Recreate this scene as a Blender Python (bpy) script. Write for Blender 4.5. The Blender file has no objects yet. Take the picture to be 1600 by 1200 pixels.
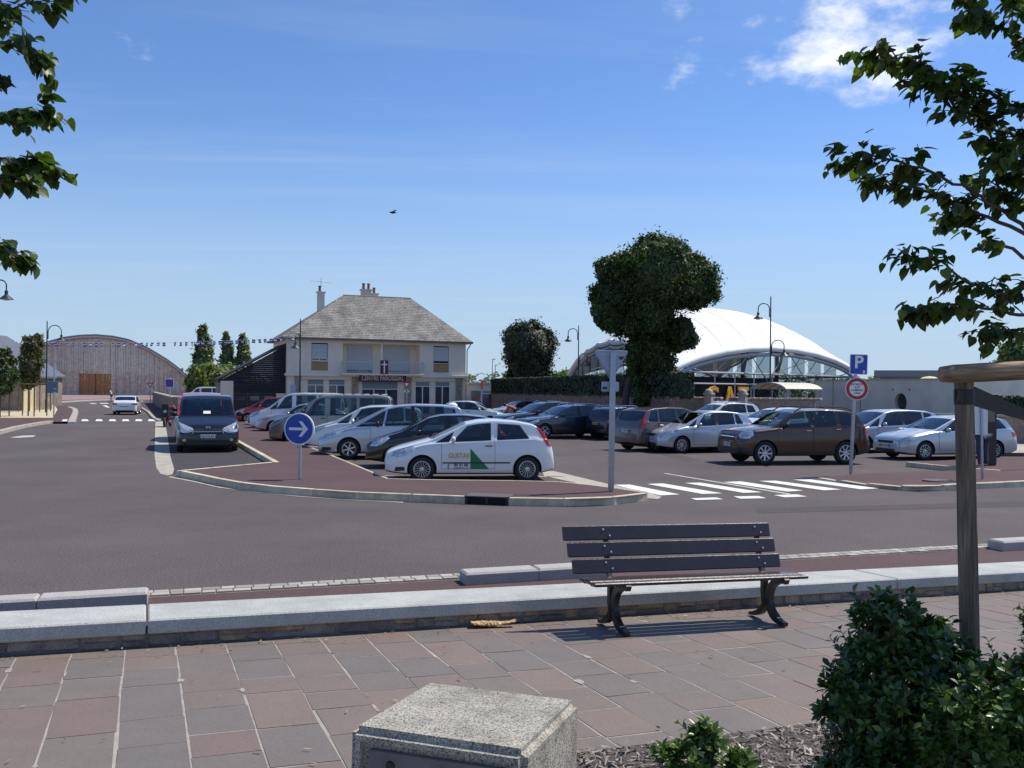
import bpy, bmesh, math, random
import numpy as np
from mathutils import Vector, Matrix, Euler
from math import radians as R, sin, cos, pi, sqrt, atan2, tan
random.seed(7); np.random.seed(7)
sc = bpy.context.scene
COL = sc.collection
# ------------------------------------------------------------------ camera
F_PX, CAM_Z = 1430.0, 2.2
cam_d = bpy.data.cameras.new("camera"); cam_d.sensor_width = 36.0
cam_d.lens = F_PX/1600.0*36.0; cam_d.clip_start = 0.05; cam_d.clip_end = 4000
cam = bpy.data.objects.new("camera", cam_d); COL.objects.link(cam)
CR = (Euler((R(90.36), 0, 0)).to_matrix() @ Matrix.Rotation(R(0.5), 3, 'Z'))
cam.matrix_world = Matrix.Translation((0, 0, CAM_Z)) @ CR.to_4x4()
sc.camera = cam
# ------------------------------------------------------------------ world, sun, exposure
SUN_EL, SUN_BEYOND = 57.0, 27.0
w = bpy.data.worlds.new("World"); sc.world = w; w.use_nodes = True
wn, wl = w.node_tree.nodes, w.node_tree.links
wn.clear()
wo = wn.new("ShaderNodeOutputWorld"); bg = wn.new("ShaderNodeBackground")
sky = wn.new("ShaderNodeTexSky"); sky.sky_type = 'NISHITA'; sky.sun_disc = False
sky.sun_elevation = R(SUN_EL); sky.sun_rotation = R(90-SUN_BEYOND)
sky.air_density = 1.0; sky.dust_density = 0.0; sky.ozone_density = 1.6; sky.altitude = 0
bg.inputs[1].default_value = 0.115
SKY_NODES = (wn, wl, sky, bg, wo)
sun_d = bpy.data.lights.new("sun", 'SUN'); sun_d.energy = 4.9; sun_d.angle = R(0.53)
sun_d.color = (1.0, 0.945, 0.855)
sun = bpy.data.objects.new("sun", sun_d); COL.objects.link(sun)
SUN_DIR = Vector((cos(R(SUN_EL))*cos(R(SUN_BEYOND)), cos(R(SUN_EL))*sin(R(SUN_BEYOND)), sin(R(SUN_EL))))
sun.rotation_euler = SUN_DIR.to_track_quat('Z', 'Y').to_euler()
sun.location = (20, 10, 40)
sc.view_settings.view_transform = 'Standard'; sc.view_settings.look = 'None'
sc.view_settings.exposure = 0.0; sc.view_settings.gamma = 1.0
sc.view_settings.use_curve_mapping = False
sc.render.engine = 'CYCLES'
sc.cycles.max_bounces = 6; sc.cycles.transparent_max_bounces = 12
sc.cycles.use_denoising = True

# sky nodes: Nishita plus thin cirrus streaks everywhere and one heap of cumulus in the upper right
def build_sky():
    N = lambda t: wn.new(t)
    tc = N("ShaderNodeTexCoord"); sep = N("ShaderNodeSeparateXYZ"); wl.new(tc.outputs['Generated'], sep.inputs[0])
    def math_(op, a, b=None, c=None):
        m = N("ShaderNodeMath"); m.operation = op
        for k, v in enumerate((a, b, c)):
            if v is None: continue
            if isinstance(v, (int, float)): m.inputs[k].default_value = v
            else: wl.new(v, m.inputs[k])
        return m.outputs[0]
    zc = math_('MAXIMUM', sep.outputs[2], 0.03)
    px = math_('DIVIDE', sep.outputs[0], zc); py = math_('DIVIDE', sep.outputs[1], zc)
    cb = N("ShaderNodeCombineXYZ"); wl.new(px, cb.inputs[0]); wl.new(py, cb.inputs[1])
    mp = N("ShaderNodeMapping"); mp.inputs['Rotation'].default_value = (0, 0, R(12)); mp.inputs['Scale'].default_value = (0.16, 0.75, 1)
    wl.new(cb.outputs[0], mp.inputs[0])
    n1 = N("ShaderNodeTexNoise"); n1.inputs['Scale'].default_value = 1.1; n1.inputs['Detail'].default_value = 7; n1.inputs['Roughness'].default_value = 0.62; n1.inputs['Distortion'].default_value = 0.5
    wl.new(mp.outputs[0], n1.inputs['Vector'])
    r1 = N("ShaderNodeMapRange"); r1.inputs[1].default_value = 0.52; r1.inputs[2].default_value = 0.85; r1.inputs[4].default_value = 0.26
    wl.new(n1.outputs[0], r1.inputs[0])
    # streaks: a finer layer
    mp2 = N("ShaderNodeMapping"); mp2.inputs['Rotation'].default_value = (0, 0, R(-8)); mp2.inputs['Scale'].default_value = (0.10, 1.6, 1); mp2.inputs['Location'].default_value = (3.1, 1.7, 0)
    wl.new(cb.outputs[0], mp2.inputs[0])
    n2 = N("ShaderNodeTexNoise"); n2.inputs['Scale'].default_value = 0.9; n2.inputs['Detail'].default_value = 5; n2.inputs['Distortion'].default_value = 0.35
    wl.new(mp2.outputs[0], n2.inputs['Vector'])
    r2 = N("ShaderNodeMapRange"); r2.inputs[1].default_value = 0.58; r2.inputs[2].default_value = 0.85; r2.inputs[4].default_value = 0.22
    wl.new(n2.outputs[0], r2.inputs[0])
    # cumulus: scattered heaps
    n3 = N("ShaderNodeTexNoise"); n3.inputs['Scale'].default_value = 7.0; n3.inputs['Detail'].default_value = 9; n3.inputs['Roughness'].default_value = 0.6
    mp3 = N("ShaderNodeMapping"); mp3.inputs['Scale'].default_value = (1, 1, 1.9)
    wl.new(tc.outputs['Generated'], mp3.inputs[0]); wl.new(mp3.outputs[0], n3.inputs['Vector'])
    cd = (CR @ Vector((560, 680, -F_PX))).normalized()
    dp = N("ShaderNodeVectorMath"); dp.operation = 'DISTANCE'; wl.new(tc.outputs['Generated'], dp.inputs[0]); dp.inputs[1].default_value = cd
    near = N("ShaderNodeMapRange"); near.inputs[1].default_value = 0.26; near.inputs[2].default_value = 0.0; near.inputs[3].default_value = 0.0; near.inputs[4].default_value = 0.385
    wl.new(dp.outputs['Value'], near.inputs[0])
    s3 = math_('ADD', n3.outputs[0], near.outputs[0])
    r3 = N("ShaderNodeMapRange"); r3.interpolation_type = 'SMOOTHSTEP'; r3.inputs[1].default_value = 0.70; r3.inputs[2].default_value = 0.93
    wl.new(s3, r3.inputs[0])
    ci = math_('ADD', r1.outputs[0], r2.outputs[0])
    tint = N("ShaderNodeMixRGB"); tint.blend_type = 'MULTIPLY'; tint.inputs[0].default_value = 1; tint.inputs[2].default_value = (.78, .98, 1.30, 1); wl.new(sky.outputs[0], tint.inputs[1])
    # pale summer haze low down
    hz_ = N("ShaderNodeMapRange"); hz_.interpolation_type = 'SMOOTHSTEP'; hz_.inputs[1].default_value = 0.30; hz_.inputs[2].default_value = 0.0; hz_.inputs[3].default_value = 0.0; hz_.inputs[4].default_value = .85; wl.new(sep.outputs[2], hz_.inputs[0])
    hm = N("ShaderNodeMixRGB"); wl.new(hz_.outputs[0], hm.inputs[0]); wl.new(tint.outputs[0], hm.inputs[1]); hm.inputs[2].default_value = (4.0, 5.2, 6.6, 1)
    m1 = N("ShaderNodeMixRGB"); wl.new(ci, m1.inputs[0]); wl.new(hm.outputs[0], m1.inputs[1]); m1.inputs[2].default_value = (6.0, 6.7, 7.6, 1)
    m2 = N("ShaderNodeMixRGB"); wl.new(r3.outputs[0], m2.inputs[0]); wl.new(m1.outputs[0], m2.inputs[1]); m2.inputs[2].default_value = (9.6, 9.8, 10.2, 1)
    wl.new(m2.outputs[0], bg.inputs[0]); wl.new(bg.outputs[0], wo.inputs[0])
build_sky()

# ------------------------------------------------------------------ pixel <-> world
def ray(px, py): return CR @ Vector((px-800.0, 600.0-py, -F_PX))
def G(px, py, z=0.0):
    d = ray(px, py); t = (z-CAM_Z)/d.z
    return Vector((d.x*t, d.y*t, z))
def P(px, py, Y):
    d = ray(px, py); t = Y/d.y
    return Vector((d.x*t, Y, CAM_Z+d.z*t))
# the paved square is a plane that falls gently away from the photographer
PN = CR @ Vector((0.0186, 1.0, -0.0511)).normalized(); PN.normalize()
PD = 1.77
def GP(px, py, h=0.0):
    d = ray(px, py); t = -(PD-h)/d.dot(PN)
    return Vector((0, 0, CAM_Z)) + d*t
def plaza_z(x, y):   # height of the square at x, y
    return CAM_Z + (-PD - PN.x*x - PN.y*y)/PN.z
WA, WB_ = GP(0, 1026), GP(1600, 922)
U = (WB_-WA); U.normalize()
V = PN.cross(U); V.normalize()
if V.y < 0: V = -V
def PL(u, v, h=0.0): return WA + U*u + V*v + PN*h     # square coordinates: u along the wall, v away from the camera
UA = atan2(U.y, U.x)

# ------------------------------------------------------------------ object helpers
def tag(o, label=None, cat=None, group=None, kind=None):
    if label: o['label'] = label
    if cat: o['category'] = cat
    if group: o['group'] = group
    if kind: o['kind'] = kind
    return o
def thing(name, label, cat, loc=(0, 0, 0), rz=0.0, group=None):
    o = bpy.data.objects.new(name, None); COL.objects.link(o)
    o.location = loc; o.rotation_euler = (0, 0, rz); o.empty_display_size = 0.1
    return tag(o, label, cat, group)
def link_mesh(name, me, parent=None, loc=None, rz=None):
    o = bpy.data.objects.new(name, me); COL.objects.link(o)
    if parent is not None: o.parent = parent
    if loc is not None: o.location = loc
    if rz is not None: o.rotation_euler = (0, 0, rz)
    return o
def children(o): return [c for c in COL.objects if c.parent == o]
def copy_tree(root, loc, rz, swap=None, label=None, group=None):
    def cp(o, parent, kids):
        c = o.copy(); COL.objects.link(c); c.parent = parent
        if swap and o.type == 'MESH':
            for i, s in enumerate(c.material_slots):
                if s.material and s.material.name in swap:
                    nm_ = swap[s.material.name]; s.link = 'OBJECT'; s.material = nm_
        for k in kids.get(o, ()): cp(k, c, kids)
        return c
    kids = {}
    for o in COL.objects:
        if o.parent: kids.setdefault(o.parent, []).append(o)
    c = cp(root, None, kids)
    c.location = loc; c.rotation_euler = (0, 0, rz)
    if label: c['label'] = label
    if group: c['group'] = group
    return c

class MB:
    def __init__(s): s.v, s.f, s.m, s.mi = [], [], [], 0
    def mat(s, i): s.mi = i; return s
    def face(s, pts):
        b = len(s.v); s.v += [tuple(p) for p in pts]; s.f.append(tuple(range(b, b+len(pts)))); s.m.append(s.mi)
        return s
    def add(s, vs, fs):
        b = len(s.v); s.v += [tuple(p) for p in vs]
        for f in fs: s.f.append(tuple(b+i for i in f)); s.m.append(s.mi)
        return s
    def box(s, c, d, rz=0.0, M=None, bev=0.0):
        cx, cy, cz = c; hx, hy, hz = d[0]/2, d[1]/2, d[2]/2
        if bev > 0:
            b = min(bev, hx*.9, hy*.9, hz*.9); vs = []
            for z, k in ((-hz, b), (-hz+b, 0), (hz-b, 0), (hz, b)):
                vs += [(-hx+k, -hy+k, z), (hx-k, -hy+k, z), (hx-k, hy-k, z), (-hx+k, hy-k, z)]
            fs = [(3, 2, 1, 0)]
            for r in range(3):
                for i in range(4):
                    j = (i+1) % 4; fs.append((r*4+i, r*4+j, r*4+4+j, r*4+4+i))
            fs.append((12, 13, 14, 15))
        else:
            vs = [(x, y, z) for z in (-hz, hz) for x, y in ((-hx, -hy), (hx, -hy), (hx, hy), (-hx, hy))]
            fs = [(3, 2, 1, 0), (4, 5, 6, 7), (0, 1, 5, 4), (1, 2, 6, 5), (2, 3, 7, 6), (3, 0, 4, 7)]
        ca, sa = cos(rz), sin(rz)
        out = []
        for x, y, z in vs:
            p = Vector((cx+x*ca-y*sa, cy+x*sa+y*ca, cz+z))
            out.append(M @ p if M else p)
        return s.add(out, fs)
    def tube(s, pts, r, n=8, cap=True, r2=None):
        pts = [Vector(p) for p in pts]; N = len(pts); vs, fs = [], []
        t0 = (pts[1]-pts[0]).normalized()
        up = Vector((0, 0, 1)) if abs(t0.z) < .9 else Vector((1, 0, 0))
        nrm = t0.cross(up).normalized()
        for i, p in enumerate(pts):
            t = (pts[min(i+1, N-1)]-pts[max(i-1, 0)]).normalized()
            nrm = (nrm-t*nrm.dot(t)).normalized(); bn = t.cross(nrm)
            rr = r if not isinstance(r, (list, tuple)) else r[i]
            if r2 is not None: rr = r+(r2-r)*i/(N-1)
            for k in range(n):
                a = 2*pi*k/n; vs.append(p+nrm*cos(a)*rr+bn*sin(a)*rr)
        for i in range(N-1):
            for k in range(n):
                a, b = i*n+k, i*n+(k+1) % n; fs.append((a, b, b+n, a+n))
        if cap: fs.append(tuple(range(n-1, -1, -1))); fs.append(tuple((N-1)*n+k for k in range(n)))
        return s.add(vs, fs)
    def lathe(s, prof, n=24, M=None, closed=False):
        vs, fs = [], []
        for r, z in prof:
            for k in range(n):
                a = 2*pi*k/n; p = Vector((r*cos(a), r*sin(a), z)); vs.append(M @ p if M else p)
        m = len(prof)
        for i in range(m if closed else m-1):
            i2 = (i+1) % m
            for k in range(n):
                k2 = (k+1) % n; fs.append((i*n+k, i*n+k2, i2*n+k2, i2*n+k))
        return s.add(vs, fs)
    def prism(s, poly, z0, z1, M=None):
        n = len(poly); vs = [Vector((x, y, z0)) for x, y in poly]+[Vector((x, y, z1)) for x, y in poly]
        if M: vs = [M @ v for v in vs]
        fs = [tuple(range(n-1, -1, -1)), tuple(range(n, 2*n))]+[(i, (i+1) % n, n+(i+1) % n, n+i) for i in range(n)]
        return s.add(vs, fs)
    def mesh(s, name, mats, smooth=False, angle=None):
        me = bpy.data.meshes.new(name); me.from_pydata(s.v, [], s.f)
        for m in (mats if isinstance(mats, (list, tuple)) else [mats]): me.materials.append(m)
        if any(s.m): me.polygons.foreach_set('material_index', s.m)
        if smooth: smooth_mesh(me, angle)
        me.update(); return me
    def build(s, name, mats, parent=None, smooth=False, angle=None, loc=None, rz=None, merge=False):
        me = s.mesh(name, mats, False)
        if merge:
            bm = bmesh.new(); bm.from_mesh(me); bmesh.ops.remove_doubles(bm, verts=bm.verts, dist=1e-4)
            bmesh.ops.recalc_face_normals(bm, faces=bm.faces); bm.to_mesh(me); bm.free()
        if smooth: smooth_mesh(me, angle)
        return link_mesh(name, me, parent, loc, rz)
def smooth_mesh(me, angle=None):
    me.polygons.foreach_set('use_smooth', [True]*len(me.polygons))
    try: me.set_sharp_from_angle(angle=R(angle if angle else 35))
    except Exception: pass
def np_mesh(name, V_, F_, mats, mi=None, smooth=False):
    V_ = np.asarray(V_, dtype=np.float32); F_ = np.asarray(F_, dtype=np.int32); k = F_.shape[1]
    me = bpy.data.meshes.new(name); me.vertices.add(len(V_)); me.vertices.foreach_set('co', V_.ravel())
    me.loops.add(F_.size); me.loops.foreach_set('vertex_index', F_.ravel())
    me.polygons.add(len(F_)); me.polygons.foreach_set('loop_start', np.arange(0, F_.size, k, dtype=np.int32))
    for m in (mats if isinstance(mats, (list, tuple)) else [mats]): me.materials.append(m)
    if mi is not None: me.polygons.foreach_set('material_index', np.asarray(mi, dtype=np.int32))
    if smooth: me.polygons.foreach_set('use_smooth', [True]*len(F_))
    me.update(calc_edges=True); return me

# ------------------------------------------------------------------ materials
MATS = {}
def mat(name, col, rough=0.6, metal=0.0, var=0.0, vscale=3.0, bump=0.0, bscale=60.0, coat=0.0, col2=None, stops=None, spec=0.5, obj_var=0.0, speck=0.0, sscale=200.0, coords='Object', trans=0.0, bdist=0.02, stretch=None):
    """Principled material; var = soft blotches, speck = fine grain, obj_var = each object a little different"""
    if name in MATS: return MATS[name]
    m = bpy.data.materials.new(name); m.use_nodes = True; nt = m.node_tree; b = nt.nodes['Principled BSDF']
    b.inputs['Roughness'].default_value = rough; b.inputs['Metallic'].default_value = metal
    b.inputs['Specular IOR Level'].default_value = spec
    b.inputs['Coat Weight'].default_value = coat; b.inputs['Coat Roughness'].default_value = 0.03
    c = tuple(col)+(1,)
    b.inputs['Base Color'].default_value = c
    tc = nt.nodes.new('ShaderNodeTexCoord'); vec = tc.outputs['Object' if coords == 'World' else coords]
    if coords == 'World':
        g = nt.nodes.new('ShaderNodeNewGeometry'); vec = g.outputs['Position']
    if stretch:
        mpn = nt.nodes.new('ShaderNodeMapping'); mpn.inputs['Scale'].default_value = stretch; nt.links.new(vec, mpn.inputs[0]); vec = mpn.outputs[0]
    cur = None
    if var > 0 or col2:
        n = nt.nodes.new('ShaderNodeTexNoise'); n.inputs['Scale'].default_value = vscale; n.inputs['Detail'].default_value = 8; n.inputs['Roughness'].default_value = 0.65
        nt.links.new(vec, n.inputs['Vector'])
        rp = nt.nodes.new('ShaderNodeValToRGB'); nt.links.new(n.outputs[0], rp.inputs[0])
        a = tuple(max(0, x*(1-var)) for x in col)+(1,); d = (tuple(col2) if col2 else tuple(min(1, x*(1+var)) for x in col))+(1,)
        rp.color_ramp.elements[0].position = 0.32; rp.color_ramp.elements[1].position = 0.68
        rp.color_ramp.elements[0].color = a if not col2 else c; rp.color_ramp.elements[1].color = d
        cur = rp.outputs[0]
    def mul(src, valsock, lo, hi):
        mr = nt.nodes.new('ShaderNodeMapRange'); mr.inputs[3].default_value = lo; mr.inputs[4].default_value = hi
        nt.links.new(valsock, mr.inputs[0])
        mx = nt.nodes.new('ShaderNodeMixRGB'); mx.blend_type = 'MULTIPLY'; mx.inputs[0].default_value = 1
        if src is None: mx.inputs[1].default_value = c
        else: nt.links.new(src, mx.inputs[1])
        nt.links.new(mr.outputs[0], mx.inputs[2]); return mx.outputs[0], mr
    if speck > 0:
        n = nt.nodes.new('ShaderNodeTexNoise'); n.inputs['Scale'].default_value = sscale; n.inputs['Detail'].default_value = 3
        nt.links.new(vec, n.inputs['Vector'])
        cur, mr = mul(cur, n.outputs[0], 1-speck, 1+speck); mr.inputs[1].default_value = .3; mr.inputs[2].default_value = .7
    if obj_var > 0:
        oi = nt.nodes.new('ShaderNodeObjectInfo'); cur, _ = mul(cur, oi.outputs['Random'], 1-obj_var, 1+obj_var)
    if stops:
        oi = nt.nodes.new('ShaderNodeObjectInfo'); rp = nt.nodes.new('ShaderNodeValToRGB'); nt.links.new(oi.outputs['Random'], rp.inputs[0])
        rp.color_ramp.interpolation = 'CONSTANT'
        for i, s_ in enumerate(stops):
            e = rp.color_ramp.elements[0] if i == 0 else rp.color_ramp.elements.new(i/len(stops))
            e.position = i/len(stops); e.color = tuple(s_)+(1,)
        mx = nt.nodes.new('ShaderNodeMixRGB'); mx.blend_type = 'MULTIPLY'; mx.inputs[0].default_value = 1
        nt.links.new(rp.outputs[0], mx.inputs[1])
        if cur: nt.links.new(cur, mx.inputs[2])
        else: mx.inputs[2].default_value = c
        cur = mx.outputs[0]
    if cur: nt.links.new(cur, b.inputs['Base Color'])
    if bump > 0:
        n = nt.nodes.new('ShaderNodeTexNoise'); n.inputs['Scale'].default_value = bscale; n.inputs['Detail'].default_value = 6
        nt.links.new(vec, n.inputs['Vector'])
        bp = nt.nodes.new('ShaderNodeBump'); bp.inputs['Strength'].default_value = bump; bp.inputs['Distance'].default_value = bdist
        nt.links.new(n.outputs[0], bp.inputs['Height']); nt.links.new(bp.outputs[0], b.inputs['Normal'])
    if trans > 0: b.inputs['Transmission Weight'].default_value = trans
    MATS[name] = m; return m
def leaf_mat(name, c1, c2, c3, transl=0.35, rough=0.45, scale=2.5):
    if name in MATS: return MATS[name]
    m = bpy.data.materials.new(name); m.use_nodes = True; nt = m.node_tree; b = nt.nodes['Principled BSDF']
    g = nt.nodes.new('ShaderNodeNewGeometry')
    rp = nt.nodes.new('ShaderNodeValToRGB'); nt.links.new(g.outputs['Random Per Island'], rp.inputs[0])
    rp.color_ramp.elements[0].color = tuple(c1)+(1,); rp.color_ramp.elements[1].color = tuple(c3)+(1,)
    e = rp.color_ramp.elements.new(0.55); e.color = tuple(c2)+(1,)
    n = nt.nodes.new('ShaderNodeTexNoise'); n.inputs['Scale'].default_value = scale; nt.links.new(g.outputs['Position'], n.inputs['Vector'])
    mr = nt.nodes.new('ShaderNodeMapRange'); mr.inputs[1].default_value = .3; mr.inputs[2].default_value = .7; mr.inputs[3].default_value = .75; mr.inputs[4].default_value = 1.3
    nt.links.new(n.outputs[0], mr.inputs[0])
    mx = nt.nodes.new('ShaderNodeMixRGB'); mx.blend_type = 'MULTIPLY'; mx.inputs[0].default_value = 1
    nt.links.new(rp.outputs[0], mx.inputs[1]); nt.links.new(mr.outputs[0], mx.inputs[2])
    nt.links.new(mx.outputs[0], b.inputs['Base Color']); b.inputs['Roughness'].default_value = rough
    t = nt.nodes.new('ShaderNodeBsdfTranslucent'); 
    mc = nt.nodes.new('ShaderNodeMixRGB'); mc.blend_type = 'MULTIPLY'; mc.inputs[0].default_value = 1; mc.inputs[2].default_value = (1.3, 1.5, .5, 1)
    nt.links.new(mx.outputs[0], mc.inputs[1]); nt.links.new(mc.outputs[0], t.inputs[0])
    ms = nt.nodes.new('ShaderNodeMixShader'); ms.inputs[0].default_value = transl
    nt.links.new(b.outputs[0], ms.inputs[1]); nt.links.new(t.outputs[0], ms.inputs[2])
    nt.links.new(ms.outputs[0], nt.nodes['Material Output'].inputs[0])
    MATS[name] = m; return m
def text_mesh(s, size, depth=0.0, align='CENTER', bold=0.0, spacing=1.0):
    cu = bpy.data.curves.new('text', 'FONT'); cu.body = s; cu.size = size; cu.extrude = depth; cu.align_x = align; cu.align_y = 'CENTER'
    cu.offset = bold; cu.space_character = spacing
    cu.resolution_u = 4
    o = bpy.data.objects.new('text', cu); COL.objects.link(o)
    dg = bpy.context.evaluated_depsgraph_get(); dg.update()
    me = bpy.data.meshes.new_from_object(o.evaluated_get(dg)); bpy.data.objects.remove(o); bpy.data.curves.remove(cu)
    me.materials.clear(); return me
def put_text(name, s, size, m, parent, M, depth=0.002, bold=0.0, sx=1.0, spacing=1.0):
    me = text_mesh(s, size, depth, bold=bold, spacing=spacing); me.transform(Matrix.Diagonal((sx, 1, 1, 1))); me.transform(M); me.materials.append(m)
    return link_mesh(name, me, parent)
def basis(origin, xdir, ydir):
    x = Vector(xdir).normalized(); y = Vector(ydir); y = (y-x*y.dot(x)).normalized(); z = x.cross(y)
    M = Matrix((x, y, z)).transposed().to_4x4(); M.translation = Vector(origin); return M
# ================================================================== MATERIALS
M_asphalt = mat('asphalt', (.104, .086, .082), .9, var=.17, vscale=.28, speck=.42, sscale=38, bump=.35, bscale=90, coords='World', spec=.3)
M_bay = mat('asphalt_dark', (.060, .054, .053), .9, var=.14, vscale=.8, speck=.38, sscale=55, bump=.35, bscale=90, coords='World', spec=.3)
M_red = mat('red_asphalt', (.100, .063, .060), .9, var=.12, vscale=.5, speck=.35, sscale=60, bump=.4, bscale=90, coords='World', spec=.3)
M_pink = mat('pink_paving', (.30, .19, .17), .9, var=.1, vscale=.3, coords='World')
M_kerb = mat('kerb_concrete', (.55, .48, .345), .85, var=.22, vscale=5, speck=.25, sscale=90, bump=.3, bscale=60, obj_var=.14, coords='World')
M_pale = mat('pale_concrete', (.40, .36, .29), .85, var=.22, vscale=2.2, speck=.22, sscale=70, bump=.3, coords='World')
M_white = mat('road_paint', (.72, .71, .68), .7, var=.12, vscale=4, speck=.18, sscale=40, coords='World')
M_wornpaint = mat('worn_road_paint', (.34, .29, .29), .8, var=.35, vscale=6, col2=(.62, .60, .58), coords='World')
M_granite = mat('granite_kerb', (.40, .375, .345), .8, var=.08, vscale=4, speck=.35, sscale=140, bump=.25, coords='World')
M_coping = mat('coping_stone', (.405, .41, .375), .8, var=.17, vscale=2.2, speck=.26, sscale=90, bump=.3, bscale=70, obj_var=.05, coords='World')
M_rubble = mat('rubble_stone', (.26, .22, .18), .9, var=.3, vscale=9, speck=.3, sscale=90, bump=.5, bscale=40, coords='World', stops=[(1, 1, 1), (.75, .75, .8), (1.3, 1.1, .8), (.9, .85, .8), (.65, .63, .66), (1.1, 1.1, 1.1)])
M_mortar = mat('mortar', (.33, .30, .26), .95, var=.2, vscale=6, speck=.2, sscale=120, coords='World')
M_mortar_d = mat('wall_mortar', (.20, .18, .17), .95, var=.25, vscale=6, speck=.2, sscale=120, coords='World')
M_stone = mat('sandstone_slab', (1, 1, 1), .72, var=.13, vscale=3.2, speck=.16, sscale=160, bump=.35, bscale=28, coords='World', bdist=.012,
              stops=[(.192, .146, .124), (.176, .144, .122), (.194, .150, .124), (.165, .142, .122), (.182, .146, .120), (.188, .137, .116), (.178, .148, .124), (.204, .156, .124), (.168, .144, .124), (.186, .143, .119), (.166, .142, .122), (.180, .148, .122), (.158, .138, .121)])
M_sett = mat('sett_stone', (.36, .33, .28), .85, speck=.25, sscale=120, obj_var=.28, bump=.3, coords='World')
M_soil = mat('soil', (.075, .060, .050), .95, var=.4, vscale=12, bump=.6, bscale=40, coords='World')
M_grass = mat('grass_land', (.09, .12, .04), .95, var=.3, vscale=.3, coords='World')
M_gravel = mat('yellow_gravel', (.55, .46, .30), .95, var=.2, vscale=2, speck=.3, sscale=30, bump=.6, bscale=30, coords='World')
M_iron = mat('cast_iron', (.035, .033, .034), .6, metal=.3, speck=.2, coords='World')
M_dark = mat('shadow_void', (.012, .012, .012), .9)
M_galv = mat('galvanised_steel', (.42, .44, .48), .45, metal=.55, var=.12, vscale=9)
M_signback = mat('sign_back_grey', (.36, .40, .50), .5, metal=.25, var=.06, vscale=5)

# ================================================================== GROUND
def sheet(name, pts, m, kind='structure', z=None, parent=None):
    mb = MB(); mb.face([(p[0], p[1], p[2] if z is None else z) for p in pts])
    me = mb.mesh(name, m)
    bm = bmesh.new(); bm.from_mesh(me); bmesh.ops.triangulate(bm, faces=bm.faces)
    for f in bm.faces:
        f.normal_update()
        if f.normal.z < 0: f.normal_flip()
    bm.to_mesh(me); bm.free()
    o = link_mesh(name, me, parent)
    if parent is None: o['kind'] = kind
    return o
BV = .30            # v of the rear side of the low wall
wl_, wr_ = PL(-70, BV), PL(90, BV)
sheet('ground', [(wl_.x, wl_.y, 0), (wr_.x, wr_.y, 0), (1800, 300, 0), (1800, 2600, 0), (-1800, 2600, 0), (-1800, 300, 0)], M_grass, z=-.03)
sheet('road', [(wl_.x, wl_.y, 0), (wr_.x, wr_.y, 0), (110, 120, 0), (60, 175, 0), (-190, 235, 0), (-150, 60, 0)], M_asphalt, z=0)
sheet('pavement', [G(-180, 623), G(60, 626.5), G(250, 620.5), G(420, 618.5), G(420, 612), G(-180, 612)], M_pink, z=.012)
# dark laid patch in the parking bay beside the pale strip
sheet('parking_bay', [G(268, 742), G(428, 722), G(372, 690), G(300, 643), G(246, 643), G(262, 690)], M_bay, z=.004)
sheet('concrete_strip', [G(*p) for p in [(243, 655), (257, 655), (262, 684), (266, 712), (272, 733), (270, 741), (262, 743.5), (251, 741), (244, 731), (241.5, 712), (242, 690)]], M_pale, z=.008)
sheet('concrete_gutter', [G(*p) for p in [(846, 735), (866, 736.5), (960, 759), (1010, 769), (1034, 777), (1028, 780.5), (1010, 779), (975, 769), (935, 763), (850, 744)]], M_pale, z=.008)

def kerb_line(name, pts, label=None, h=.15, wd=.15, length=1.0, m=None, skip=(), parent=None, gap=.028, base=-.05, hs=None):
    """kerb stones laid end to end along a world polyline that is their outer face; one object each"""
    pts = [Vector((p[0], p[1], 0)) for p in pts]
    cum = [0]
    for a, b in zip(pts, pts[1:]): cum.append(cum[-1]+(b-a).length)
    def at(s):
        s = max(0, min(cum[-1], s))
        for i in range(len(pts)-1):
            if s <= cum[i+1]+1e-9:
                return pts[i].lerp(pts[i+1], (s-cum[i])/max(1e-9, cum[i+1]-cum[i]))
        return pts[-1]
    n = max(1, round(cum[-1]/length)); L = cum[-1]/n
    joint = MB(); out = []
    for i in range(n):
        if i in skip: continue
        a, b = at(i*L), at((i+1)*L); d = (b-a); l = d.length; ang = atan2(d.y, d.x)
        d.normalize(); nn = Vector((-d.y, d.x, 0))
        c = (a+b)/2+nn*wd/2
        hh = h if hs is None else hs((i+.5)/n)
        mb = MB(); mb.box((0, 0, (hh+base)/2), (l-gap, wd, hh-base), bev=.014)
        o = mb.build('kerb_stone', m or M_kerb, parent, smooth=False); o.location = c; o.rotation_euler.z = ang; out.append(o)
        joint.box((c.x, c.y, (hh-.006+base)/2), (l, wd-.010, hh-.006-base), rz=ang)
    jo = joint.build('kerb_bed', mat('kerb_joint', (.68, .62, .50), .9), parent)
    return out

# ---- the traffic island with the blue arrow sign
isl_front = [(281, 736), (312, 742), (342, 748.5), (380, 755), (422, 759.5), (467, 763), (541, 768.5), (590, 770.5), (630, 772), (727, 775.6), (794, 778), (900, 779.5), (938, 778.5), (975, 775.5), (998, 772.8), (1012, 770.5)]
HI = .15
fr = [G(x, y, HI) for x, y in isl_front]
isl_in = [(1006, 769.5), (975, 765), (940, 760), (900, 755), (855, 751.5), (700, 750), (605, 748.5), (515, 711), (470, 694), (436, 680), (380, 657.5), (352, 646), (325, 640)]
bay_side = [(300, 646), (340, 671), (372, 690.5), (428, 722)]
island = sheet('traffic_island', [Vector((p.x, p.y, HI-.006)) for p in fr]+[G(x, y, HI-.006) for x, y in isl_in]+[G(x, y, HI-.006) for x, y in bay_side]+[G(281, 735.5, HI-.006)], M_red)
iL, iR = isl_front.index((727, 775.6)), isl_front.index((794, 778))
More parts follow.
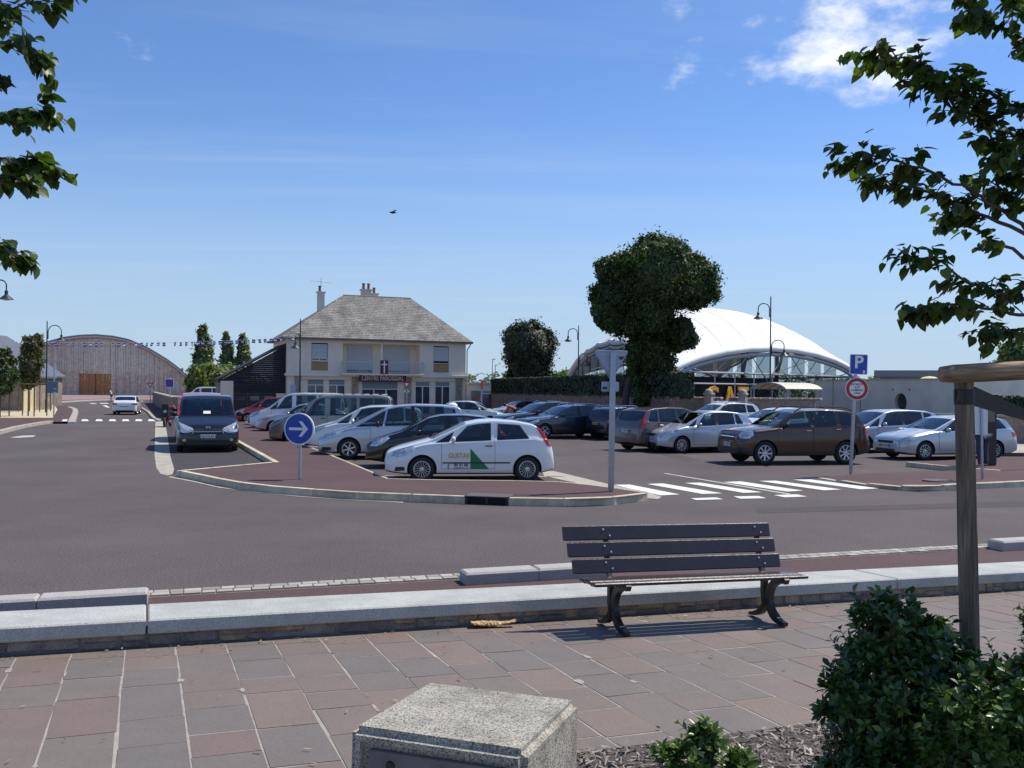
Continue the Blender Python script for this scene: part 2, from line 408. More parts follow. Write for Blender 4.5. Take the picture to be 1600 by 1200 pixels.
kerb_line('kerb', [(p.x, p.y) for p in fr[:iL+1]], h=HI, length=1.06, parent=island); kerb_line('kerb', [(p.x, p.y) for p in fr[iR:]], h=HI, length=1.06, parent=island)
sheet('gutter_line', [G(x, y, 0) for x, y in [(266, 744.5), (300, 751), (342, 760.5), (405, 768.5), (467, 774.5), (541, 780), (630, 784.5), (630, 785.8), (541, 781.5), (467, 776.3), (405, 770.3), (342, 762.3), (300, 752.8), (264, 746)]], M_pale, z=.006)
# the two kerb places next to the drain are taken by the gully
dx0, dx1 = G(727, 775.6, HI).x, G(794, 778, HI).x
gyl, gyr = G(727, 775.6, HI), G(794, 778, HI)
gang = atan2(gyr.y-gyl.y, gyr.x-gyl.x); gc = (gyl+gyr)/2; gw = (gyr-gyl).length
M_g = Matrix.Translation((gc.x, gc.y, 0)) @ Matrix.Rotation(gang, 4, 'Z')
gul = thing('drain_grate', 'dark cast iron gully set in the kerb of the traffic island', 'drain', (gc.x, gc.y, 0), gang)
mb = MB(); mb.box((0, .30, HI+.004), (gw, .60, .02)); mb.box((0, .60, HI+.008), (gw+.04, .03, .02))
for sx in (-1, 1): mb.box((sx*(gw/2+.005), .31, HI+.008), (.03, .6, .02))
mb.build('cover', mat('cover_iron', (.11, .085, .085), .8, speck=.3, coords='World'), gul)
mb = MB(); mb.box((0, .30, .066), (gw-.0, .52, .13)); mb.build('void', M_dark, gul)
mb = MB()
for sx in (-1, 1): mb.box((sx*(gw/2-.02), .04, .06), (.05, .10, .17))
mb.box((0, .03, .06), (.06, .06, .16)); mb.box((0, .06, .140), (gw, .06, .012))
mb.build('frame', M_iron, gul)
kerb_line('kerb', [G(281, 735.5, HI), G(428, 722, HI)], h=HI, wd=.13, length=1.0, parent=island)
kerb_line('kerb', [G(428, 722, HI), G(372, 690.5, HI), G(340, 671, HI), G(300, 646, HI)][::-1], h=HI, wd=.16, length=1.0, parent=island)
inn = [G(x, y, HI) for x, y in isl_in][::-1]
kerb_line('kerb', inn[:-1], h=HI+.002, wd=.08, length=1.0, m=M_kerb, parent=island, gap=.006)

# ---- right island
def ri(x, y):
    return G(x, y, .012+.115*min(1, max(0, (x-1300)/170)))
ri_front = [(1277, 746.5), (1300, 750.5), (1332, 755), (1366, 758.5), (1400, 760.5), (1437, 761), (1494, 757.5), (1550, 754.5), (1600, 752.5), (1700, 748), (1800, 744)]
ri_back = [(1800, 716), (1700, 722), (1600, 728), (1494, 735), (1412, 737.5), (1325, 741.5)]
risland = sheet('parking_island', [ri(*p) for p in ri_front+ri_back], M_red)
rf = [ri(*p) for p in ri_front]
kerb_line('k', [(p.x, p.y) for p in rf], length=1.0, wd=.16, parent=risland, hs=lambda t: .016+.12*min(1, max(0, (t*1.0-.05)/.32)))
rb = [ri(*p) for p in ri_back][::-1]
kerb_line('k', [(p.x, p.y) for p in rb][::-1], length=1.0, wd=.08, parent=risland, hs=lambda t: .13-.112*min(1, max(0, (t-.45)/.45)), gap=.006)
mh = MB(); mhc = ri(1465, 750.5); mh.lathe([(0, .006), (.30, .006), (.34, .0), (.34, -.03)], 20)
o = mh.build('manhole_cover', mat('cover_iron', (.1, .1, .1)), None); o.location = mhc+Vector((0, 0, .008)); tag(o, 'round dark iron manhole cover set in the red asphalt of the right hand island', 'manhole cover')
# raised bay kerb behind it
pb = [G(1415, 722, .14), G(1494, 730, .14), G(1560, 735, .14)]
bay = sheet('raised_pavement', [pb[0], pb[1], G(1560, 735, .14), G(1800, 722, .14), G(1800, 706, .14), G(1600, 713, .14), G(1540, 716, .14)], M_red, z=.135)
kerb_line('k', [(p.x, p.y) for p in pb], h=.145, wd=.14, parent=bay)
# far right pavement
fp = sheet('far_pavement', [G(1535, 707, .14), G(1800, 707, .14), G(1800, 678, .14), G(1500, 682, .14)], M_pale, z=.13)
kerb_line('k', [G(1535, 706, .14), G(1660, 706, .14)], h=.14, wd=.14, parent=fp, m=M_granite)

# ---- pavement, gravel bed and kerbs on the left of the road
hl = .15
lp = [(-60, 684), (0, 674), (30, 666), (60, 660.5), (76, 658.2), (84, 657.2)]
lpv = [G(x, y, hl) for x, y in lp]
lpav = sheet('left_pavement', [v for v in lpv]+[G(86, 655.5, hl), G(84, 652.5, hl), G(-60, 652.5, hl), G(-300, 660, hl), G(-300, 720, hl)], M_red, z=hl-.006)
kerb_line('k', [(p.x, p.y) for p in lpv], h=hl, wd=.30, length=1.2, parent=lpav, m=M_pale)
sheet('gravel_bed', [G(-200, 653, .1), G(83, 653, .1), G(90, 639.5, .1), G(84, 632.5, .1), G(60, 631, .1), G(-200, 634, .1)], M_gravel, z=.10)
l2 = [(118, 659), (122.5, 643), (121, 638.5), (112, 635.5)]
l2v = [G(x, y, .12) for x, y in l2]
li = sheet('left_island', l2v+[G(92, 634, .12), G(90, 639.5, .12), G(84, 653, .12), G(84, 659, .12)], M_red, z=.114)
kerb_line('k', [(p.x, p.y) for p in l2v], h=.12, wd=.42, length=1.5, parent=li, m=M_pale)
l3 = [(60, 632.2), (90, 628.6), (150, 625.2), (245, 622.6)]
l3v = [G(x, y, .1) for x, y in l3]
kf = thing('kerb_row', 'pale kerb in front of the big wooden hangar', 'kerb', (l3v[0].x, l3v[0].y, 0)); kf['kind'] = 'structure'
for k in kerb_line('k', [(p.x-l3v[0].x, p.y-l3v[0].y) for p in l3v], h=.16, wd=.9, length=7, m=M_pale, parent=kf): pass
# right side of the road, by the low wall
rp = [(252, 656), (243, 651.5), (233, 642), (222, 636), (212, 634), (196, 632.5)]
rpv = [G(x, y, .12) for x, y in rp]
rpp = sheet('right_pavement', rpv+[G(196, 627, .12), G(300, 627, .12), G(300, 640, .12), G(290, 646, .12)], M_red, z=.114)
kerb_line('k', [(p.x, p.y) for p in rpv], h=.12, wd=.22, length=1.5, parent=rpp, m=M_pale)
# concrete strip under the hedge wall and the far end of the car park
# faint repair patches and sealed trench in the road surface
M_patch = mat('asphalt_patch', (.080, .068, .065), .92, var=.15, vscale=.5, speck=.42, sscale=38, bump=.35, bscale=90, coords='World', spec=.3)
sheet('road_patch', [G(x, y) for x, y in [(1180, 795), (1600, 783), (1700, 783), (1700, 789), (1185, 802)]], M_patch, z=.003)
sheet('road_patch', [G(x, y) for x, y in [(980, 690), (1090, 718), (1076, 722), (966, 693)]], M_patch, z=.003)
# ---- road markings
def mark(name, quads, m=M_white, z=.008):
    mb = MB()
    for q in quads: mb.face([G(x, y, z) for x, y in q])
    me = mb.mesh(name, m)
    bm = bmesh.new(); bm.from_mesh(me)
    for f in bm.faces:
        f.normal_update()
        if f.normal.z < 0: f.normal_flip()
    bm.to_mesh(me); bm.free()
    return link_mesh(name, me)
zeb = [[(959, 757.5), (984, 757), (1062, 772.5), (1032, 774)], [(1011, 756.2), (1035, 755.2), (1129, 770.7), (1097.5, 771.7)],
       [(1070, 754.5), (1094, 754), (1191, 769), (1162, 770)], [(1130, 753), (1157, 752), (1255, 766.5), (1230, 768)],
       [(1186, 751.4), (1212, 751), (1315, 764.7), (1287, 766)], [(1239, 749.4), (1266, 749), (1373, 763), (1345, 764.4)]]
for q in zeb: mark('crossing_stripe', [q])['kind'] = 'structure'
for q in [[(1079, 778.5), (1119, 777.2), (1130, 780), (1088, 781.2)], [(1146, 775.6), (1185, 774.8), (1197.5, 778.3), (1157, 779.2)], [(1209, 773.4), (1245, 772.4), (1261, 775.8), (1226, 777)]]:
    mark('crossing_block', [q])['kind'] = 'structure'
mark('parking_line', [[(1036, 739.6), (1041, 739.4), (1237, 771.6), (1231, 772.4)]], M_wornpaint, z=.004)['kind'] = 'structure'
for i, x in enumerate((96, 127, 149, 170, 190.5, 211, 231)):
    q = [(x+1.5, 655), (x+9.5 if i < 6 else x+10, 655), (x+12, 658), (x, 658)]
    if i == 0: q = [(99, 655.2), (106, 655.2), (104, 658.2), (96, 658.2)]
    mark('crossing_stripe', [q], M_white, z=.016 if i else .13)['kind'] = 'structure'
for q in [[(139, 630), (148, 630), (152, 631), (143, 631)], [(155, 629.8), (168, 629.6), (170, 630.6), (158, 630.8)], [(160, 633.6), (166, 633.4), (172, 636.6), (168, 636.8)]]:
    mark('road_arrow', [q], M_white)['kind'] = 'structure'
mark('worn_arrow', [[(15, 683.5), (35, 680.5), (56, 680), (52, 682.6), (30, 684)]], M_wornpaint)['kind'] = 'structure'
# bay lines of the left hand row, just visible between the cars
for i in range(9):
    yy = 22.9+i*2.85 if i else 22.95
    xr = -3.05-(yy-22.4)*.402
    sheet('parking_line', [(xr+.1, yy, 0), (xr+4.6, yy+.25, 0), (xr+4.6, yy+.35, 0), (xr+.1, yy+.10, 0)], M_white, z=.008)

# ================================================================== LOW WALL AND KERB BLOCKS
wall = MB(); wall.box((27, .02, .03), (90, .3, .28)); M_P = Matrix.Identity(4)
M_P = Matrix((U, V, PN)).transposed().to_4x4(); M_P.translation = WA
def in_plaza(o, loc=None, rz=0.0):
    o.matrix_world = M_P @ Matrix.Translation(loc or (0, 0, 0)) @ Matrix.Rotation(rz, 4, 'Z'); return o
lw = thing('low_wall', 'long low stone wall with pale grey coping slabs between the paved square and the road', 'wall'); in_plaza(lw)
mb = MB(); mb.box((10, .165, -.02), (44, .28, .25)); mb.build('core', M_mortar_d, lw)
# rubble stones in the visible face
rs = random.Random(3); u = -3.0
stone_me = []
for k in range(7):
    bm = bmesh.new(); bmesh.ops.create_cube(bm, size=1); bmesh.ops.bevel(bm, geom=bm.edges[:], offset=.16, segments=1, affect='EDGES')
    r_ = random.Random(k)
    for v in bm.verts: v.co += Vector((r_.uniform(-.05, .05), r_.uniform(-.08, .08), r_.uniform(-.06, .06)))
    me = bpy.data.meshes.new('stone'); bm.to_mesh(me); bm.free(); me.materials.append(M_rubble); stone_me.append(me)
while u < 16:
    l = rs.uniform(.12, .30)
    if rs.random() < .35:
        for zz, hh in ((.028, .05), (.082, .05)):
            o = link_mesh('stone', rs.choice(stone_me), lw); o.location = (u+l/2, .045, zz); o.scale = (l-.012, .07, hh)
    else:
        o = link_mesh('stone', rs.choice(stone_me), lw); o.location = (u+l/2, .045+rs.uniform(-.006, .006), .055); o.scale = (l-.012, .07, rs.uniform(.085, .105))
    u += l
def uv_of(p): d = p-WA; return d.dot(U), d.dot(V)
j1 = uv_of(GP(229, 985, .12))[0]; j2 = uv_of(GP(1380, 900, .22))[0]
joints = [j1-9.0, j1-4.6, j1, j1+3.35*1.0, j2, j2+3.9, j2+8, j2+12]
joints = [j1-9.3, j1-4.7, j1, j2, j2+4.4, j2+8.8, j2+13.2]
CW = uv_of(GP(0, 955.5, .22))[1]
for a, b in zip(joints, joints[1:]):
    mb = MB(); mb.box(((a+b)/2, CW/2-.02, .165), (b-a-.016, CW+.04, .115), bev=.012); o = mb.build('coping_slab', M_coping, lw)
# granite kerb blocks beyond the wall
def gblock(px0, py0, px1, py1, label):
    a, b = G(px0, py0), G(px1, py1); d = b-a; L = d.length; ang = atan2(d.y, d.x)
    t = thing('kerb_block', label, 'kerb', (a.x, a.y, 0), ang, 'granite kerb blocks beyond the low wall')
    n = max(1, round(L/1.0)); l = L/n
    for i in range(n):
        mb = MB(); mb.box((l*(i+.5), .14, .055), (l-.008, .28, .17), bev=.02); mb.build('block', M_granite, t, smooth=True, angle=30)
    return t
def gpos(x): # front foot line of the blocks, in pixels at ground level
    return None
gA = (728, 915.5); gdir = (G(1568, 862) - G(*gA)).normalized()
def on_line(dist): p = G(*gA)+gdir*dist; return p
def gblock2(s0, s1, label):
    a, b = on_line(s0), on_line(s1); L = s1-s0; ang = atan2(gdir.y, gdir.x)
    t = thing('kerb_block', label, 'kerb', (a.x, a.y, 0), ang)
    t['group'] = 'granite kerb blocks beyond the low wall'
    n = max(1, round(L/1.0)); l = L/n
    for i in range(n):
        mb = MB(); mb.box((l*(i+.5), .14, .055), (l-.008, .28, .17), bev=.022); mb.build('block', M_granite, t, smooth=True, angle=30)
LR = (G(1568, 862)-G(*gA)).length
pL = G(231, 944); sL = (pL-G(*gA)).dot(gdir)
gblock2(0, 1.75, 'short grey granite kerb block lying behind the left end of the bench')
gblock2(LR, LR+4, 'grey granite kerb block at the right edge beyond the wooden post')
gblock2(sL-5, sL, 'long grey granite kerb block behind the left end of the low wall')
# red strip and setts between wall and road
rA, rB = G(-200, 944), G(1900, 842)
sheet('verge', [PL(-9, BV+.02), PL(24, BV+.02), rB, rA], M_red, z=.004)
sA, sB = G(232, 930), G(1570, 853); sd = (sB-sA).normalized(); sn = Vector((-sd.y, sd.x, 0)); sa = atan2(sd.y, sd.x)
sl = (sB-sA).length
strip = sheet('sett_row', [sA-sd*4-sn*.14, sB+sd*4-sn*.14, sB+sd*4+sn*.14, sA-sd*4+sn*.14], M_mortar, z=.006)
sett_me = []
for k in range(4):
    mb = MB(); mb.box((0, 0, 0), (1, 1, 1), bev=.08); sett_me.append(mb.mesh('sett', M_sett))
s = -.6
cnt = 0
for row, off in ((-.065, 0), (.065, .09)):
    s = -.8+off
    while s < sl+.9:
        l = rs.uniform(.13, .2)
        q = sA+sd*(s+l/2)+sn*row
        if cnt < 180:
            o = link_mesh('sett', rs.choice(sett_me), strip); o.location = (q.x, q.y, .012); o.rotation_euler.z = sa+rs.uniform(-.03, .03); o.scale = (l-.015, .115, .024+rs.uniform(0, .008)); cnt += 1
        s += l

# ================================================================== PAVED SQUARE
pz = MB()
for (u0, u1, v0, v1) in ((-30, 40, -25, .03),):
    pz.face([PL(u0, v0, -.0042), PL(u1, v0, -.0042), PL(u1, v1, -.0042), PL(u0, v1, -.0042)])
square = pz.build('paved_square', M_mortar); square['kind'] = 'structure'
slab_me = []
for k in range(6):
    bm = bmesh.new(); bmesh.ops.create_cube(bm, size=1)
    r_ = random.Random(20+k)
    for v in bm.verts:
        if v.co.z > 0: v.co.x *= .993; v.co.y *= .993
        v.co.x += r_.uniform(-.012, .012); v.co.y += r_.uniform(-.012, .012)
    me = bpy.data.meshes.new('paving_stone'); bm.to_mesh(me); bm.free(); me.materials.append(M_stone); slab_me.append(me)
BEDV = -3.27; BEDU = 2.9
n_st = 0; extra = MB()
rs = random.Random(11)
cam_uv = uv_of(Vector((0, 0, plaza_z(0, 0))))
RW = .3765; stones = []
for r in range(-14, 40):
    uc = .492+RW*(r+.5)
    v = .025
    first = True
    while v > -8.5:
        l = rs.choice((.38, .42, .46, .52, .58, .66, .74, .50)) if not first else rs.uniform(.15, .45)
        first = False
        v1 = v-l
        vc = (v+v1)/2
        if uc > BEDU and v1 < BEDV:
            if v > BEDV+.09: v1 = BEDV; vc = (v+v1)/2; l = v-v1
            else: break
        stones.append((uc, vc, l))
        v = v1
def seen(uc, vc):
    d = CR.inverted() @ (PL(uc, vc)-Vector((0, 0, CAM_Z)))
    if d.z > -.5: return -1e9
    x = 800+d.x/-d.z*F_PX; y = 600-d.y/-d.z*F_PX
    if -60 < x < 1660 and y < 1260: return 1/(-d.z)
    return -1.0 + 0.01/(abs(d.z)+.1)
stones.sort(key=lambda t: -seen(t[0], t[1]))
vis = [s_ for s_ in stones if seen(s_[0], s_[1]) > 0]
for i, (uc, vc, l) in enumerate(stones):
    hh = rs.uniform(.0, .004)
    if i < 300 and seen(uc, vc) > 0:
        o = link_mesh('paving_stone', rs.choice(slab_me), square)
        o.matrix_world = M_P @ Matrix.Translation((uc+rs.uniform(-.003, .003), vc, -.0275+hh*.5)) @ Matrix.Rotation(rs.uniform(-.008, .008), 4, 'Z') @ Matrix.Rotation(rs.uniform(-.006, .006), 4, 'X') @ Matrix.Diagonal((RW-.011*rs.uniform(.4, 1.8), l-.009*rs.uniform(.3, 1.8), .05, 1))
        n_st += 1
    elif abs(uc) < 16 and vc > -9:
        extra.box((uc, vc, -.0275+hh*.5), (RW-.014, l-.012, .05), M=M_P)
if extra.v:
    o = extra.build('paving_field', M_stone, square); o['kind'] = 'stuff'
# smears of pale mortar left at some of the joints
rm = random.Random(21); mb = MB()
for k in range(26):
    r = rm.randint(-2, 24); u = .492+RW*r; v = -rm.uniform(.05, 3.4); lu, lv = rm.uniform(.010, .032), rm.uniform(.03, .10); n = 9
    if u > BEDU and v < BEDV+.1: continue
    ring = [PL(u+lu*cos(2*pi*j/n)*rm.uniform(.5, 1.2), v+lv*sin(2*pi*j/n)*rm.uniform(.5, 1.2), .0012) for j in range(n)]
    mb.face(ring)
o = mb.build('mortar_smear', M_mortar, square); o['kind'] = 'stuff'
# bed edging and mulch
bedp = [PL(BEDU, BEDV, .004), PL(14, BEDV, .004), PL(14, -9, .004), PL(BEDU, -9, .004)]
mb = MB(); mb.face(bedp); o = mb.build('planting_bed', M_soil); o['kind'] = 'structure'
bm = bmesh.new(); bm.from_mesh(o.data)
for f in bm.faces:
    f.normal_update()
    if f.normal.z < 0: f.normal_flip()
bm.to_mesh(o.data); bm.free()
def mulch():
    rg = np.random.RandomState(4); n = 15000
    uu = rg.uniform(BEDU, 8.5, n); vv = BEDV-.005-np.abs(rg.uniform(0, 1, n))**1.0*2.6
    vs, fs = [], []
    L = rg.uniform(.012, .032, n); W_ = rg.uniform(.003, .008, n); a = rg.uniform(0, pi, n); t = rg.uniform(-.5, .5, n); h = rg.uniform(.002, .035, n)
    dx = np.stack([np.cos(a)*np.cos(t), np.sin(a)*np.cos(t), np.sin(t)], 1)*L[:, None]
    dy = np.stack([-np.sin(a), np.cos(a), rg.uniform(-.5, .5, n)], 1)*W_[:, None]
    c = np.stack([uu, vv, h], 1)
    q = np.stack([c-dx-dy*.6, c+dx-dy, c+dx*.9+dy, c-dx+dy*.8], 1)
    Rm = np.array(M_P.to_3x3()); q = q.reshape(-1, 3) @ Rm.T + np.array(WA)
    f = np.arange(4*n).reshape(-1, 4)
    m = leaf_mat('wood_chips', (.10, .08, .065), (.26, .22, .19), (.42, .37, .32), transl=0.0, rough=.9, scale=8)
    me = np_mesh('wood_chip_mulch', q, f, m); o = link_mesh('wood_chip_mulch', me)
    tag(o, 'grey brown wood chips covering the planting bed', 'mulch', kind='stuff')
mulch()
# loose bits on the paving: leaves, twigs, scraps
def litter():
    rg = np.random.RandomState(9); n = 420
    uu = rg.uniform(-1, 12, n); vv = -np.abs(rg.normal(0, .16, n))-.01
    far = rg.uniform(0, 1, n) < .3; vv[far] = -rg.uniform(.1, 3.1, far.sum())
    L = rg.uniform(.008, .028, n); W_ = rg.uniform(.002, .007, n); a = rg.uniform(0, pi, n)
    dx = np.stack([np.cos(a), np.sin(a), rg.uniform(-.1, .1, n)], 1)*L[:, None]; dy = np.stack([-np.sin(a), np.cos(a), rg.uniform(-.6, .6, n)], 1)*W_[:, None]
    c = np.stack([uu, vv, np.full(n, .017)], 1)
    q = np.stack([c-dx-dy, c+dx-dy*.3, c+dx*.9+dy, c-dx*.8+dy], 1).reshape(-1, 3) @ np.array(M_P.to_3x3()).T + np.array(WA)
    me = np_mesh('dry_debris', q, np.arange(4*n).reshape(-1, 4), leaf_mat('debris', (.05, .035, .02), (.16, .11, .06), (.5, .42, .25), 0, .9))
    tag(link_mesh('dry_debris', me), 'dry leaf scraps and twigs scattered on the paving along the low wall', 'debris', kind='stuff')
litter()

# ================================================================== BENCH
M_bwood = mat('bench_paint', (.028, .018, .022), .40, var=.18, vscale=6, bump=.12, bscale=50, coat=.15)
M_bleg = mat('bench_iron', (.022, .017, .018), .45, metal=.1, bump=.15, bscale=70)
M_bolt = mat('bolt_steel', (.7, .7, .72), .3, metal=.9)
def bench():
    uL, vL = 4.93, -.52; uRt, vR = 6.53, -.60
    ang = atan2(vR-vL, uRt-uL)
    t = thing('park_bench', 'dark slatted park bench with cast iron legs standing before the low wall', 'bench')
    t.matrix_world = M_P @ Matrix.Translation(((uL+uRt)/2, (vL+vR)/2, 0.012)) @ Matrix.Rotation(ang, 4, 'Z')
    SP = .81   # half leg spacing
    # local: x along bench, -y towards the sitter's knees, z up
    x0, x1 = -1.12, 1.06
    # seat planks
    for k, (yy, zz, tilt) in enumerate(((-.235, .437, -.05), (-.115, .442, .0), (.005, .436, .06))):
        mb = MB(); Mx = Matrix.Translation((.0, yy, zz)) @ Matrix.Rotation(tilt, 4, 'X')
        mb.box(((x0+x1)/2, 0, 0), (x1-x0, .112, .032), M=Mx, bev=.008); mb.build('seat_plank', M_bwood, t, smooth=True, angle=30)
    # back planks
    for k, d in enumerate((.045, .195, .345)):
        Mx = Matrix.Translation((0, .10, .50)) @ Matrix.Rotation(R(-14), 4, 'X')
        mb = MB(); mb.box(((x0+x1)/2-.045-.035*k, 0, d), (x1-x0, .03, .134), M=Mx, bev=.008); pl = mb.build('back_plank', M_bwood, t, smooth=True, angle=30)
        for sx in (-SP, SP):
            for q in (-.028, .028):
                mb = MB(); mb.lathe([(0, .006), (.008, .004), (.011, 0)], 8, M=Mx @ Matrix.Translation((sx+q*1.1, -.017, d-q)) @ Matrix.Rotation(R(90), 4, 'X'))
                mb.build('bolt', M_bolt, pl)
    for sx in (-SP, SP):
        mb = MB()
        def bar(pts, wds, th=.052):
            # tapered flat iron in the y-z plane
            n = len(pts); top, bot = [], []
            for i, p in enumerate(pts):
                p = Vector(p); a = Vector(pts[max(0, i-1)]); b = Vector(pts[min(n-1, i+1)]); d = (b-a).normalized(); nn = Vector((-d.y, d.x))
                top.append(p+nn*wds[i]/2); bot.append(p-nn*wds[i]/2)
            vs, fs = [], []
            for i in range(n):
                for x in (sx-th/2, sx+th/2):
                    vs += [Vector((x, top[i].x, top[i].y)), Vector((x, bot[i].x, bot[i].y))]
            for i in range(n-1):
                a = i*4; b = a+4
                fs += [(a, a+1, b+1, b), (a+2, b+2, b+3, a+3), (a, b, b+2, a+2), (a+1, a+3, b+3, b+1)]
            fs += [(0, 2, 3, 1), ((n-1)*4, (n-1)*4+1, (n-1)*4+3, (n-1)*4+2)]
            mb.add(vs, fs)
        cv = lambda pts, n=9: [tuple((Vector(pts[0])*(1-t)**3+Vector(pts[1])*3*t*(1-t)**2+Vector(pts[2])*3*t*t*(1-t)+Vector(pts[3])*t**3)) for t in [i/(n-1) for i in range(n)]]
        a = cv([(-.27, .415), (-.10, .40), (-.02, .30), (-.03, .20)]); a += cv([(-.03, .20), (-.04, .10), (-.12, .02), (-.29, .012)])[1:]
        bar(a, [.045]+[.062]*4+[.074]*8+[.07, .06, .045, .034])
        b = cv([(.05, .42), (.055, .30), (.05, .2), (.03, .16)])
        b += cv([(.03, .16), (.04, .09), (.12, .03), (.28, .012)])[1:]
        bar(b, [.056]*12+[.056, .05, .045, .035, .03])
        bar([(-.30, .425), (-.1, .425), (.08, .425)], [.03, .03, .03])
        bar([(-.31, .43), (-.29, .395), (-.26, .41)], [.02, .03, .02])
        bar([(-.035, .19), (.035, .15)], [.05, .05])
        # back support
        bar([(.05, .40), (.10, .47), (.145, .60), (.195, .81), (.205, .86)], [.05, .045, .04, .035, .02], .04)
        mb.build('leg', M_bleg, t, smooth=True, angle=40)
bench()
# crumpled paper bag lying by the wall
def paper_bag():
    bm = bmesh.new(); n, k = 34, 14; rr = random.Random(5); vs = []
    for i in range(n):
        t = i/(n-1); x = -.205+.41*t
        rad = .030*(1-.35*cos(t*pi*2+.8))*(.9 if .08 < t < .92 else .9)
        zc = .020+.022*(abs(t-.45)*1.9)**2
        ring = []
        for j in range(k):
            a = 2*pi*j/k; r_ = rad*(1+rr.uniform(-.22, .22)); z = zc+sin(a)*r_*.62
            ring.append(bm.verts.new((x+rr.uniform(-.005, .005), cos(a)*r_*1.7+.015*sin(5*t), max(.002, z))))
        vs.append(ring)
    for i in range(n-1):
        for j in range(k): bm.faces.new((vs[i][j], vs[i][(j+1) % k], vs[i+1][(j+1) % k], vs[i+1][j]))
    bm.faces.new(vs[0]); bm.faces.new(vs[-1][::-1])
    bmesh.ops.recalc_face_normals(bm, faces=bm.faces)
    me = bpy.data.meshes.new('paper_bag'); bm.to_mesh(me); bm.free()
    me.materials.append(mat('kraft_paper', (.52, .34, .15), .55, var=.25, vscale=18, bump=.6, bscale=35))
    o = link_mesh('paper_bag', me); in_plaza(o, (uv_of(GP(767, 978))[0], -.10, .010), R(-6)); tag(o, 'crumpled brown paper bag lying on the paving against the low wall', 'litter')
paper_bag()
mb = MB(); mb.lathe([(0, .012), (.03, .01), (.045, .002), (.03, 0)], 9); o = mb.build('paper_scrap', mat('white_paper', (.8, .8, .8), .8)); in_plaza(o, (*uv_of(GP(964, 961)), .014)); o.scale = (1, .6, 1); tag(o, 'small white scrap lying under the left leg of the bench', 'litter')

# ================================================================== CONCRETE BIN
M_agg = mat('exposed_aggregate', (.50, .47, .38), .85, coords='Object')
def agg_nodes():
    nt = M_agg.node_tree; b = nt.nodes['Principled BSDF']; tc = nt.nodes.new('ShaderNodeTexCoord')
    v = nt.nodes.new('ShaderNodeTexVoronoi'); v.inputs['Scale'].default_value = 210; nt.links.new(tc.outputs['Object'], v.inputs['Vector'])
    v2 = nt.nodes.new('ShaderNodeTexVoronoi'); v2.inputs['Scale'].default_value = 210; v2.feature = 'DISTANCE_TO_EDGE'; nt.links.new(tc.outputs['Object'], v2.inputs['Vector'])
    sp = nt.nodes.new('ShaderNodeSeparateColor'); nt.links.new(v.outputs['Color'], sp.inputs[0])
    rp = nt.nodes.new('ShaderNodeValToRGB'); nt.links.new(sp.outputs[0], rp.inputs[0]); rp.color_ramp.interpolation = 'CONSTANT'
    for i, (p, c) in enumerate([(0, (.52, .48, .38)), (.3, (.40, .37, .30)), (.5, (.60, .56, .46)), (.72, (.17, .16, .15)), (.84, (.42, .36, .27)), (.93, (.24, .23, .21))]):
        e = rp.color_ramp.elements[0] if i == 0 else (rp.color_ramp.elements[1] if i == 1 else rp.color_ramp.elements.new(p)); e.position = p; e.color = c+(1,)
    mr = nt.nodes.new('ShaderNodeMapRange'); mr.inputs[1].default_value = 0; mr.inputs[2].default_value = .10; mr.inputs[3].default_value = .35; nt.links.new(v2.outputs[0], mr.inputs[0])
    n = nt.nodes.new('ShaderNodeTexNoise'); n.inputs['Scale'].default_value = 7; n.inputs['Detail'].default_value = 5; nt.links.new(tc.outputs['Object'], n.inputs['Vector'])
    m2 = nt.nodes.new('ShaderNodeMapRange'); m2.inputs[1].default_value = .3; m2.inputs[2].default_value = .6; m2.inputs[3].default_value = .62; nt.links.new(n.outputs[0], m2.inputs[0])
    a = nt.nodes.new('ShaderNodeMixRGB'); a.blend_type = 'MULTIPLY'; a.inputs[0].default_value = 1; nt.links.new(rp.outputs[0], a.inputs[1]); nt.links.new(mr.outputs[0], a.inputs[2])
    a2 = nt.nodes.new('ShaderNodeMixRGB'); a2.blend_type = 'MULTIPLY'; a2.inputs[0].default_value = 1; nt.links.new(a.outputs[0], a2.inputs[1]); nt.links.new(m2.outputs[0], a2.inputs[2])
    nt.links.new(a2.outputs[0], b.inputs['Base Color'])
    bp = nt.nodes.new('ShaderNodeBump'); bp.inputs['Strength'].default_value = .8; bp.inputs['Distance'].default_value = .004; nt.links.new(v2.outputs[0], bp.inputs['Height']); nt.links.new(bp.outputs[0], b.inputs['Normal'])
agg_nodes()
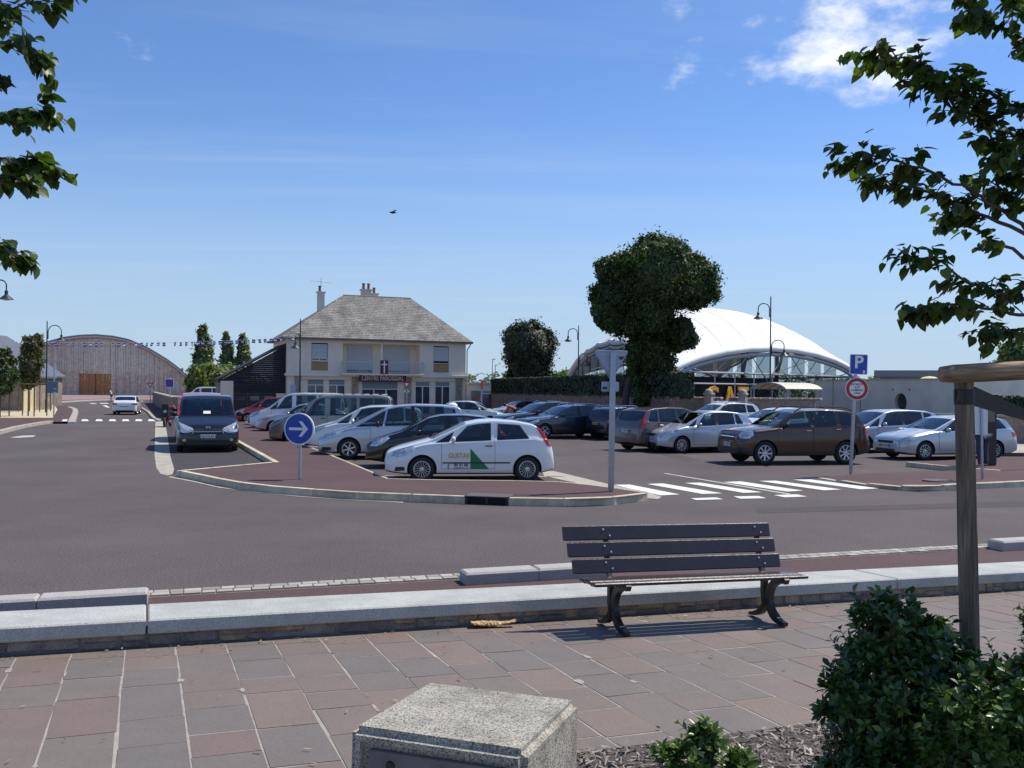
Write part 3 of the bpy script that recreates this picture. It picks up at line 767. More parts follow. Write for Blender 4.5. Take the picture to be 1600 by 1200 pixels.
def bin_():
    H_ = .85
    c = [uv_of(GP(x, y, H_)) for x, y in [(662, 1068), (898, 1097), (832, 1180), (550, 1141)]]
    cu = sum(p[0] for p in c)/4; cv_ = sum(p[1] for p in c)/4
    e = Vector((c[1][0]-c[0][0], c[1][1]-c[0][1])); ang = atan2(e.y, e.x)
    t = thing('litter_bin', 'square exposed aggregate concrete litter bin with a dark metal door in the foreground', 'litter bin')
    in_plaza(t, (cu, cv_, 0), ang)
    wx, wy = .57, .56
    bm = bmesh.new(); bmesh.ops.create_cube(bm, size=1)
    for v in bm.verts: v.co = Vector((v.co.x*wx, v.co.y*wy, (v.co.z+.5)*H_+.01))
    # opening for the door in the front (-y) face
    f = min(bm.faces, key=lambda f: f.calc_center_median().y)
    r = bmesh.ops.inset_region(bm, faces=[f], thickness=.055, depth=0)
    r2 = bmesh.ops.extrude_face_region(bm, geom=[f]); vs = [g for g in r2['geom'] if isinstance(g, bmesh.types.BMVert)]
    bmesh.ops.translate(bm, verts=vs, vec=(0, .03, 0)); 
    bmesh.ops.delete(bm, geom=[f] if f.is_valid else [], context='FACES_ONLY')
    big = [e for e in bm.edges if e.calc_length() > .45 and all(abs(abs(v.co.x)-wx/2) < 1e-4 and abs(abs(v.co.y)-wy/2) < 1e-4 for v in e.verts)]
    bmesh.ops.bevel(bm, geom=big, offset=.022, segments=3, affect='EDGES')
    bmesh.ops.recalc_face_normals(bm, faces=bm.faces)
    me = bpy.data.meshes.new('body'); bm.to_mesh(me); bm.free(); me.materials.append(M_agg); smooth_mesh(me, 40); link_mesh('body', me, t)
    mb = MB(); mb.box((0, -wy/2+.022, H_/2+.01), (wx-.125, .012, H_-.125), bev=.004)
    d = mb.build('door', mat('bin_door_steel', (.16, .155, .17), .5, metal=.4, var=.25, vscale=8), t)
    for sx in (-1, 1):
        mb = MB(); mb.lathe([(0, .008), (.012, .006), (.016, 0)], 12, M=Matrix.Translation((sx*.15, -wy/2+.015, H_-.095)) @ Matrix.Rotation(R(90), 4, 'X'))
        mb.build('screw', M_iron, d)
    mb = MB(); mb.box((0, -wy/2+.0135, H_-.16), (.30, .004, .06)); mb.build('rust_stain', mat('rust', (.24, .19, .12), .8, var=.4, vscale=20), d)
bin_()
# ================================================================== VEHICLES
M_liner = mat('headliner', (.10, .10, .10), .9)
def paint(name, col, metal=0.0, rough=.28, coat=.9):
    m = mat('paint_'+name, col, rough, metal=metal, coat=coat, var=.015, vscale=2); nt = m.node_tree
    if 'Mix Shader' not in nt.nodes:      # the inside of the body shell is grey lining
        g = nt.nodes.new('ShaderNodeNewGeometry'); d = nt.nodes.new('ShaderNodeBsdfDiffuse'); d.inputs[0].default_value = (.07, .07, .07, 1)
        ms = nt.nodes.new('ShaderNodeMixShader'); nt.links.new(g.outputs['Backfacing'], ms.inputs[0]); nt.links.new(nt.nodes['Principled BSDF'].outputs[0], ms.inputs[1]); nt.links.new(d.outputs[0], ms.inputs[2])
        nt.links.new(ms.outputs[0], nt.nodes['Material Output'].inputs[0])
    return m
M_glass = mat('car_glass', (.006, .008, .008), .02)
def glass_nodes(m, tint, ior=1.48, extra=.10):
    nt = m.node_tree; out = nt.nodes['Material Output']
    tr = nt.nodes.new('ShaderNodeBsdfTransparent'); tr.inputs[0].default_value = tint+(1,)
    gl = nt.nodes.new('ShaderNodeBsdfGlossy'); gl.inputs['Roughness'].default_value = .015; gl.inputs[0].default_value = (.95, .97, 1, 1)
    fr = nt.nodes.new('ShaderNodeFresnel'); fr.inputs[0].default_value = ior
    ad = nt.nodes.new('ShaderNodeMath'); ad.operation = 'ADD'; ad.use_clamp = True; ad.inputs[1].default_value = extra*.3; nt.links.new(fr.outputs[0], ad.inputs[0])
    ms = nt.nodes.new('ShaderNodeMixShader'); nt.links.new(ad.outputs[0], ms.inputs[0]); nt.links.new(tr.outputs[0], ms.inputs[1]); nt.links.new(gl.outputs[0], ms.inputs[2]); nt.links.new(ms.outputs[0], out.inputs[0])
glass_nodes(M_glass, (.42, .52, .50))
M_seat = mat('seat_fabric', (.035, .035, .04), .9)
M_trim = mat('black_plastic', (.018, .018, .019), .55)
M_tyre = mat('tyre_rubber', (.018, .017, .017), .8, bump=.1)
M_alloy = mat('alloy_silver', (.58, .59, .60), .3, metal=.75)
M_alloyd = mat('alloy_shadow', (.03, .03, .03), .6)
M_lamp = mat('lamp_glass', (.50, .53, .56), .08, metal=.45, spec=.9, var=.45, vscale=14)
M_tail = mat('tail_red', (.42, .012, .015), .12, spec=.8, var=.2, vscale=12)
M_amber = mat('amber', (.8, .12, .01), .2)
M_plate = mat('plate_white', (.75, .75, .72), .5)
M_pblue = mat('plate_blue', (.02, .05, .35), .4)
M_pglyph = mat('plate_ink', (.02, .02, .02), .6)
M_chrome = mat('chrome', (.75, .75, .77), .12, metal=1.0)
M_cabin = mat('cabin', (.03, .03, .032), .8)

def interp(pts, x, sm=.06):
    xs = [p[0] for p in pts]; zs = [p[1] for p in pts]
    f = lambda t: float(np.interp(t, xs, zs))
    if x < .08 or x > xs[-1]-.08: return f(x)
    return (f(x-sm)+2*f(x-sm/2)+2*f(x)+2*f(x+sm/2)+f(x+sm))/8
class Shell:
    def __init__(s, sp):
        s.__dict__.update(sp); s.hw = s.W/2
    def zt(s, x): return interp(s.top, x, s.sm)
    def wb(s, x):
        t = min(1, x/s.nl); w = s.nw+(1-s.nw)*sqrt(max(0, 1-(1-t)**2))
        t = min(1, (s.L-x)/s.tl); w *= s.tw+(1-s.tw)*sqrt(max(0, 1-(1-t)**2))
        return s.hw*w
    def zs(s, x):
        t = min(1, x/.5); a = s.sill+(.06+s.nosecut)*(1-t)**1.5
        t = min(1, (s.L-x)/.5); return a+.10*(1-t)**1.5
    def zb(s, x): return min(interp(s.belt, x, .1), s.zt(x)-.075)
    def yside(s, x, z):
        w = s.wb(x); b = s.zb(x); lo = s.zs(x)
        if z <= b:
            t = (z-lo)/max(.05, b-lo); k = abs(t-.52)/.52
            return w-.035*k**2.2-.012*max(0, 1-abs(t-.86)/.1)
        return w-.035-.03*min(1, (z-b)/.04)-s.tumble*max(0, z-b)
    def section(s, x):
        b, lo, t = s.zb(x), s.zs(x), s.zt(x); pts = [(0, lo+.03), (s.wb(x)*.55, lo+.02), (s.wb(x)-.09, lo)]
        n1, n2 = 9, 6
        for i in range(n1+1):
            z = lo+.03+(b-lo-.03)*i/n1; pts.append((s.yside(x, z), z))
        ze = t-.045
        for i in range(1, n2+1):
            z = b+(ze-b)*i/n2; pts.append((s.yside(x, z), z))
        y0 = s.yside(x, ze); cr = s.crown
        yc = y0-.05
        pts.append((y0-.015, t-.020-cr*.8)) if False else None
        ztop = lambda y: t-cr*(abs(y)/max(.1, y0))**2.2
        zc = ztop(y0-.045)
        for a in (.45, .95): pts.append((y0-.045+.045*cos(a), ze+(zc-ze)*sin(a)))
        for k in range(8):
            y = (y0-.045)*(1-k/7.0); pts.append((y, ztop(y)))
        return pts
    def ye(s, x): return s.yside(x, s.zt(x)-.045)
def build_shell(sp):
    s = Shell(sp); L = s.L
    xs = sorted(set([0, .012, .03, .055, .09, .13, .18]+list(np.round(np.arange(.24, L-.2, .055), 4))+[L-.18, L-.13, L-.09, L-.055, L-.03, L-.012, L]))
    rows = [s.section(x) for x in xs]; n = len(rows[0]); bm = bmesh.new(); R_, L_ = [], []
    for x, r in zip(xs, rows):
        R_.append([bm.verts.new((x, y, z)) for y, z in r])
        L_.append([R_[-1][i] if abs(r[i][0]) < 1e-6 else bm.verts.new((x, -r[i][0], r[i][1])) for i in range(n)])
    for a in range(len(xs)-1):
        for i in range(n-1):
            for S, fl in ((R_, 0), (L_, 1)):
                q = [S[a][i], S[a][i+1], S[a+1][i+1], S[a+1][i]]
                q = list(dict.fromkeys(q))
                if len(q) > 2:
                    bm.faces.new(q if fl else q[::-1])
    for a in (0, len(xs)-1):
        ring = R_[a]+L_[a][::-1]; ring = list(dict.fromkeys(ring))
        try: bm.faces.new(ring)
        except Exception: pass
    bmesh.ops.recalc_face_normals(bm, faces=bm.faces)
    return s, bm
def hull2(poly):
    a = sum(poly[i][0]*poly[(i+1) % len(poly)][1]-poly[(i+1) % len(poly)][0]*poly[i][1] for i in range(len(poly)))
    return poly if a > 0 else poly[::-1]
def patch(src, polys, axis, sign=0, lim=None, off=.004, nmin=.15, thick=0.0):
    """cut convex outlines out of a shell and lift them a few millimetres: panes, lamps, doors, grilles"""
    outv, outf = [], []
    for poly in polys:
        poly = hull2([Vector(p) for p in poly]); bm = src.copy()
        ax = {'x': (1, 2), 'y': (0, 2), 'z': (0, 1)}[axis]; k = {'x': 0, 'y': 1, 'z': 2}[axis]
        sg = sign if sign else 1
        dele = [f for f in bm.faces if f.normal[k]*sg < nmin]
        bmesh.ops.delete(bm, geom=dele, context='FACES')
        mn = [min(p[i] for p in poly) for i in (0, 1)]; mx = [max(p[i] for p in poly) for i in (0, 1)]
        dele = [f for f in bm.faces if any(max(v.co[ax[i]] for v in f.verts) < mn[i] or min(v.co[ax[i]] for v in f.verts) > mx[i] for i in (0, 1)) or (lim and not lim(f.calc_center_median()))]
        bmesh.ops.delete(bm, geom=dele, context='FACES')
        for i in range(len(poly)):
            a, b = poly[i], poly[(i+1) % len(poly)]; d = b-a; nn = (d.y, -d.x)
            co = [0, 0, 0]; no = [0, 0, 0]; co[ax[0]], co[ax[1]] = a; no[ax[0]], no[ax[1]] = nn
            if Vector(no).length < 1e-9: continue
            bmesh.ops.bisect_plane(bm, geom=bm.verts[:]+bm.edges[:]+bm.faces[:], plane_co=co, plane_no=no, clear_outer=True, dist=1e-5)
        bm.normal_update()
        nv = [v.normal.copy() for v in bm.verts]
        for v, q in zip(bm.verts, nv): v.co += q*off
        bm.verts.index_update()
        b0 = len(outv); outv += [v.co.copy() for v in bm.verts]; outf += [[b0+v.index for v in f.verts] for f in bm.faces]
        # skirt back to the body
        for e in bm.edges:
            if e.is_boundary:
                a, b = e.verts; f = e.link_faces[0]
                vs = [v for v in f.verts]; i = vs.index(a); fwd = vs[(i+1) % len(vs)] == b
                if not fwd: a, b = b, a
                k0 = len(outv); outv += [a.co-nv[a.index]*(off+.003), b.co-nv[b.index]*(off+.003)]
                outf.append([b0+b.index, b0+a.index, k0, k0+1])
        bm.free()
    return outv, outf
def cut_hole(bm, poly, axis, sg, nmin):
    poly = hull2([Vector(p) for p in poly]); c = sum(poly, Vector((0, 0)))/len(poly); poly = [p+(c-p).normalized()*.014 for p in poly]
    ax = {'x': (1, 2), 'y': (0, 2), 'z': (0, 1)}[axis]; k = {'x': 0, 'y': 1, 'z': 2}[axis]
    mn = [min(p[i] for p in poly) for i in (0, 1)]; mx = [max(p[i] for p in poly) for i in (0, 1)]
    bm.normal_update()
    fs = [f for f in bm.faces if f.normal[k]*sg >= nmin and not any(max(v.co[ax[i]] for v in f.verts) < mn[i] or min(v.co[ax[i]] for v in f.verts) > mx[i] for i in (0, 1))]
    if axis == 'z': fs = [f for f in fs if f.calc_center_median().z > .8]
    pl = []
    for i in range(len(poly)):
        a, b = poly[i], poly[(i+1) % len(poly)]; d = b-a; co = [0, 0, 0]; no = [0, 0, 0]; co[ax[0]], co[ax[1]] = a; no[ax[0]], no[ax[1]] = d.y, -d.x
        pl.append((Vector(co), Vector(no).normalized()))
        g = set(fs)
        for f in fs: g.update(f.edges); g.update(f.verts)
        r = bmesh.ops.bisect_plane(bm, geom=list(g), plane_co=co, plane_no=no, dist=1e-5)
        fs = list({f for f in r['geom'] if isinstance(f, bmesh.types.BMFace)} | {f for f in fs if f.is_valid})
    dele = [f for f in fs if f.is_valid and all((f.calc_center_median()-co).dot(no) < 1e-5 for co, no in pl)]
    bmesh.ops.delete(bm, geom=dele, context='FACES')
def patch_obj(name, src, polys, axis, m, parent, L, sign=0, lim=None, off=.004, nmin=.15):
    v, f = patch(src, polys, axis, sign, lim, off, nmin)
    if not f: return None
    v = [(L/2-p[0], -p[1], p[2]) for p in v]
    me = bpy.data.meshes.new(name); me.from_pydata(v, [], f); me.materials.append(m); smooth_mesh(me, 50)
    return link_mesh(name, me, parent)
WHEELS = {}
def wheel_meshes(R_, w, style):
    key = (round(R_, 2), w, style)
    if key in WHEELS: return WHEELS[key]
    RX = Matrix.Rotation(R(90), 4, 'X'); rr = R_*.66
    mb = MB(); mb.lathe([(rr, -w/2+.01), (rr+.02, -w/2), (R_-.03, -w/2+.005), (R_-.006, -w/2+.03), (R_, -w/4), (R_, w/4), (R_-.006, w/2-.03), (R_-.03, w/2-.005), (rr+.02, w/2), (rr, w/2-.01)], 32, M=RX, closed=True)
    ty = mb.mesh('tyre', M_tyre, True, 50)
    mb = MB(); mb.mat(1); mb.lathe([(0, .02), (rr+.004, .02), (rr+.004, -.02)], 32, M=RX)
    mb.mat(0); mb.lathe([(rr+.002, w/2-.015), (rr-.018, w/2-.008), (rr-.03, w/2-.03), (rr-.03, .0)], 32, M=RX)
    mb.lathe([(0, w/2-.022), (.03, w/2-.022), (.05, w/2-.03), (.055, .02)], 16, M=RX)
    n, wd, tw = {'multi': (15, .014, .5), 'five': (5, .05, .75), 'six': (6, .042, .8), 'seven': (7, .034, .8), 'steel': (8, .045, .95), 'ten': (5, .028, .6), 'eight': (8, .036, .9)}[style]
    pr = [0, .11] if style == 'ten' else [0]
    for k in range(n):
        for da in pr:
            a = 2*pi*k/n
            Mx = Matrix.Rotation(a, 4, 'Y')
            o = .0 if len(pr) == 1 else (-.028 if da == 0 else .028)
            vs = [Vector((o-wd/2*tw, -w/2+.03, .04)), Vector((o+wd/2*tw, -w/2+.03, .04)), Vector((o*1.5+wd/2, -w/2+.018, rr-.015)), Vector((o*1.5-wd/2, -w/2+.018, rr-.015))]
            vs2 = [v+Vector((0, .035, 0)) for v in vs]
            mb.add([Mx @ v for v in vs+vs2], [(0, 1, 2, 3), (0, 4, 5, 1), (3, 2, 6, 7), (1, 5, 6, 2), (0, 3, 7, 4)])
    rim = mb.mesh('rim', [M_alloy, M_alloyd], True, 35)
    WHEELS[key] = (ty, rim); return ty, rim
def Q(*p): return [tuple(x) for x in p]

def make_car(name, cat, label, S, body_m):
    """x runs from the nose (0) to the tail (L) while it is built; the thing's own axis has the nose towards +x"""
    d = dict(sm=.06, nl=.6, nw=.72, tl=.4, tw=.80, sill=.19, nosecut=.0, tumble=.26, crown=.035, R=.31, tw_=.20, style='multi', bot=None)
    d.update(S); s, bm = build_shell(d); L = s.L
    t = thing(name, label, cat)
    # body with wheel wells
    me = bpy.data.meshes.new('body'); b2 = bm.copy()
    for v in b2.verts: v.co = (L/2-v.co.x, -v.co.y, v.co.z)
    b2.to_mesh(me); b2.free(); me.materials.append(body_m); me.materials.append(M_trim)
    bo = link_mesh('body', me, t)
    axles = [s.fo, s.fo+s.wbase]; Ra = s.R+.045
    cm = MB()
    for ax_ in axles:
        for sg in (-1, 1):
            cm.lathe([(0, .18), (Ra, .18), (Ra, -.22), (0, -.22)], 40, M=Matrix.Translation((L/2-ax_, sg*(s.hw-.05), s.R)) @ Matrix.Rotation(R(90), 4, 'X'))
    co = cm.build('cut', M_trim, merge=True)
    md = bo.modifiers.new('b', 'BOOLEAN'); md.object = co; md.operation = 'DIFFERENCE'; md.solver = 'EXACT'
    dg = bpy.context.evaluated_depsgraph_get(); dg.update()
    nm = bpy.data.meshes.new_from_object(bo.evaluated_get(dg)); bo.modifiers.clear(); nm.name = 'body'
    bo.data = nm; bpy.data.objects.remove(co)
    nm.materials.clear(); nm.materials.append(body_m); nm.materials.append(M_trim)
    for p in nm.polygons:
        c = p.center; p.material_index = 0
        for ax_ in axles:
            dd = math.hypot(c.x-(L/2-ax_), c.z-s.R)
            if dd < Ra+.004 and not (abs(p.normal.y) > .6 and abs(c.y) > s.hw-.16): p.material_index = 1
        if p.normal.z < -.6 and c.z < .4: p.material_index = 1
    smooth_mesh(nm, 80)
    pb = bmesh.new(); pb.from_mesh(nm)
    for v in pb.verts: v.co = (L/2-v.co.x, -v.co.y, v.co.z)
    pb.normal_update(); bm.normal_update()
    holes = []
    po = lambda nm_, polys, axis, m, sign=0, lim=None, off=.004, nmin=.15, src=bm, par=t: patch_obj(nm_, src, polys, axis, m, par, L, sign, lim, off, nmin)
    # windscreen, rear window
    def screen(nm_, x0, x1, mrg=.045):
        y0, y1 = s.ye(x0)-mrg, s.ye(x1)-mrg
        xm = (x0+x1)/2; ym = s.ye(xm)-mrg
        bow = .06*(1 if x0 < x1 else -1)
        poly = [(x0+bow, -y0*.97), (x0, -y0*.6), (x0-bow*.15, 0), (x0, y0*.6), (x0+bow, y0*.97), (xm, ym), (x1+bow*.3, y1), (x1, 0), (x1+bow*.3, -y1), (xm, -ym)]
        poly = convex(poly); holes.append((poly, 'z', 1, .08))
        return po(nm_, [poly], 'z', M_glass, 1, nmin=.08)
    if s.screen: 
        w_ = screen('windscreen', *s.screen)
        if s.get_wiper:
            mb = MB()
            x0 = s.screen[0]+.07
            for yy, dy in ((.05, .55), (-.55, .45)):
                pts = [(L/2-x, -y, s.zt(x)-s.crown*(abs(y)/.6)**2.2+.02) for x, y in ((x0, yy+0), (x0+.05, yy+dy*.5), (x0+.11, yy+dy))]
                mb.tube(pts, .009, 5)
            mb.build('wiper', M_trim, t)
    if s.rear: 
        a, b = s.rear
        if a < b: screen('rear_window', b, a)
        else: pass
    if s.tailwin:
        holes.append((s.tailwin, 'x', 1, .25))
        po('rear_window', [s.tailwin], 'x', M_glass, 1, nmin=.25)
    # side windows
    for sg in (1, -1):
        for w_ in s.windows:
            (b0, t0, b1, t1) = w_[:4]; mg = w_[4] if len(w_) > 4 else .075
            bot = [(b0, s.zb(b0)+.025), (b1, s.zb(b1)+.025)]
            tp = [(x, min(s.zt(x)-mg, s.zt(x)-mg)) for x in np.linspace(t1, t0, 5)]
            poly = convex(bot+tp); holes.append((poly, 'y', sg, .3))
            po('side_window', [poly], 'y', M_glass, sg, nmin=.3, off=.005)
        for w_ in s.pillars:   # black posts between panes
            (b0, t0, b1, t1) = w_
            poly = convex([(b0, s.zb(b0)+.02), (b1, s.zb(b1)+.02), (t1, s.zt(t1)-.07), (t0, s.zt(t0)-.07)])
            po('pillar_trim', [poly], 'y', M_trim, sg, nmin=.3, off=.0035)
        # doors: dark joint below, painted skin above
        for (x0, x1) in s.doors:
            def outline(e):
                zl = s.sill+.13-e; c = .10
                if any(abs(x1-a) < Ra+.25 for a in axles[1:]):  # rear door runs round the wheel
                    xa = axles[1]-Ra-.03; cut = [(xa+e, zl), (min(x1, xa+.34)+e, s.R+Ra*.75)]
                    if x1 <= xa: cut = [(x1+e, zl)]
                else: cut = [(x1+e, zl)]
                return convex([(x0-e, zl), *cut, (x1+e, s.zb(x1)-.012), (x0-e, s.zb(x0)-.012)])
            po('door_gap', [outline(.009)], 'y', M_trim, sg, src=pb, off=.0015, nmin=.3, lim=lambda c: abs(c.y) > s.hw-.2)
            dr = po('door', [outline(0)], 'y', body_m, sg, src=pb, off=.005, nmin=.3, lim=lambda c: abs(c.y) > s.hw-.2)
            hx, hz = x1-.14, min(s.zb(x1-.15)-.09, s.zb(x0+.2)-.06)
            mb = MB(); y = s.yside(hx, hz); mb.box((L/2-hx, -sg*(y+.022), hz), (.17, .026, .03), bev=.012)
            mb.build('handle', M_trim if s.blackhandle else body_m, dr or t, smooth=True)
        if s.strip:
            z0, z1, xa, xb = s.strip
            po('rub_strip', [[(xa, z0), (xb, z0), (xb, z1), (xa, z1)]], 'y', M_trim, sg, src=pb, off=.014, nmin=.3)
        if s.cladding:
            zc = s.cladding
            po('cladding', [[(0.02, 0), (L-.02, 0), (L-.02, zc), (.02, zc)]], 'y', M_trim, sg, src=pb, off=.006, nmin=.12, lim=lambda c: abs(c.y) > s.hw*.6)
        for nm_, poly, m in s.side_marks:
            po(nm_, [poly], 'y', m, sg, src=pb, off=.006, nmin=.10)
    for nm_, poly, m in s.front_marks:
        po(nm_, [poly], 'x', m, -1, off=.006, nmin=.12, lim=lambda c: c.x < .5)
    for nm_, poly, m in s.rear_marks:
        po(nm_, [poly], 'x', m, 1, off=.006, nmin=.12, lim=lambda c: c.x > L-.6)
    # plates
    for end, z, txt, yl in s.plates:
        x = -.012 if end == 'f' else L+.012
        mb = MB(); mb.box((L/2-x, 0, z), (.012, .52, .11), bev=.004); pl = mb.build('number_plate', yl or M_plate, t)
        sgx = 1 if end == 'f' else -1
        mb = MB(); 
        for sy in (-.24, .24): mb.box((L/2-x+sgx*.0075, sy, z), (.002, .04, .108))
        mb.build('plate_band', M_pblue, pl)
        Mx = basis((L/2-x+sgx*.009, 0, z-.002), (0, sgx, 0), (0, 0, 1))
        put_text('plate_text', txt, .098, M_pglyph, pl, Mx, .0008, bold=.002, sx=.92)
    # mirrors
    mx, mz = s.mirror
    for sg in (1, -1):
        y = s.yside(mx, s.zb(mx)+.01)
        mb = MB(); mb.box((L/2-mx, -sg*(y+.04), mz-.035), (.05, .12, .035))
        bmx = bmesh.new(); bmesh.ops.create_icosphere(bmx, subdivisions=2, radius=1)
        for v in bmx.verts:
            v.co = (v.co.x*(.075 if v.co.x > 0 else .045), v.co.y*.105*s.mscale, v.co.z*.075*s.mscale)
            v.co += Vector((L/2-mx, -sg*(y+.13), mz+.02*s.mscale))
        vs = [v.co.copy() for v in bmx.verts]; fs = [[v.index for v in f.verts] for f in bmx.faces]; bmx.free()
        mb.mat(1); mb.add(vs, fs)
        mb.build('mirror', [M_trim, M_trim if s.blackmirror else body_m], t, smooth=True, angle=60)
    # roof rails
    if s.rails:
        x0, x1, m, hgt = s.rails
        for sg in (1, -1):
            pts = []
            for i in range(9):
                x = x0+(x1-x0)*i/8; e = min(1, min(i, 8-i)/1.0)
                pts.append((L/2-x, -sg*(s.ye(x)-.05), s.zt(x)+hgt*e-.012))
            mb = MB(); mb.tube(pts, .02, 6); mb.build('roof_rail', m, t, smooth=True)
    if s.aerial:
        x, l = s.aerial; mb = MB(); mb.tube([(L/2-x, 0, s.zt(x)-.01), (L/2-x-l*.75, 0, s.zt(x)+l*.55)], .006, 5); mb.build('aerial', M_trim, t)
    # wheels
    ty, rim = wheel_meshes(s.R, s.tw_, s.style)
    for ax_ in axles:
        for sg in (1, -1):   # local y of the car; sg=-1 is local -y side
            o = link_mesh('wheel', ty, t); o.location = (L/2-ax_, sg*(s.hw-s.tw_/2-.02), s.R); o.rotation_euler.z = 0 if sg < 0 else pi
            r_ = link_mesh('rim', rim, o); r_.rotation_euler.y = random.uniform(0, 6)
    # open the shell behind the panes and furnish the cabin
    for poly, axis, sg, nmin in holes: cut_hole(pb, poly, axis, sg, nmin)
    for v in pb.verts: v.co = (L/2-v.co.x, -v.co.y, v.co.z)
    pb.to_mesh(nm); smooth_mesh(nm, 80)
    xs_ = s.windows[1][0]+.62 if len(s.windows) > 1 else 2.0; zbx = s.zb(xs_); zr_ = s.zt(xs_)
    mb = MB(); x0, x1 = s.windows[0][0]-.1, s.windows[-1][2]+.1
    mb.box((L/2-(x0+x1)/2, 0, zbx-.42), (x1-x0, s.W-.34, .05)); mb.box((L/2-s.windows[0][0]-.05, 0, zbx-.10), (.50, s.W-.36, .22), bev=.05); mb.build('cabin_floor', M_seat, t)
    def seat(x, y, w_):
        mb = MB(); Mx = Matrix.Translation((L/2-x, y, zbx-.34)) @ Matrix.Rotation(R(-14), 4, 'Y')
        mb.box((-.0, 0, .30), (.13, w_, .62), M=Mx, bev=.05); mb.box((.0, 0, .70), (.09, w_*.45 if w_ < .8 else w_*.2, .17), M=Mx, bev=.03); mb.box((.22, 0, .04), (.46, w_, .12), M=Mx, bev=.04)
        mb.build('seat', M_seat, t, smooth=True)
    for sy in (-1, 1): seat(xs_+.15, sy*.38, .48)
    if x1-xs_ > 1.3: seat(min(xs_+1.05, x1-.45), 0, s.W-.55)
    mb = MB(); Mx = Matrix.Translation((L/2-(xs_-.42), .37, zbx-.02)) @ Matrix.Rotation(R(65), 4, 'Y')
    mb.tube([Mx @ Vector((cos(a)*.18, sin(a)*.18, 0)) for a in [k*2*pi/16 for k in range(17)]], .014, 5); mb.build('steering_wheel', M_trim, t)
    # dark underside
    mb = MB(); mb.box((0, 0, s.sill+.03), (L-.9, s.W-.5, .1)); mb.build('underbody', M_trim, t)
    for k_, f in s.extra.items(): f(t, s, body_m)
    bm.free(); pb.free()
    t['_spec'] = 0; del t['_spec']
    return t
def convex(pts):
    pts = sorted(set((round(p[0], 5), round(p[1], 5)) for p in pts)); 
    def half(ps):
        h = []
        for p in ps:
            while len(h) > 1 and (h[-1][0]-h[-2][0])*(p[1]-h[-2][1])-(h[-1][1]-h[-2][1])*(p[0]-h[-2][0]) <= 1e-9: h.pop()
            h.append(p)
        return h
    a = half(pts); b = half(pts[::-1]); return a[:-1]+b[:-1]
BASE = dict(screen=None, rear=None, tailwin=None, windows=[], pillars=[], doors=[], strip=None, cladding=None, side_marks=[], front_marks=[], rear_marks=[], plates=[], mirror=(1.5, .95), mscale=1.0, rails=None, aerial=None, blackhandle=True, blackmirror=False, get_wiper=True, extra={})
def spec(**k): d = dict(BASE); d.update(k); return d
def mirrorp(nm, poly, m): return [(nm, poly, m), (nm, [(-a, b) for a, b in poly], m)]
PT = 'AB-123-CD'

# ---- the types seen in the car park
SP = {}
SP['hatch3'] = spec(L=4.03, W=1.69, H=1.49, fo=.86, wbase=2.51, R=.305, style='multi', nw=.70, nl=.75, tw=.84, tl=.5,
    top=[(0, .60), (.02, .66), (.08, .73), (.30, .82), (.60, .90), (1.02, 1.005), (1.9, 1.405), (2.2, 1.465), (2.6, 1.49), (3.1, 1.465), (3.55, 1.385), (3.72, 1.27), (3.90, 1.0), (3.99, .84), (4.03, .62)],
    belt=[(0, .52), (.4, .74), (1.0, .90), (2.0, .94), (3.5, 1.01), (4.03, 1.0)],
    screen=(1.06, 1.88), rear=(3.60, 3.90), windows=[(1.18, 1.55, 1.50, 1.62, .09), (1.56, 1.93, 2.50, 2.50, .085), (2.64, 2.66, 3.42, 3.20, .10)], pillars=[],
    doors=[(1.32, 2.58)], strip=(.445, .475, 1.34, 2.95), mirror=(1.60, 1.0),
    side_marks=[('headlight', convex([(.14, .60), (.20, .72), (.62, .86), (.72, .80), (.50, .64), (.30, .59)]), M_lamp), ('foglight', [(.22, .26), (.46, .28), (.44, .37), (.24, .36)], M_trim), ('tail_light', convex([(3.60, 1.30), (3.70, 1.30), (3.92, .98), (3.96, .84), (3.84, .86)]), M_tail)],
    front_marks=[('grille', [(-.36, .50), (.36, .50), (.40, .63), (-.40, .63)], M_trim), ('intake', [(-.42, .22), (.42, .22), (.40, .33), (-.40, .33)], M_trim)], plates=[('f', .43, 'AV 481 SB', None)])
SP['hatch5'] = spec(L=3.98, W=1.70, H=1.50, fo=.82, wbase=2.48, R=.30, style='eight', nw=.66, nl=.8, tw=.84, tl=.5,
    top=[(0, .58), (.02, .66), (.10, .76), (.45, .88), (.98, 1.04), (1.75, 1.43), (2.1, 1.50), (2.7, 1.51), (3.25, 1.46), (3.55, 1.37), (3.85, .98), (3.94, .84), (3.98, .60)],
    belt=[(0, .55), (.4, .78), (1.0, .92), (2.0, .95), (3.3, 1.02), (3.98, 1.0)],
    screen=(1.0, 1.76), rear=(3.57, 3.84), windows=[(1.08, 1.42, 1.36, 1.48, .09), (1.42, 1.80, 2.22, 2.22), (2.32, 2.32, 3.02, 2.98), (3.07, 3.05, 3.36, 3.18, .09)], pillars=[(2.22, 2.22, 2.32, 2.32)],
    doors=[(1.28, 2.27), (2.28, 3.12)], mirror=(1.48, 1.0),
    side_marks=[('headlight', convex([(.12, .62), (.20, .74), (.62, .90), (.68, .84), (.45, .66), (.3, .61)]), M_lamp), ('tail_light', convex([(3.66, 1.20), (3.78, 1.16), (3.95, .86), (3.94, .74), (3.78, .80)]), M_tail)],
    front_marks=[('grille', convex([(-.26, .60), (.26, .60), (.36, .68), (0, .70), (-.36, .68)]), M_trim), ('intake', [(-.40, .24), (.40, .24), (.44, .36), (-.44, .36)], M_trim)], plates=[('f', .47, 'CR 207 MK', None)])
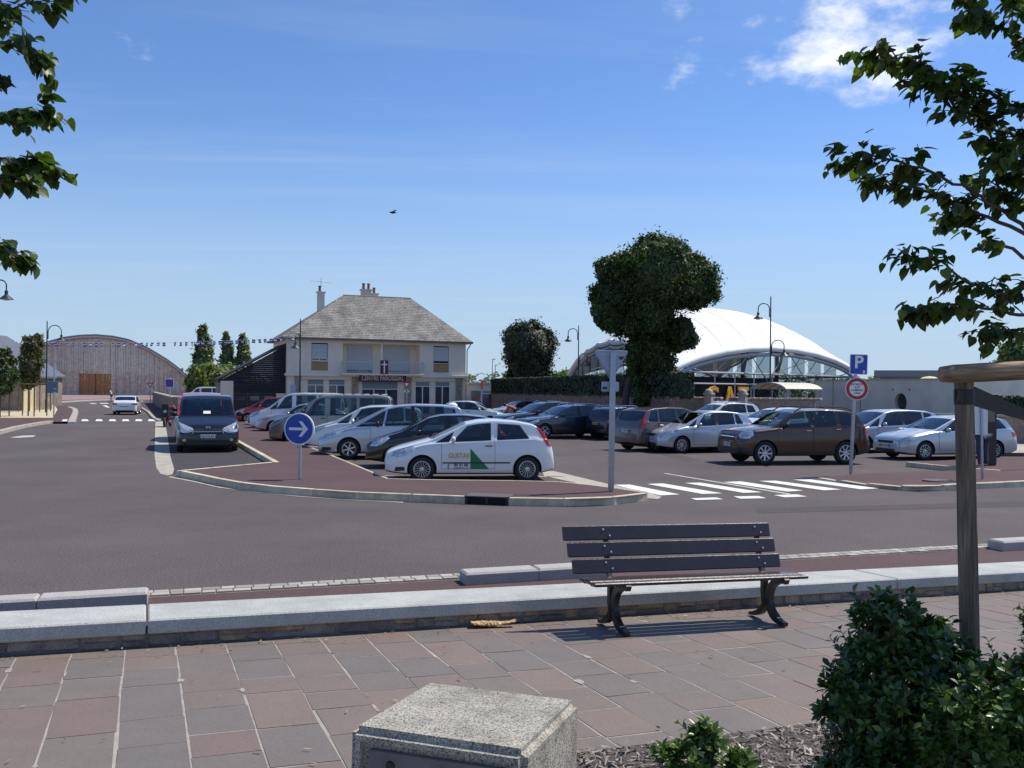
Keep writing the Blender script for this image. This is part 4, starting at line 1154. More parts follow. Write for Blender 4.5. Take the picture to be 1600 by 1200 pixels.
SP['mpv'] = spec(L=4.66, W=1.85, H=1.73, fo=.96, wbase=2.80, R=.33, style='six', nw=.66, nl=.95, tw=.88, tl=.35, sm=.09,
    top=[(0, .58), (.03, .66), (.15, .78), (.5, .92), (.95, 1.06), (2.05, 1.60), (2.45, 1.70), (3.0, 1.735), (3.8, 1.72), (4.3, 1.67), (4.48, 1.58), (4.60, 1.05), (4.66, .62)],
    belt=[(0, .56), (.5, .82), (1.1, .98), (2.2, 1.02), (4.2, 1.07), (4.66, 1.06)],
    screen=(1.0, 2.04), rear=(4.40, 4.59), windows=[(1.16, 1.98, 1.98, 2.08, .09), (2.05, 2.14, 2.86, 2.86), (2.96, 2.96, 3.78, 3.78), (3.86, 3.86, 4.36, 4.22, .09)], pillars=[(2.86, 2.86, 2.96, 2.96), (3.76, 3.76, 3.88, 3.88)],
    doors=[(1.62, 2.90), (2.92, 3.92)], mirror=(1.85, 1.09), blackmirror=True, blackhandle=False, mscale=1.15,
    side_marks=[('headlight', convex([(.16, .66), (.24, .76), (.75, .93), (.80, .88), (.50, .68), (.3, .63)]), M_lamp), ('intake', [(.12, .26), (.42, .30), (.40, .38), (.14, .38)], M_trim), ('tail_light', convex([(4.46, 1.6), (4.56, 1.58), (4.64, 1.0), (4.48, 1.0)]), M_tail)],
    front_marks=[('grille', [(-.50, .60), (.50, .60), (.52, .68), (-.52, .68)], M_trim), ('intake', [(-.45, .24), (.45, .24), (.42, .34), (-.42, .34)], M_trim)], plates=[('f', .46, 'BZ 640 HN', None)])
SP['compactmpv'] = spec(L=4.34, W=1.81, H=1.63, fo=.90, wbase=2.70, R=.32, style='seven', nw=.68, nl=.8, tw=.84, tl=.5,
    top=[(0, .58), (.03, .68), (.12, .80), (.5, .94), (.95, 1.05), (1.85, 1.53), (2.2, 1.61), (2.9, 1.63), (3.6, 1.59), (3.95, 1.50), (4.18, 1.12), (4.29, .92), (4.34, .62)],
    belt=[(0, .56), (.5, .80), (1.1, .96), (2.2, 1.0), (3.9, 1.08), (4.34, 1.06)],
    screen=(1.0, 1.84), rear=(3.97, 4.18), windows=[(1.10, 1.5, 1.50, 1.62, .09), (1.58, 1.92, 2.50, 2.50), (2.60, 2.60, 3.40, 3.36), (3.46, 3.44, 3.92, 3.74, .09)], pillars=[(2.50, 2.50, 2.60, 2.60)],
    doors=[(1.45, 2.54), (2.56, 3.50)], mirror=(1.66, 1.06), blackhandle=False,
    side_marks=[('headlight', convex([(.12, .66), (.2, .78), (.68, .92), (.72, .86), (.45, .68)]), M_lamp), ('tail_light', convex([(3.98, 1.44), (4.06, 1.42), (4.30, 1.0), (4.26, .82), (4.10, .86)]), M_tail)],
    front_marks=[('grille', [(-.40, .60), (.40, .60), (.42, .69), (-.42, .69)], M_trim), ('intake', [(-.42, .24), (.42, .24), (.40, .36), (-.40, .36)], M_trim)],
    rear_marks=[], plates=[('f', .48, 'DA 915 JC', None), ('r', .74, 'AC 352 WF', None)])
SP['van'] = spec(L=4.80, W=1.90, H=1.96, fo=.90, wbase=3.00, R=.325, style='steel', nw=.78, nl=.6, tw=.93, tl=.2, sm=.09, tumble=.17,
    top=[(0, .70), (.03, .80), (.14, .93), (.5, 1.06), (.92, 1.20), (1.72, 1.80), (2.0, 1.92), (2.6, 1.965), (4.2, 1.955), (4.62, 1.90), (4.72, 1.75), (4.78, 1.0), (4.80, .5)],
    belt=[(0, .62), (.5, .92), (1.0, 1.08), (1.8, 1.12), (4.8, 1.14)],
    screen=(.97, 1.70), tailwin=[(-.68, 1.2), (.68, 1.2), (.64, 1.74), (-.64, 1.74)], windows=[(1.02, 1.42, 1.36, 1.46, .1), (1.38, 1.78, 2.14, 2.14, .11), (2.34, 2.34, 3.36, 3.36, .13), (3.46, 3.46, 4.60, 4.56, .13)],
    doors=[(1.12, 2.22), (2.26, 3.38)], mirror=(1.36, 1.26), mscale=1.2, blackmirror=True,
    side_marks=[('headlight', convex([(.10, .74), (.16, .88), (.52, 1.04), (.56, .98), (.36, .78)]), M_lamp), ('tail_light', [(4.66, .95), (4.78, .95), (4.76, 1.5), (4.66, 1.5)], M_tail)],
    front_marks=mirrorp('headlight', convex([(.42, .74), (.46, .84), (.86, 1.02), (.93, .86), (.88, .70), (.60, .68)]), M_lamp)+[('grille', [(-.40, .62), (.40, .62), (.46, .80), (-.46, .80)], M_trim), ('grille_bar', [(-.40, .705), (.40, .705), (.40, .725), (-.40, .725)], M_chrome), ('intake', [(-.62, .26), (.62, .26), (.66, .44), (-.66, .44)], M_trim)]+mirrorp('foglight', convex([(.66, .40), (.74, .40), (.76, .46), (.70, .49), (.64, .46)]), M_lamp),
    plates=[('f', .56, 'DJ-775-ET', None)])
SP['suv'] = spec(L=4.32, W=1.82, H=1.66, fo=.82, wbase=2.67, R=.35, tw_=.21, style='steel', nw=.76, nl=.6, tw=.86, tl=.42, sill=.27, tumble=.22,
    top=[(0, .80), (.02, .88), (.10, .98), (.55, 1.06), (1.08, 1.12), (1.78, 1.54), (2.1, 1.62), (2.8, 1.645), (3.5, 1.62), (3.9, 1.54), (4.12, 1.22), (4.25, 1.02), (4.32, .70)],
    belt=[(0, .74), (.4, .96), (1.1, 1.04), (2.2, 1.08), (3.8, 1.15), (4.32, 1.1)],
    screen=(1.12, 1.78), rear=(3.93, 4.13), windows=[(1.36, 1.84, 2.32, 2.32), (2.42, 2.42, 3.20, 3.14), (3.34, 3.30, 3.86, 3.66, .10)], pillars=[(2.32, 2.32, 2.42, 2.42)],
    doors=[(1.22, 2.37), (2.40, 3.36)], mirror=(1.46, 1.15), blackmirror=True, cladding=.40, rails=(1.85, 3.85, M_trim, .075),
    side_marks=[('headlight', convex([(.05, .78), (.05, .94), (.42, 1.0), (.44, .86), (.3, .77)]), M_lamp), ('tail_light', convex([(4.12, 1.20), (4.24, 1.05), (4.30, .86), (4.16, .84), (4.10, 1.1)]), M_tail)],
    front_marks=[('grille', [(-.48, .70), (.48, .70), (.50, .88), (-.50, .88)], M_trim), ('grille_bar', [(-.46, .80), (.46, .80), (.46, .825), (-.46, .825)], M_chrome), ('intake', [(-.80, .30), (.80, .30), (.82, .50), (-.82, .50)], M_trim)], plates=[('f', .58, 'CV 318 PL', None)])
SP['crossover'] = spec(L=4.46, W=1.80, H=1.55, fo=.84, wbase=2.76, R=.34, tw_=.21, style='five', nw=.74, nl=.6, tw=.84, tl=.45, sill=.22, tumble=.27,
    top=[(0, .66), (.02, .78), (.10, .88), (.6, .97), (1.35, 1.05), (2.1, 1.44), (2.45, 1.53), (3.1, 1.55), (3.8, 1.50), (4.1, 1.41), (4.33, 1.06), (4.42, .90), (4.46, .6)],
    belt=[(0, .62), (.4, .84), (1.3, .96), (2.4, 1.0), (4.0, 1.08), (4.46, 1.04)],
    screen=(1.40, 2.08), rear=(4.13, 4.33), windows=[(1.66, 2.16, 2.60, 2.60), (2.70, 2.70, 3.46, 3.42), (3.52, 3.50, 4.02, 3.86, .09)], pillars=[(2.60, 2.60, 2.70, 2.70)],
    doors=[(1.50, 2.65), (2.67, 3.62)], mirror=(1.76, 1.06), blackhandle=False, cladding=.32, rails=(2.3, 4.0, M_chrome, .05),
    side_marks=[('headlight', convex([(.10, .68), (.12, .78), (.52, .88), (.54, .80), (.3, .68)]), M_lamp), ('tail_light', convex([(4.12, .98), (4.40, .94), (4.42, .80), (4.16, .80)]), M_tail)],
    front_marks=mirrorp('grille', [(.03, .58), (.24, .58), (.26, .74), (.03, .74)], M_trim)+[('intake', [(-.5, .24), (.5, .24), (.5, .38), (-.5, .38)], M_trim)], plates=[('f', .47, 'BW 556 RD', None), ('r', .76, 'BW 556 RD', mat('plate_yellow', (.65, .5, .06), .5))])
SP['estate'] = spec(L=4.58, W=1.80, H=1.47, fo=.88, wbase=2.73, R=.315, style='ten', nw=.68, nl=.75, tw=.84, tl=.5, tumble=.28,
    top=[(0, .58), (.02, .66), (.10, .76), (.5, .87), (1.22, 1.0), (2.05, 1.37), (2.4, 1.45), (3.0, 1.47), (3.8, 1.43), (4.12, 1.36), (4.42, .98), (4.53, .86), (4.58, .58)],
    belt=[(0, .56), (.4, .76), (1.2, .91), (2.4, .95), (4.1, 1.02), (4.58, 1.0)],
    screen=(1.26, 2.04), rear=(4.15, 4.42), windows=[(1.52, 2.10, 2.52, 2.52), (2.60, 2.60, 3.32, 3.30), (3.38, 3.38, 4.10, 3.86, .09)], pillars=[(2.52, 2.52, 2.60, 2.60)],
    doors=[(1.40, 2.56), (2.58, 3.46)], mirror=(1.68, .98), blackhandle=False,
    side_marks=[('headlight', convex([(.14, .62), (.20, .70), (.70, .80), (.66, .73), (.40, .64)]), M_lamp), ('tail_light', convex([(4.24, .92), (4.46, .90), (4.54, .78), (4.30, .76)]), M_tail)],
    front_marks=[('grille', [(-.38, .54), (.38, .54), (.40, .63), (-.40, .63)], M_trim), ('grille_bar', [(-.40, .636), (.40, .636), (.40, .65), (-.40, .65)], M_chrome), ('intake', [(-.52, .24), (.52, .24), (.48, .36), (-.48, .36)], M_trim)], plates=[('f', .46, 'DM 074 XQ', None)])
SP['saloon'] = spec(L=4.33, W=1.78, H=1.48, fo=.90, wbase=2.61, R=.315, style='five', nw=.68, nl=.8, tw=.84, tl=.5,
    top=[(0, .58), (.02, .66), (.10, .76), (.5, .88), (1.15, 1.02), (1.95, 1.40), (2.3, 1.47), (2.8, 1.48), (3.4, 1.40), (3.98, 1.14), (4.2, 1.06), (4.29, .96), (4.33, .6)],
    belt=[(0, .56), (.4, .76), (1.1, .92), (2.2, .95), (4.0, .99), (4.33, .97)],
    screen=(1.2, 1.94), rear=(3.42, 4.0), windows=[(1.44, 2.0, 2.42, 2.42), (2.5, 2.5, 3.2, 3.1), (3.26, 3.2, 3.8, 3.42, .09)], pillars=[(2.42, 2.42, 2.50, 2.50)],
    doors=[(1.35, 2.46), (2.48, 3.36)], mirror=(1.6, .98), blackhandle=False,
    side_marks=[('headlight', convex([(.14, .62), (.20, .72), (.66, .84), (.66, .76), (.40, .64)]), M_lamp), ('tail_light', convex([(4.0, .92), (4.3, .92), (4.3, .74), (4.08, .76)]), M_tail)],
    front_marks=[('grille', [(-.36, .54), (.36, .54), (.40, .63), (-.40, .63)], M_trim), ('intake', [(-.48, .24), (.48, .24), (.44, .36), (-.44, .36)], M_trim)],
    rear_marks=mirrorp('tail_light', convex([(.50, .78), (.86, .80), (.88, .92), (.55, .90)]), M_tail)+[('bumper_trim', [(-.62, .2), (.62, .2), (.6, .36), (-.6, .36)], M_trim)], plates=[('f', .46, 'AK 692 VT', None), ('r', .66, 'AK 692 VT', None)])
# ================================================================== CARS IN THEIR PLACES
def put_car(t, S, px, py, h, axle='f', side=1):
    hw = S['W']/2-.06; lx = S['L']/2-S['fo'] if axle == 'f' else S['L']/2-S['fo']-S['wbase']; ly = side*hw
    g = G(px, py); t.location = (g.x-(lx*cos(h)-ly*sin(h)), g.y-(lx*sin(h)+ly*cos(h)), 0); t.rotation_euler.z = h
    return t
Pw = paint('white', (.74, .77, .76)); Ps = paint('silver', (.50, .53, .57), .55, .33); Pk = paint('black', (.007, .007, .010), 0, .22, .55)
Pn = paint('navy', (.022, .026, .045), .3, .25); Pb = paint('brown', (.060, .032, .021), .4, .3, .7); Pr = paint('red', (.42, .018, .022), 0, .3)
Pg = paint('olive_grey', (.27, .265, .215), .45, .35); Pt = paint('taupe', (.115, .092, .082), .4, .3); Pe = paint('anthracite', (.045, .05, .065), .4, .25)
Pv = paint('blue_grey', (.12, .15, .20), .4, .3)
# white lettered hatchback, the nearest car
car = make_car('parked_car', 'car', 'white three door hatchback with yellow lettering and a green triangle on its door', SP['hatch3'], Pw)
put_car(car, SP['hatch3'], 659, 753.5, pi+.13)
def livery(c):
    S = SP['hatch3']; L = S['L']; hw = S['W']/2+.009
    grn = mat('decal_green', (.01, .16, .06), .4); yel = mat('decal_yellow', (.60, .40, .06), .4); ink = mat('decal_ink', (.05, .05, .06), .5)
    mb = MB(); mb.face([(L/2-2.00, hw, .80), (L/2-2.00, hw, .315), (L/2-2.44, hw, .315)][::-1])
    mb.build('green_triangle', grn, c)
    X = lambda x, z: basis((L/2-x, hw+.002, z), (-1, 0, 0), (0, 0, 1))
    put_text('door_lettering', 'GUSTAV', .17, yel, c, X(1.73, .625), .001, bold=.004, sx=.78)
    put_text('phone_number', '02 31 06', .085, ink, c, X(1.78, .405), .001, bold=.003, sx=1.1)
    put_text('small_print', 'Tel 02 31 51', .05, ink, c, X(1.78, .335), .001, bold=.001, sx=1.35)
    mb = MB(); mb.tube([(L/2-1.50, hw+.003, .43), (L/2-1.475, hw+.003, .40), (L/2-1.47, hw+.003, .36), (L/2-1.49, hw+.003, .325)], .010, 6)
    mb.build('phone_symbol', ink, c)
livery(car)
black = make_car('parked_car', 'car', 'black hatchback squeezed in directly behind the white lettered hatchback', SP['hatch5'], Pk); put_car(black, SP['hatch5'], 617, 732.5, pi+.09)
mpv = make_car('parked_car', 'car', 'long silver people carrier with black mirrors behind the round blue arrow sign', SP['mpv'], Ps); put_car(mpv, SP['mpv'], 545, 718, pi+.11)
mb = MB(); mb.lathe([(.16, 0), (.15, .05), (.09, .10), (0, .115)], 14, M=Matrix.Translation((-1.85, .2, 1.66))); mb.build('roof_light', mat('white_plastic', (.8, .8, .78), .4), mpv, smooth=True)
cmpv = make_car('parked_car', 'car', 'white car with a dark windscreen between the silver people carrier and the olive minibus', SP['compactmpv'], Pw); put_car(cmpv, SP['compactmpv'], 517, 706, pi+.10)
minibus = make_car('parked_minibus', 'minibus', 'olive grey minibus with a long pale roof in the left hand row', SP['van'], Pg); put_car(minibus, SP['van'], 456, 695, pi+.07)
mb = MB()
for k in range(9):
    for yy in (-.62, .62): mb.box((.9-k*.36, yy, 1.955), (.14, .05, .05), bev=.01)
o = mb.build('roof_mounts', mat('white_plastic', (.8, .8, .78)), minibus); o['kind'] = 'stuff'
sal = make_car('parked_car', 'car', 'low silver saloon just beyond the olive minibus', SP['saloon'], Ps); put_car(sal, SP['saloon'], 428, 678.5, pi+.08)
wvan = copy_tree(minibus, (0, 0, 0), 0, {Pg.name: Pw}, 'white van with a rounded cab window near the far end of the left hand row'); put_car(wvan, SP['van'], 417, 673.5, pi+.05)
for c in children(wvan):
    if c.name.startswith(('roof_mounts',)): bpy.data.objects.remove(c)
wvan.name = 'parked_van'; wvan['category'] = 'van'
c = copy_tree(black, (0, 0, 0), 0, {Pk.name: Pv}, 'small blue grey car between the red car and the white van'); put_car(c, SP['hatch5'], 409, 668, pi+.06)
redc = copy_tree(cmpv, (0, 0, 0), 0, {Pw.name: Pr}, 'red people carrier at the far end of the left hand row'); put_car(redc, SP['compactmpv'], 387, 662.5, pi+.05)
# black van facing the camera in the bay, red van behind it
bvan = copy_tree(minibus, (0, 0, 0), 0, {Pg.name: Pk}, 'black van facing the camera in the kerbside bay'); bvan.name = 'parked_van'; bvan['category'] = 'van'
for c in children(bvan):
    if c.name.startswith('roof_mounts'): bpy.data.objects.remove(c)
put_car(bvan, SP['van'], 366, 704, R(-70.5)); bvan.scale = (1.05, 1.07, .99)
mb = MB(); mb.box((0, 0, 0), (.01, .22, .15)); o = mb.build('windscreen_paper', M_plate, bvan); o.matrix_local = Matrix.Translation((2.4-1.06, -.02, 1.34)) @ Matrix.Rotation(R(-52), 4, 'Y')
mb = MB()
for sx in (-1, 1): mb.box((sx*.0, sx*.04, 0), (.01, .05, .07), bev=.003)
o = mb.build('emblem', M_chrome, bvan); o.location = (2.4-.05, 0, .86)
for sx in (-1, 1):
    mb = MB(); mb.box((0, 0, 0), (.02, .03, .15), bev=.004); o = mb.build('grille_end', M_chrome, bvan); o.location = (2.4+.0, sx*.44, .73); o.rotation_euler.x = sx*R(12)
rvan = copy_tree(minibus, (0, 0, 0), 0, {Pg.name: Pr}, 'red van almost hidden behind the black van in the parking bay'); rvan.name = 'parked_van'; rvan['category'] = 'van'
for c in children(rvan):
    if c.name.startswith('roof_mounts'): bpy.data.objects.remove(c)
put_car(rvan, SP['van'], 275.5, 690, R(-74), side=-1); rvan.scale = (1, 1, 1.005)
fvan = copy_tree(wvan, (0, 0, 0), 0, None, 'distant white van showing its roof above the wall left of the round green tree'); fvan['category'] = 'van'; put_car(fvan, SP['van'], 292, 637, pi+.3); fvan.scale = (1, 1, 1.14)
# white car driving away on the road
fcar = copy_tree(sal, (0, 0, 0), 0, {Ps.name: Pw}, 'white car driving away along the road beyond the zebra crossing'); fcar.name = 'moving_car'
put_car(fcar, SP['saloon'], 214, 648, R(107), axle='r', side=-1)
# right-hand group
duster = make_car('parked_car', 'car', 'brown off road car with black roof bars beside the parking sign', SP['suv'], Pb); put_car(duster, SP['suv'], 1195, 727, pi+.20); duster.scale = (1, 1, 1.035)
mb = MB(); mb.box((2.16-.005, 0, .80), (.014, .10, .10), bev=.03); mb.build('emblem', M_chrome, duster)
yaris = copy_tree(black, (0, 0, 0), 0, {Pk.name: Ps}, 'small silver hatchback in front of the taupe car, left of the brown off road car'); put_car(yaris, SP['hatch5'], 1065, 708.5, pi+.34)
est = make_car('parked_car', 'car', 'silver estate car partly hidden by the wooden post on the right', SP['estate'], Ps); put_car(est, SP['estate'], 1445, 719.5, pi+.25)
mb = MB(); mb.box((2.29-.11, 0, .70), (.014, .10, .09), bev=.03); mb.build('emblem', M_chrome, est)
c = copy_tree(cmpv, (0, 0, 0), 0, {Pw.name: Ps}, 'silver car between the brown off road car and the silver estate, below the porthole'); put_car(c, SP['compactmpv'], 1352, 708, pi+.28); c.scale = (1.05, 1, .98)
x1 = make_car('parked_car', 'car', 'anthracite crossover parked at an angle right of the white lettered hatchback', SP['crossover'], Pe); put_car(x1, SP['crossover'], 851, 686, pi+.46)
c = copy_tree(x1, (0, 0, 0), 0, {Pe.name: Pn}, 'dark navy crossover with bright roof rails behind the roof of the white lettered hatchback'); put_car(c, SP['crossover'], 812, 680, pi+.42); c.scale = (1, 1, 1.06)
c = copy_tree(x1, (0, 0, 0), 0, {Pe.name: Pk}, 'black car seen from behind just left of the tall grey sign pole'); put_car(c, SP['crossover'], 966, 688.5, .55, axle='r', side=-1); c.scale = (.9, .95, .97)
sc_ = copy_tree(cmpv, (0, 0, 0), 0, {Pw.name: Pt}, 'taupe people carrier seen from behind just right of the tall grey sign pole'); put_car(sc_, SP['compactmpv'], 1024, 706, .52, axle='r', side=-1)
c = copy_tree(black, (0, 0, 0), 0, {Pk.name: Pw}, 'white hatchback facing right before the glazed annex'); put_car(c, SP['hatch5'], 766, 666, -.12, side=-1)
c = copy_tree(sal, (0, 0, 0), 0, {}, 'silver saloon beside the bending person in orange'); put_car(c, SP['saloon'], 790, 659, pi+.4)
c = copy_tree(x1, (0, 0, 0), 0, {Pe.name: Pw}, 'white crossover whose roof shows just above the small silver hatchback'); put_car(c, SP['crossover'], 1096, 682, pi+.36); c.scale = (1, 1, 1.08)
c = copy_tree(est, (0, 0, 0), 0, {Ps.name: Pw}, 'white estate car right behind the brown off road car'); put_car(c, SP['estate'], 1184, 691.5, pi+.33); c.scale = (1, 1, 1.03)
for o in list(COL.objects):
    if o.type == 'EMPTY' and o.name.startswith('parked_car'): o['group'] = 'cars in the car park'
# ================================================================== BUILDINGS
M_render = mat('cream_render', (.80, .69, .56), .9, var=.07, vscale=1.2, speck=.06, sscale=60, bump=.15, bscale=30)
M_render2 = mat('pale_render', (.70, .64, .56), .9, var=.06, vscale=1.2)
M_slate = mat('slate_roof', (.14, .132, .122), .85, var=.35, vscale=1.1, col2=(.31, .29, .25), speck=.45, sscale=8, bump=.4, bscale=14)
M_slateb = mat('blue_slate', (.11, .12, .145), .55, var=.2, vscale=3)
M_wfr = mat('white_window_frame', (.72, .72, .72), .5)
M_wgl = mat('house_glass', (.05, .065, .08), .08, spec=.9, var=.5, vscale=1.1)
M_shut = mat('roller_shutter', (.56, .57, .58), .7)
M_pier = mat('pier_stone', (.34, .28, .22), .9, var=.35, vscale=5, speck=.3, sscale=30, bump=.4, bscale=20)
M_tan = mat('tan_panel', (.36, .24, .12), .8, var=.15, vscale=8)
M_blackwood = mat('black_boarding', (.012, .012, .015), .75, obj_var=.3)
M_maroon = mat('maroon_sign', (.10, .02, .028), .5)
M_letter = mat('sign_letter', (.85, .83, .80), .6)
M_timber = mat('grey_timber', (.50, .43, .355), .9, var=.28, vscale=1.1, speck=.3, sscale=5, bump=.3, bscale=8, stops=[(1, 1, 1), (.86, .86, .88), (1.1, 1.06, 1.04), (.95, .93, .93), (.78, .78, .80), (1.04, 1.0, .96)])
M_door = mat('brown_timber', (.36, .17, .075), .85, var=.2, vscale=2, obj_var=.14)
M_zinc = mat('zinc_roof', (.20, .23, .26), .5, metal=.3)
M_pot = mat('terracotta', (.24, .12, .08), .8)
M_conc = mat('grey_concrete', (.60, .57, .50), .9, var=.14, vscale=.7, speck=.1, sscale=20, bump=.15)
M_steel = mat('frame_steel', (.38, .40, .42), .5, metal=.3)
M_memb = mat('white_membrane', (.80, .80, .78), .75, var=.03, vscale=.4)
M_hangwall = mat('rough_wall', (.26, .20, .15), .95, var=.35, vscale=1.6, speck=.3, sscale=14, bump=.4, bscale=8)
def quads(mb, *q):
    for a in q: mb.face(a)

# ---------- parish centre house
TH = R(22); HA = Vector((-18.0, 73.0, 0)); HL = 15.1; HD = 8.0
house = thing('parish_house', 'two storey cream house with hipped slate roof and the CENTRE PAROISSIAL sign', 'house', HA, TH)
def ht(px): k = (px-800)/F_PX; return (73*k+18.0)/(cos(TH)-sin(TH)*k)
def hz(px, py):
    t = ht(px); Y = 73+sin(TH)*t; return CAM_Z+(609+.0087*(px-800)-py)*Y/F_PX
ZE, ZL = 6.25, 3.38
up, gr = [], []
# upper storey wall built around its openings
def wall_with_holes(mb, x0, x1, z0, z1, holes, y=0.0, depth=.18):
    xs = sorted({x0, x1, *[h[0] for h in holes], *[h[1] for h in holes]}); zs = sorted({z0, z1, *[h[2] for h in holes], *[h[3] for h in holes]})
    for a, b in zip(xs, xs[1:]):
        for c, d in zip(zs, zs[1:]):
            cx, cz = (a+b)/2, (c+d)/2
            if any(h[0] < cx < h[1] and h[2] < cz < h[3] for h in holes): continue
            mb.face([(a, y, c), (b, y, c), (b, y, d), (a, y, d)])
    for h in holes:
        a, b, c, d = h[:4]; e = y+(h[4] if len(h) > 4 else depth)
        quads(mb, [(a, y, c), (a, e, c), (b, e, c), (b, y, c)][::-1], [(a, y, d), (b, y, d), (b, e, d), (a, e, d)][::-1], [(a, y, c), (a, y, d), (a, e, d), (a, e, c)][::-1], [(b, y, c), (b, e, c), (b, e, d), (b, y, d)][::-1])
uw1 = (ht(486), ht(512), 3.62, 5.85); uw2 = (ht(677), ht(701), 3.62, 5.85)
lg = (ht(535), ht(655.5), 3.46, 5.90, 1.3)
gw = [(ht(480), ht(507), .9, 2.95), (ht(513.5), ht(540), .9, 2.95), (ht(565.5), ht(623), .05, 2.85), (ht(649), ht(673), .05, 2.85), (ht(680), ht(704), .05, 2.85)]
mb = MB(); wall_with_holes(mb, 0, HL, ZL+.0, ZE, [uw1, uw2, lg]); wall_with_holes(mb, 0.02, HL-.02, 0, ZL-.22, gw, y=.05)
quads(mb, [(0, HD, 0), (0, HD, ZE), (0, 0, ZE), (0, 0, 0)], [(HL, 0, 0), (HL, 0, ZE), (HL, HD, ZE), (HL, HD, 0)], [(0, HD, 0), (HL, HD, 0), (HL, HD, ZE), (0, HD, ZE)],
      [(lg[0], 1.3, lg[2]), (lg[1], 1.3, lg[2]), (lg[1], 1.3, lg[3]), (lg[0], 1.3, lg[3])])
mb.box((HL/2, -.08, ZL-.11), (HL+.3, .5, .22), bev=.02); mb.box((ht(595), -.45, ZL-.02), (ht(658)-ht(531), .9, .16), bev=.02)
mb.box((ht(595.8), .02, 4.7), (.16, .10, 2.4))
house_wall = mb.build('wall', M_render, house)
for px0, px1 in ((460, 470), (549.6, 560), (632.5, 642.5), (712, 722)):
    a, b = ht(px0), ht(px1); mb = MB()
    r_ = random.Random(int(px0))
    for k in range(9):
        z0 = k*.345; s_ = r_.uniform(.35, .65)*(b-a)
        mb.box((a+s_/2, -.01, z0+.17), (s_-.015, .14, .325), bev=.012); mb.box(((a+s_+b)/2, -.012, z0+.17), (b-a-s_-.015, .13, .325), bev=.012)
    o = mb.build('stone_pier', M_pier, house); o['kind'] = 'stuff'
# fascia bands over the shop windows
for px0, px1 in ((471, 549), (643, 711)):
    a, b = ht(px0), ht(px1); mb = MB(); mb.box(((a+b)/2, -.04, 3.06), (b-a, .16, .34), bev=.01); mb.build('fascia', M_render2, house)
# panes, frames
def window(parent, x0, x1, z0, z1, y, cols=2, transom=None, frame=.07, m=M_wfr, name='window'):
    fr = MB(); w_ = frame
    for x in (x0+w_/2, x1-w_/2): fr.box((x, y, (z0+z1)/2), (w_, .07, z1-z0))
    for z in (z0+w_/2, z1-w_/2): fr.box(((x0+x1)/2, y, z), (x1-x0-2*w_, .07, w_))
    zt_ = transom or z1-w_
    for k in range(1, cols): x = x0+(x1-x0)*k/cols; fr.box((x, y, (z0+zt_)/2), (w_*1.3, .08, zt_-z0-w_))
    if transom: fr.box(((x0+x1)/2, y-.002, transom), (x1-x0-2*w_, .08, w_))
    o = fr.build(name, m, parent)
    for k in range(cols):
        a, b = x0+(x1-x0)*k/cols, x0+(x1-x0)*(k+1)/cols
        mb = MB(); mb.box(((a+b)/2, y+.02, (z0+zt_)/2), (b-a-w_, .012, zt_-z0-w_)); mb.build('pane', M_wgl, o)
    if transom:
        mb = MB(); mb.box(((x0+x1)/2, y+.02, (transom+z1)/2), (x1-x0-2*w_, .012, z1-transom-w_)); mb.build('pane', mat('bluish_pane', (.20, .26, .28), .3), o)
    return o
for g_ in gw[:2]: window(house, g_[0], g_[1], g_[2], g_[3], .16, 2, 2.45)
window(house, *gw[2], .16, 3, 2.15, name='entrance_door'); window(house, *gw[3], .16, 2, 2.42, name='glazed_door'); window(house, *gw[4], .16, 2, 2.42, name='glazed_door')
for (a, b, c, d) in (uw1, uw2):
    mb = MB()
    for k in range(12): mb.box(((a+b)/2, .10, 4.62+k*.10), (b-a-.06, .03, .092), bev=.01)
    o = mb.build('roller_shutter', M_shut, house); o['kind'] = 'stuff'
    mb = MB(); mb.box(((a+b)/2, .09, 3.98), (b-a-.02, .06, .70)); mb.build('tan_panel', M_tan, house)
    mb = MB(); mb.box(((a+b)/2, .05, 4.38), (b-a+.06, .2, .06)); mb.build('sill', M_render2, house)
a, b = uw1[:2]; window(house, a+.03, b-.03, 4.4, 4.66, .085, 2, None, .05)
for px0, px1 in ((543.5, 583), (600.5, 642)):
    a, b = ht(px0)+.2, ht(px1)+.2; mb = MB()
    for k in range(20): mb.box(((a+b)/2, 1.24, 3.80+k*.10), (b-a, .04, .092), bev=.01)
    o = mb.build('roller_shutter', M_shut, house); o['kind'] = 'stuff'
    mb = MB(); mb.box(((a+b)/2, 1.25, 3.62), (b-a, .05, .30)); mb.build('pane', M_wgl, house)
# balcony rail
mb = MB(); a, b = ht(532), ht(658)
mb.box(((a+b)/2, -.84, ZL+1.0), (b-a, .05, .04)); mb.box(((a+b)/2, -.84, ZL+.14), (b-a, .04, .03))
n = 60
for k in range(n+1): mb.box((a+(b-a)*k/n, -.84, ZL+.56), (.022, .022, .86))
for x in (a, b):
    mb.box((x, -.42, ZL+1.0), (.04, .84, .04)); mb.box((x, -.42, ZL+.14), (.03, .84, .03))
    for k in range(6): mb.box((x, -.1-k*.13, ZL+.56), (.022, .022, .86))
o = mb.build('balcony_rail', M_shut, house); o['kind'] = 'stuff'
a, b = ht(590), ht(602); mb = MB(); mb.box(((a+b)/2, -.90, ZL+.58), (b-a, .05, 1.12)); pn = mb.build('cross_panel', M_maroon, house)
mb = MB(); mb.box(((a+b)/2, -.935, ZL+.58), (.10, .02, .98)); mb.box(((a+b)/2, -.9352, ZL+.80), (.48, .018, .10)); mb.build('cross', M_letter, pn)
a, b = ht(559), ht(632.5); mb = MB(); mb.box(((a+b)/2, -.38, 3.05), (b-a, .06, .56)); sg_ = mb.build('sign_board', M_maroon, house)
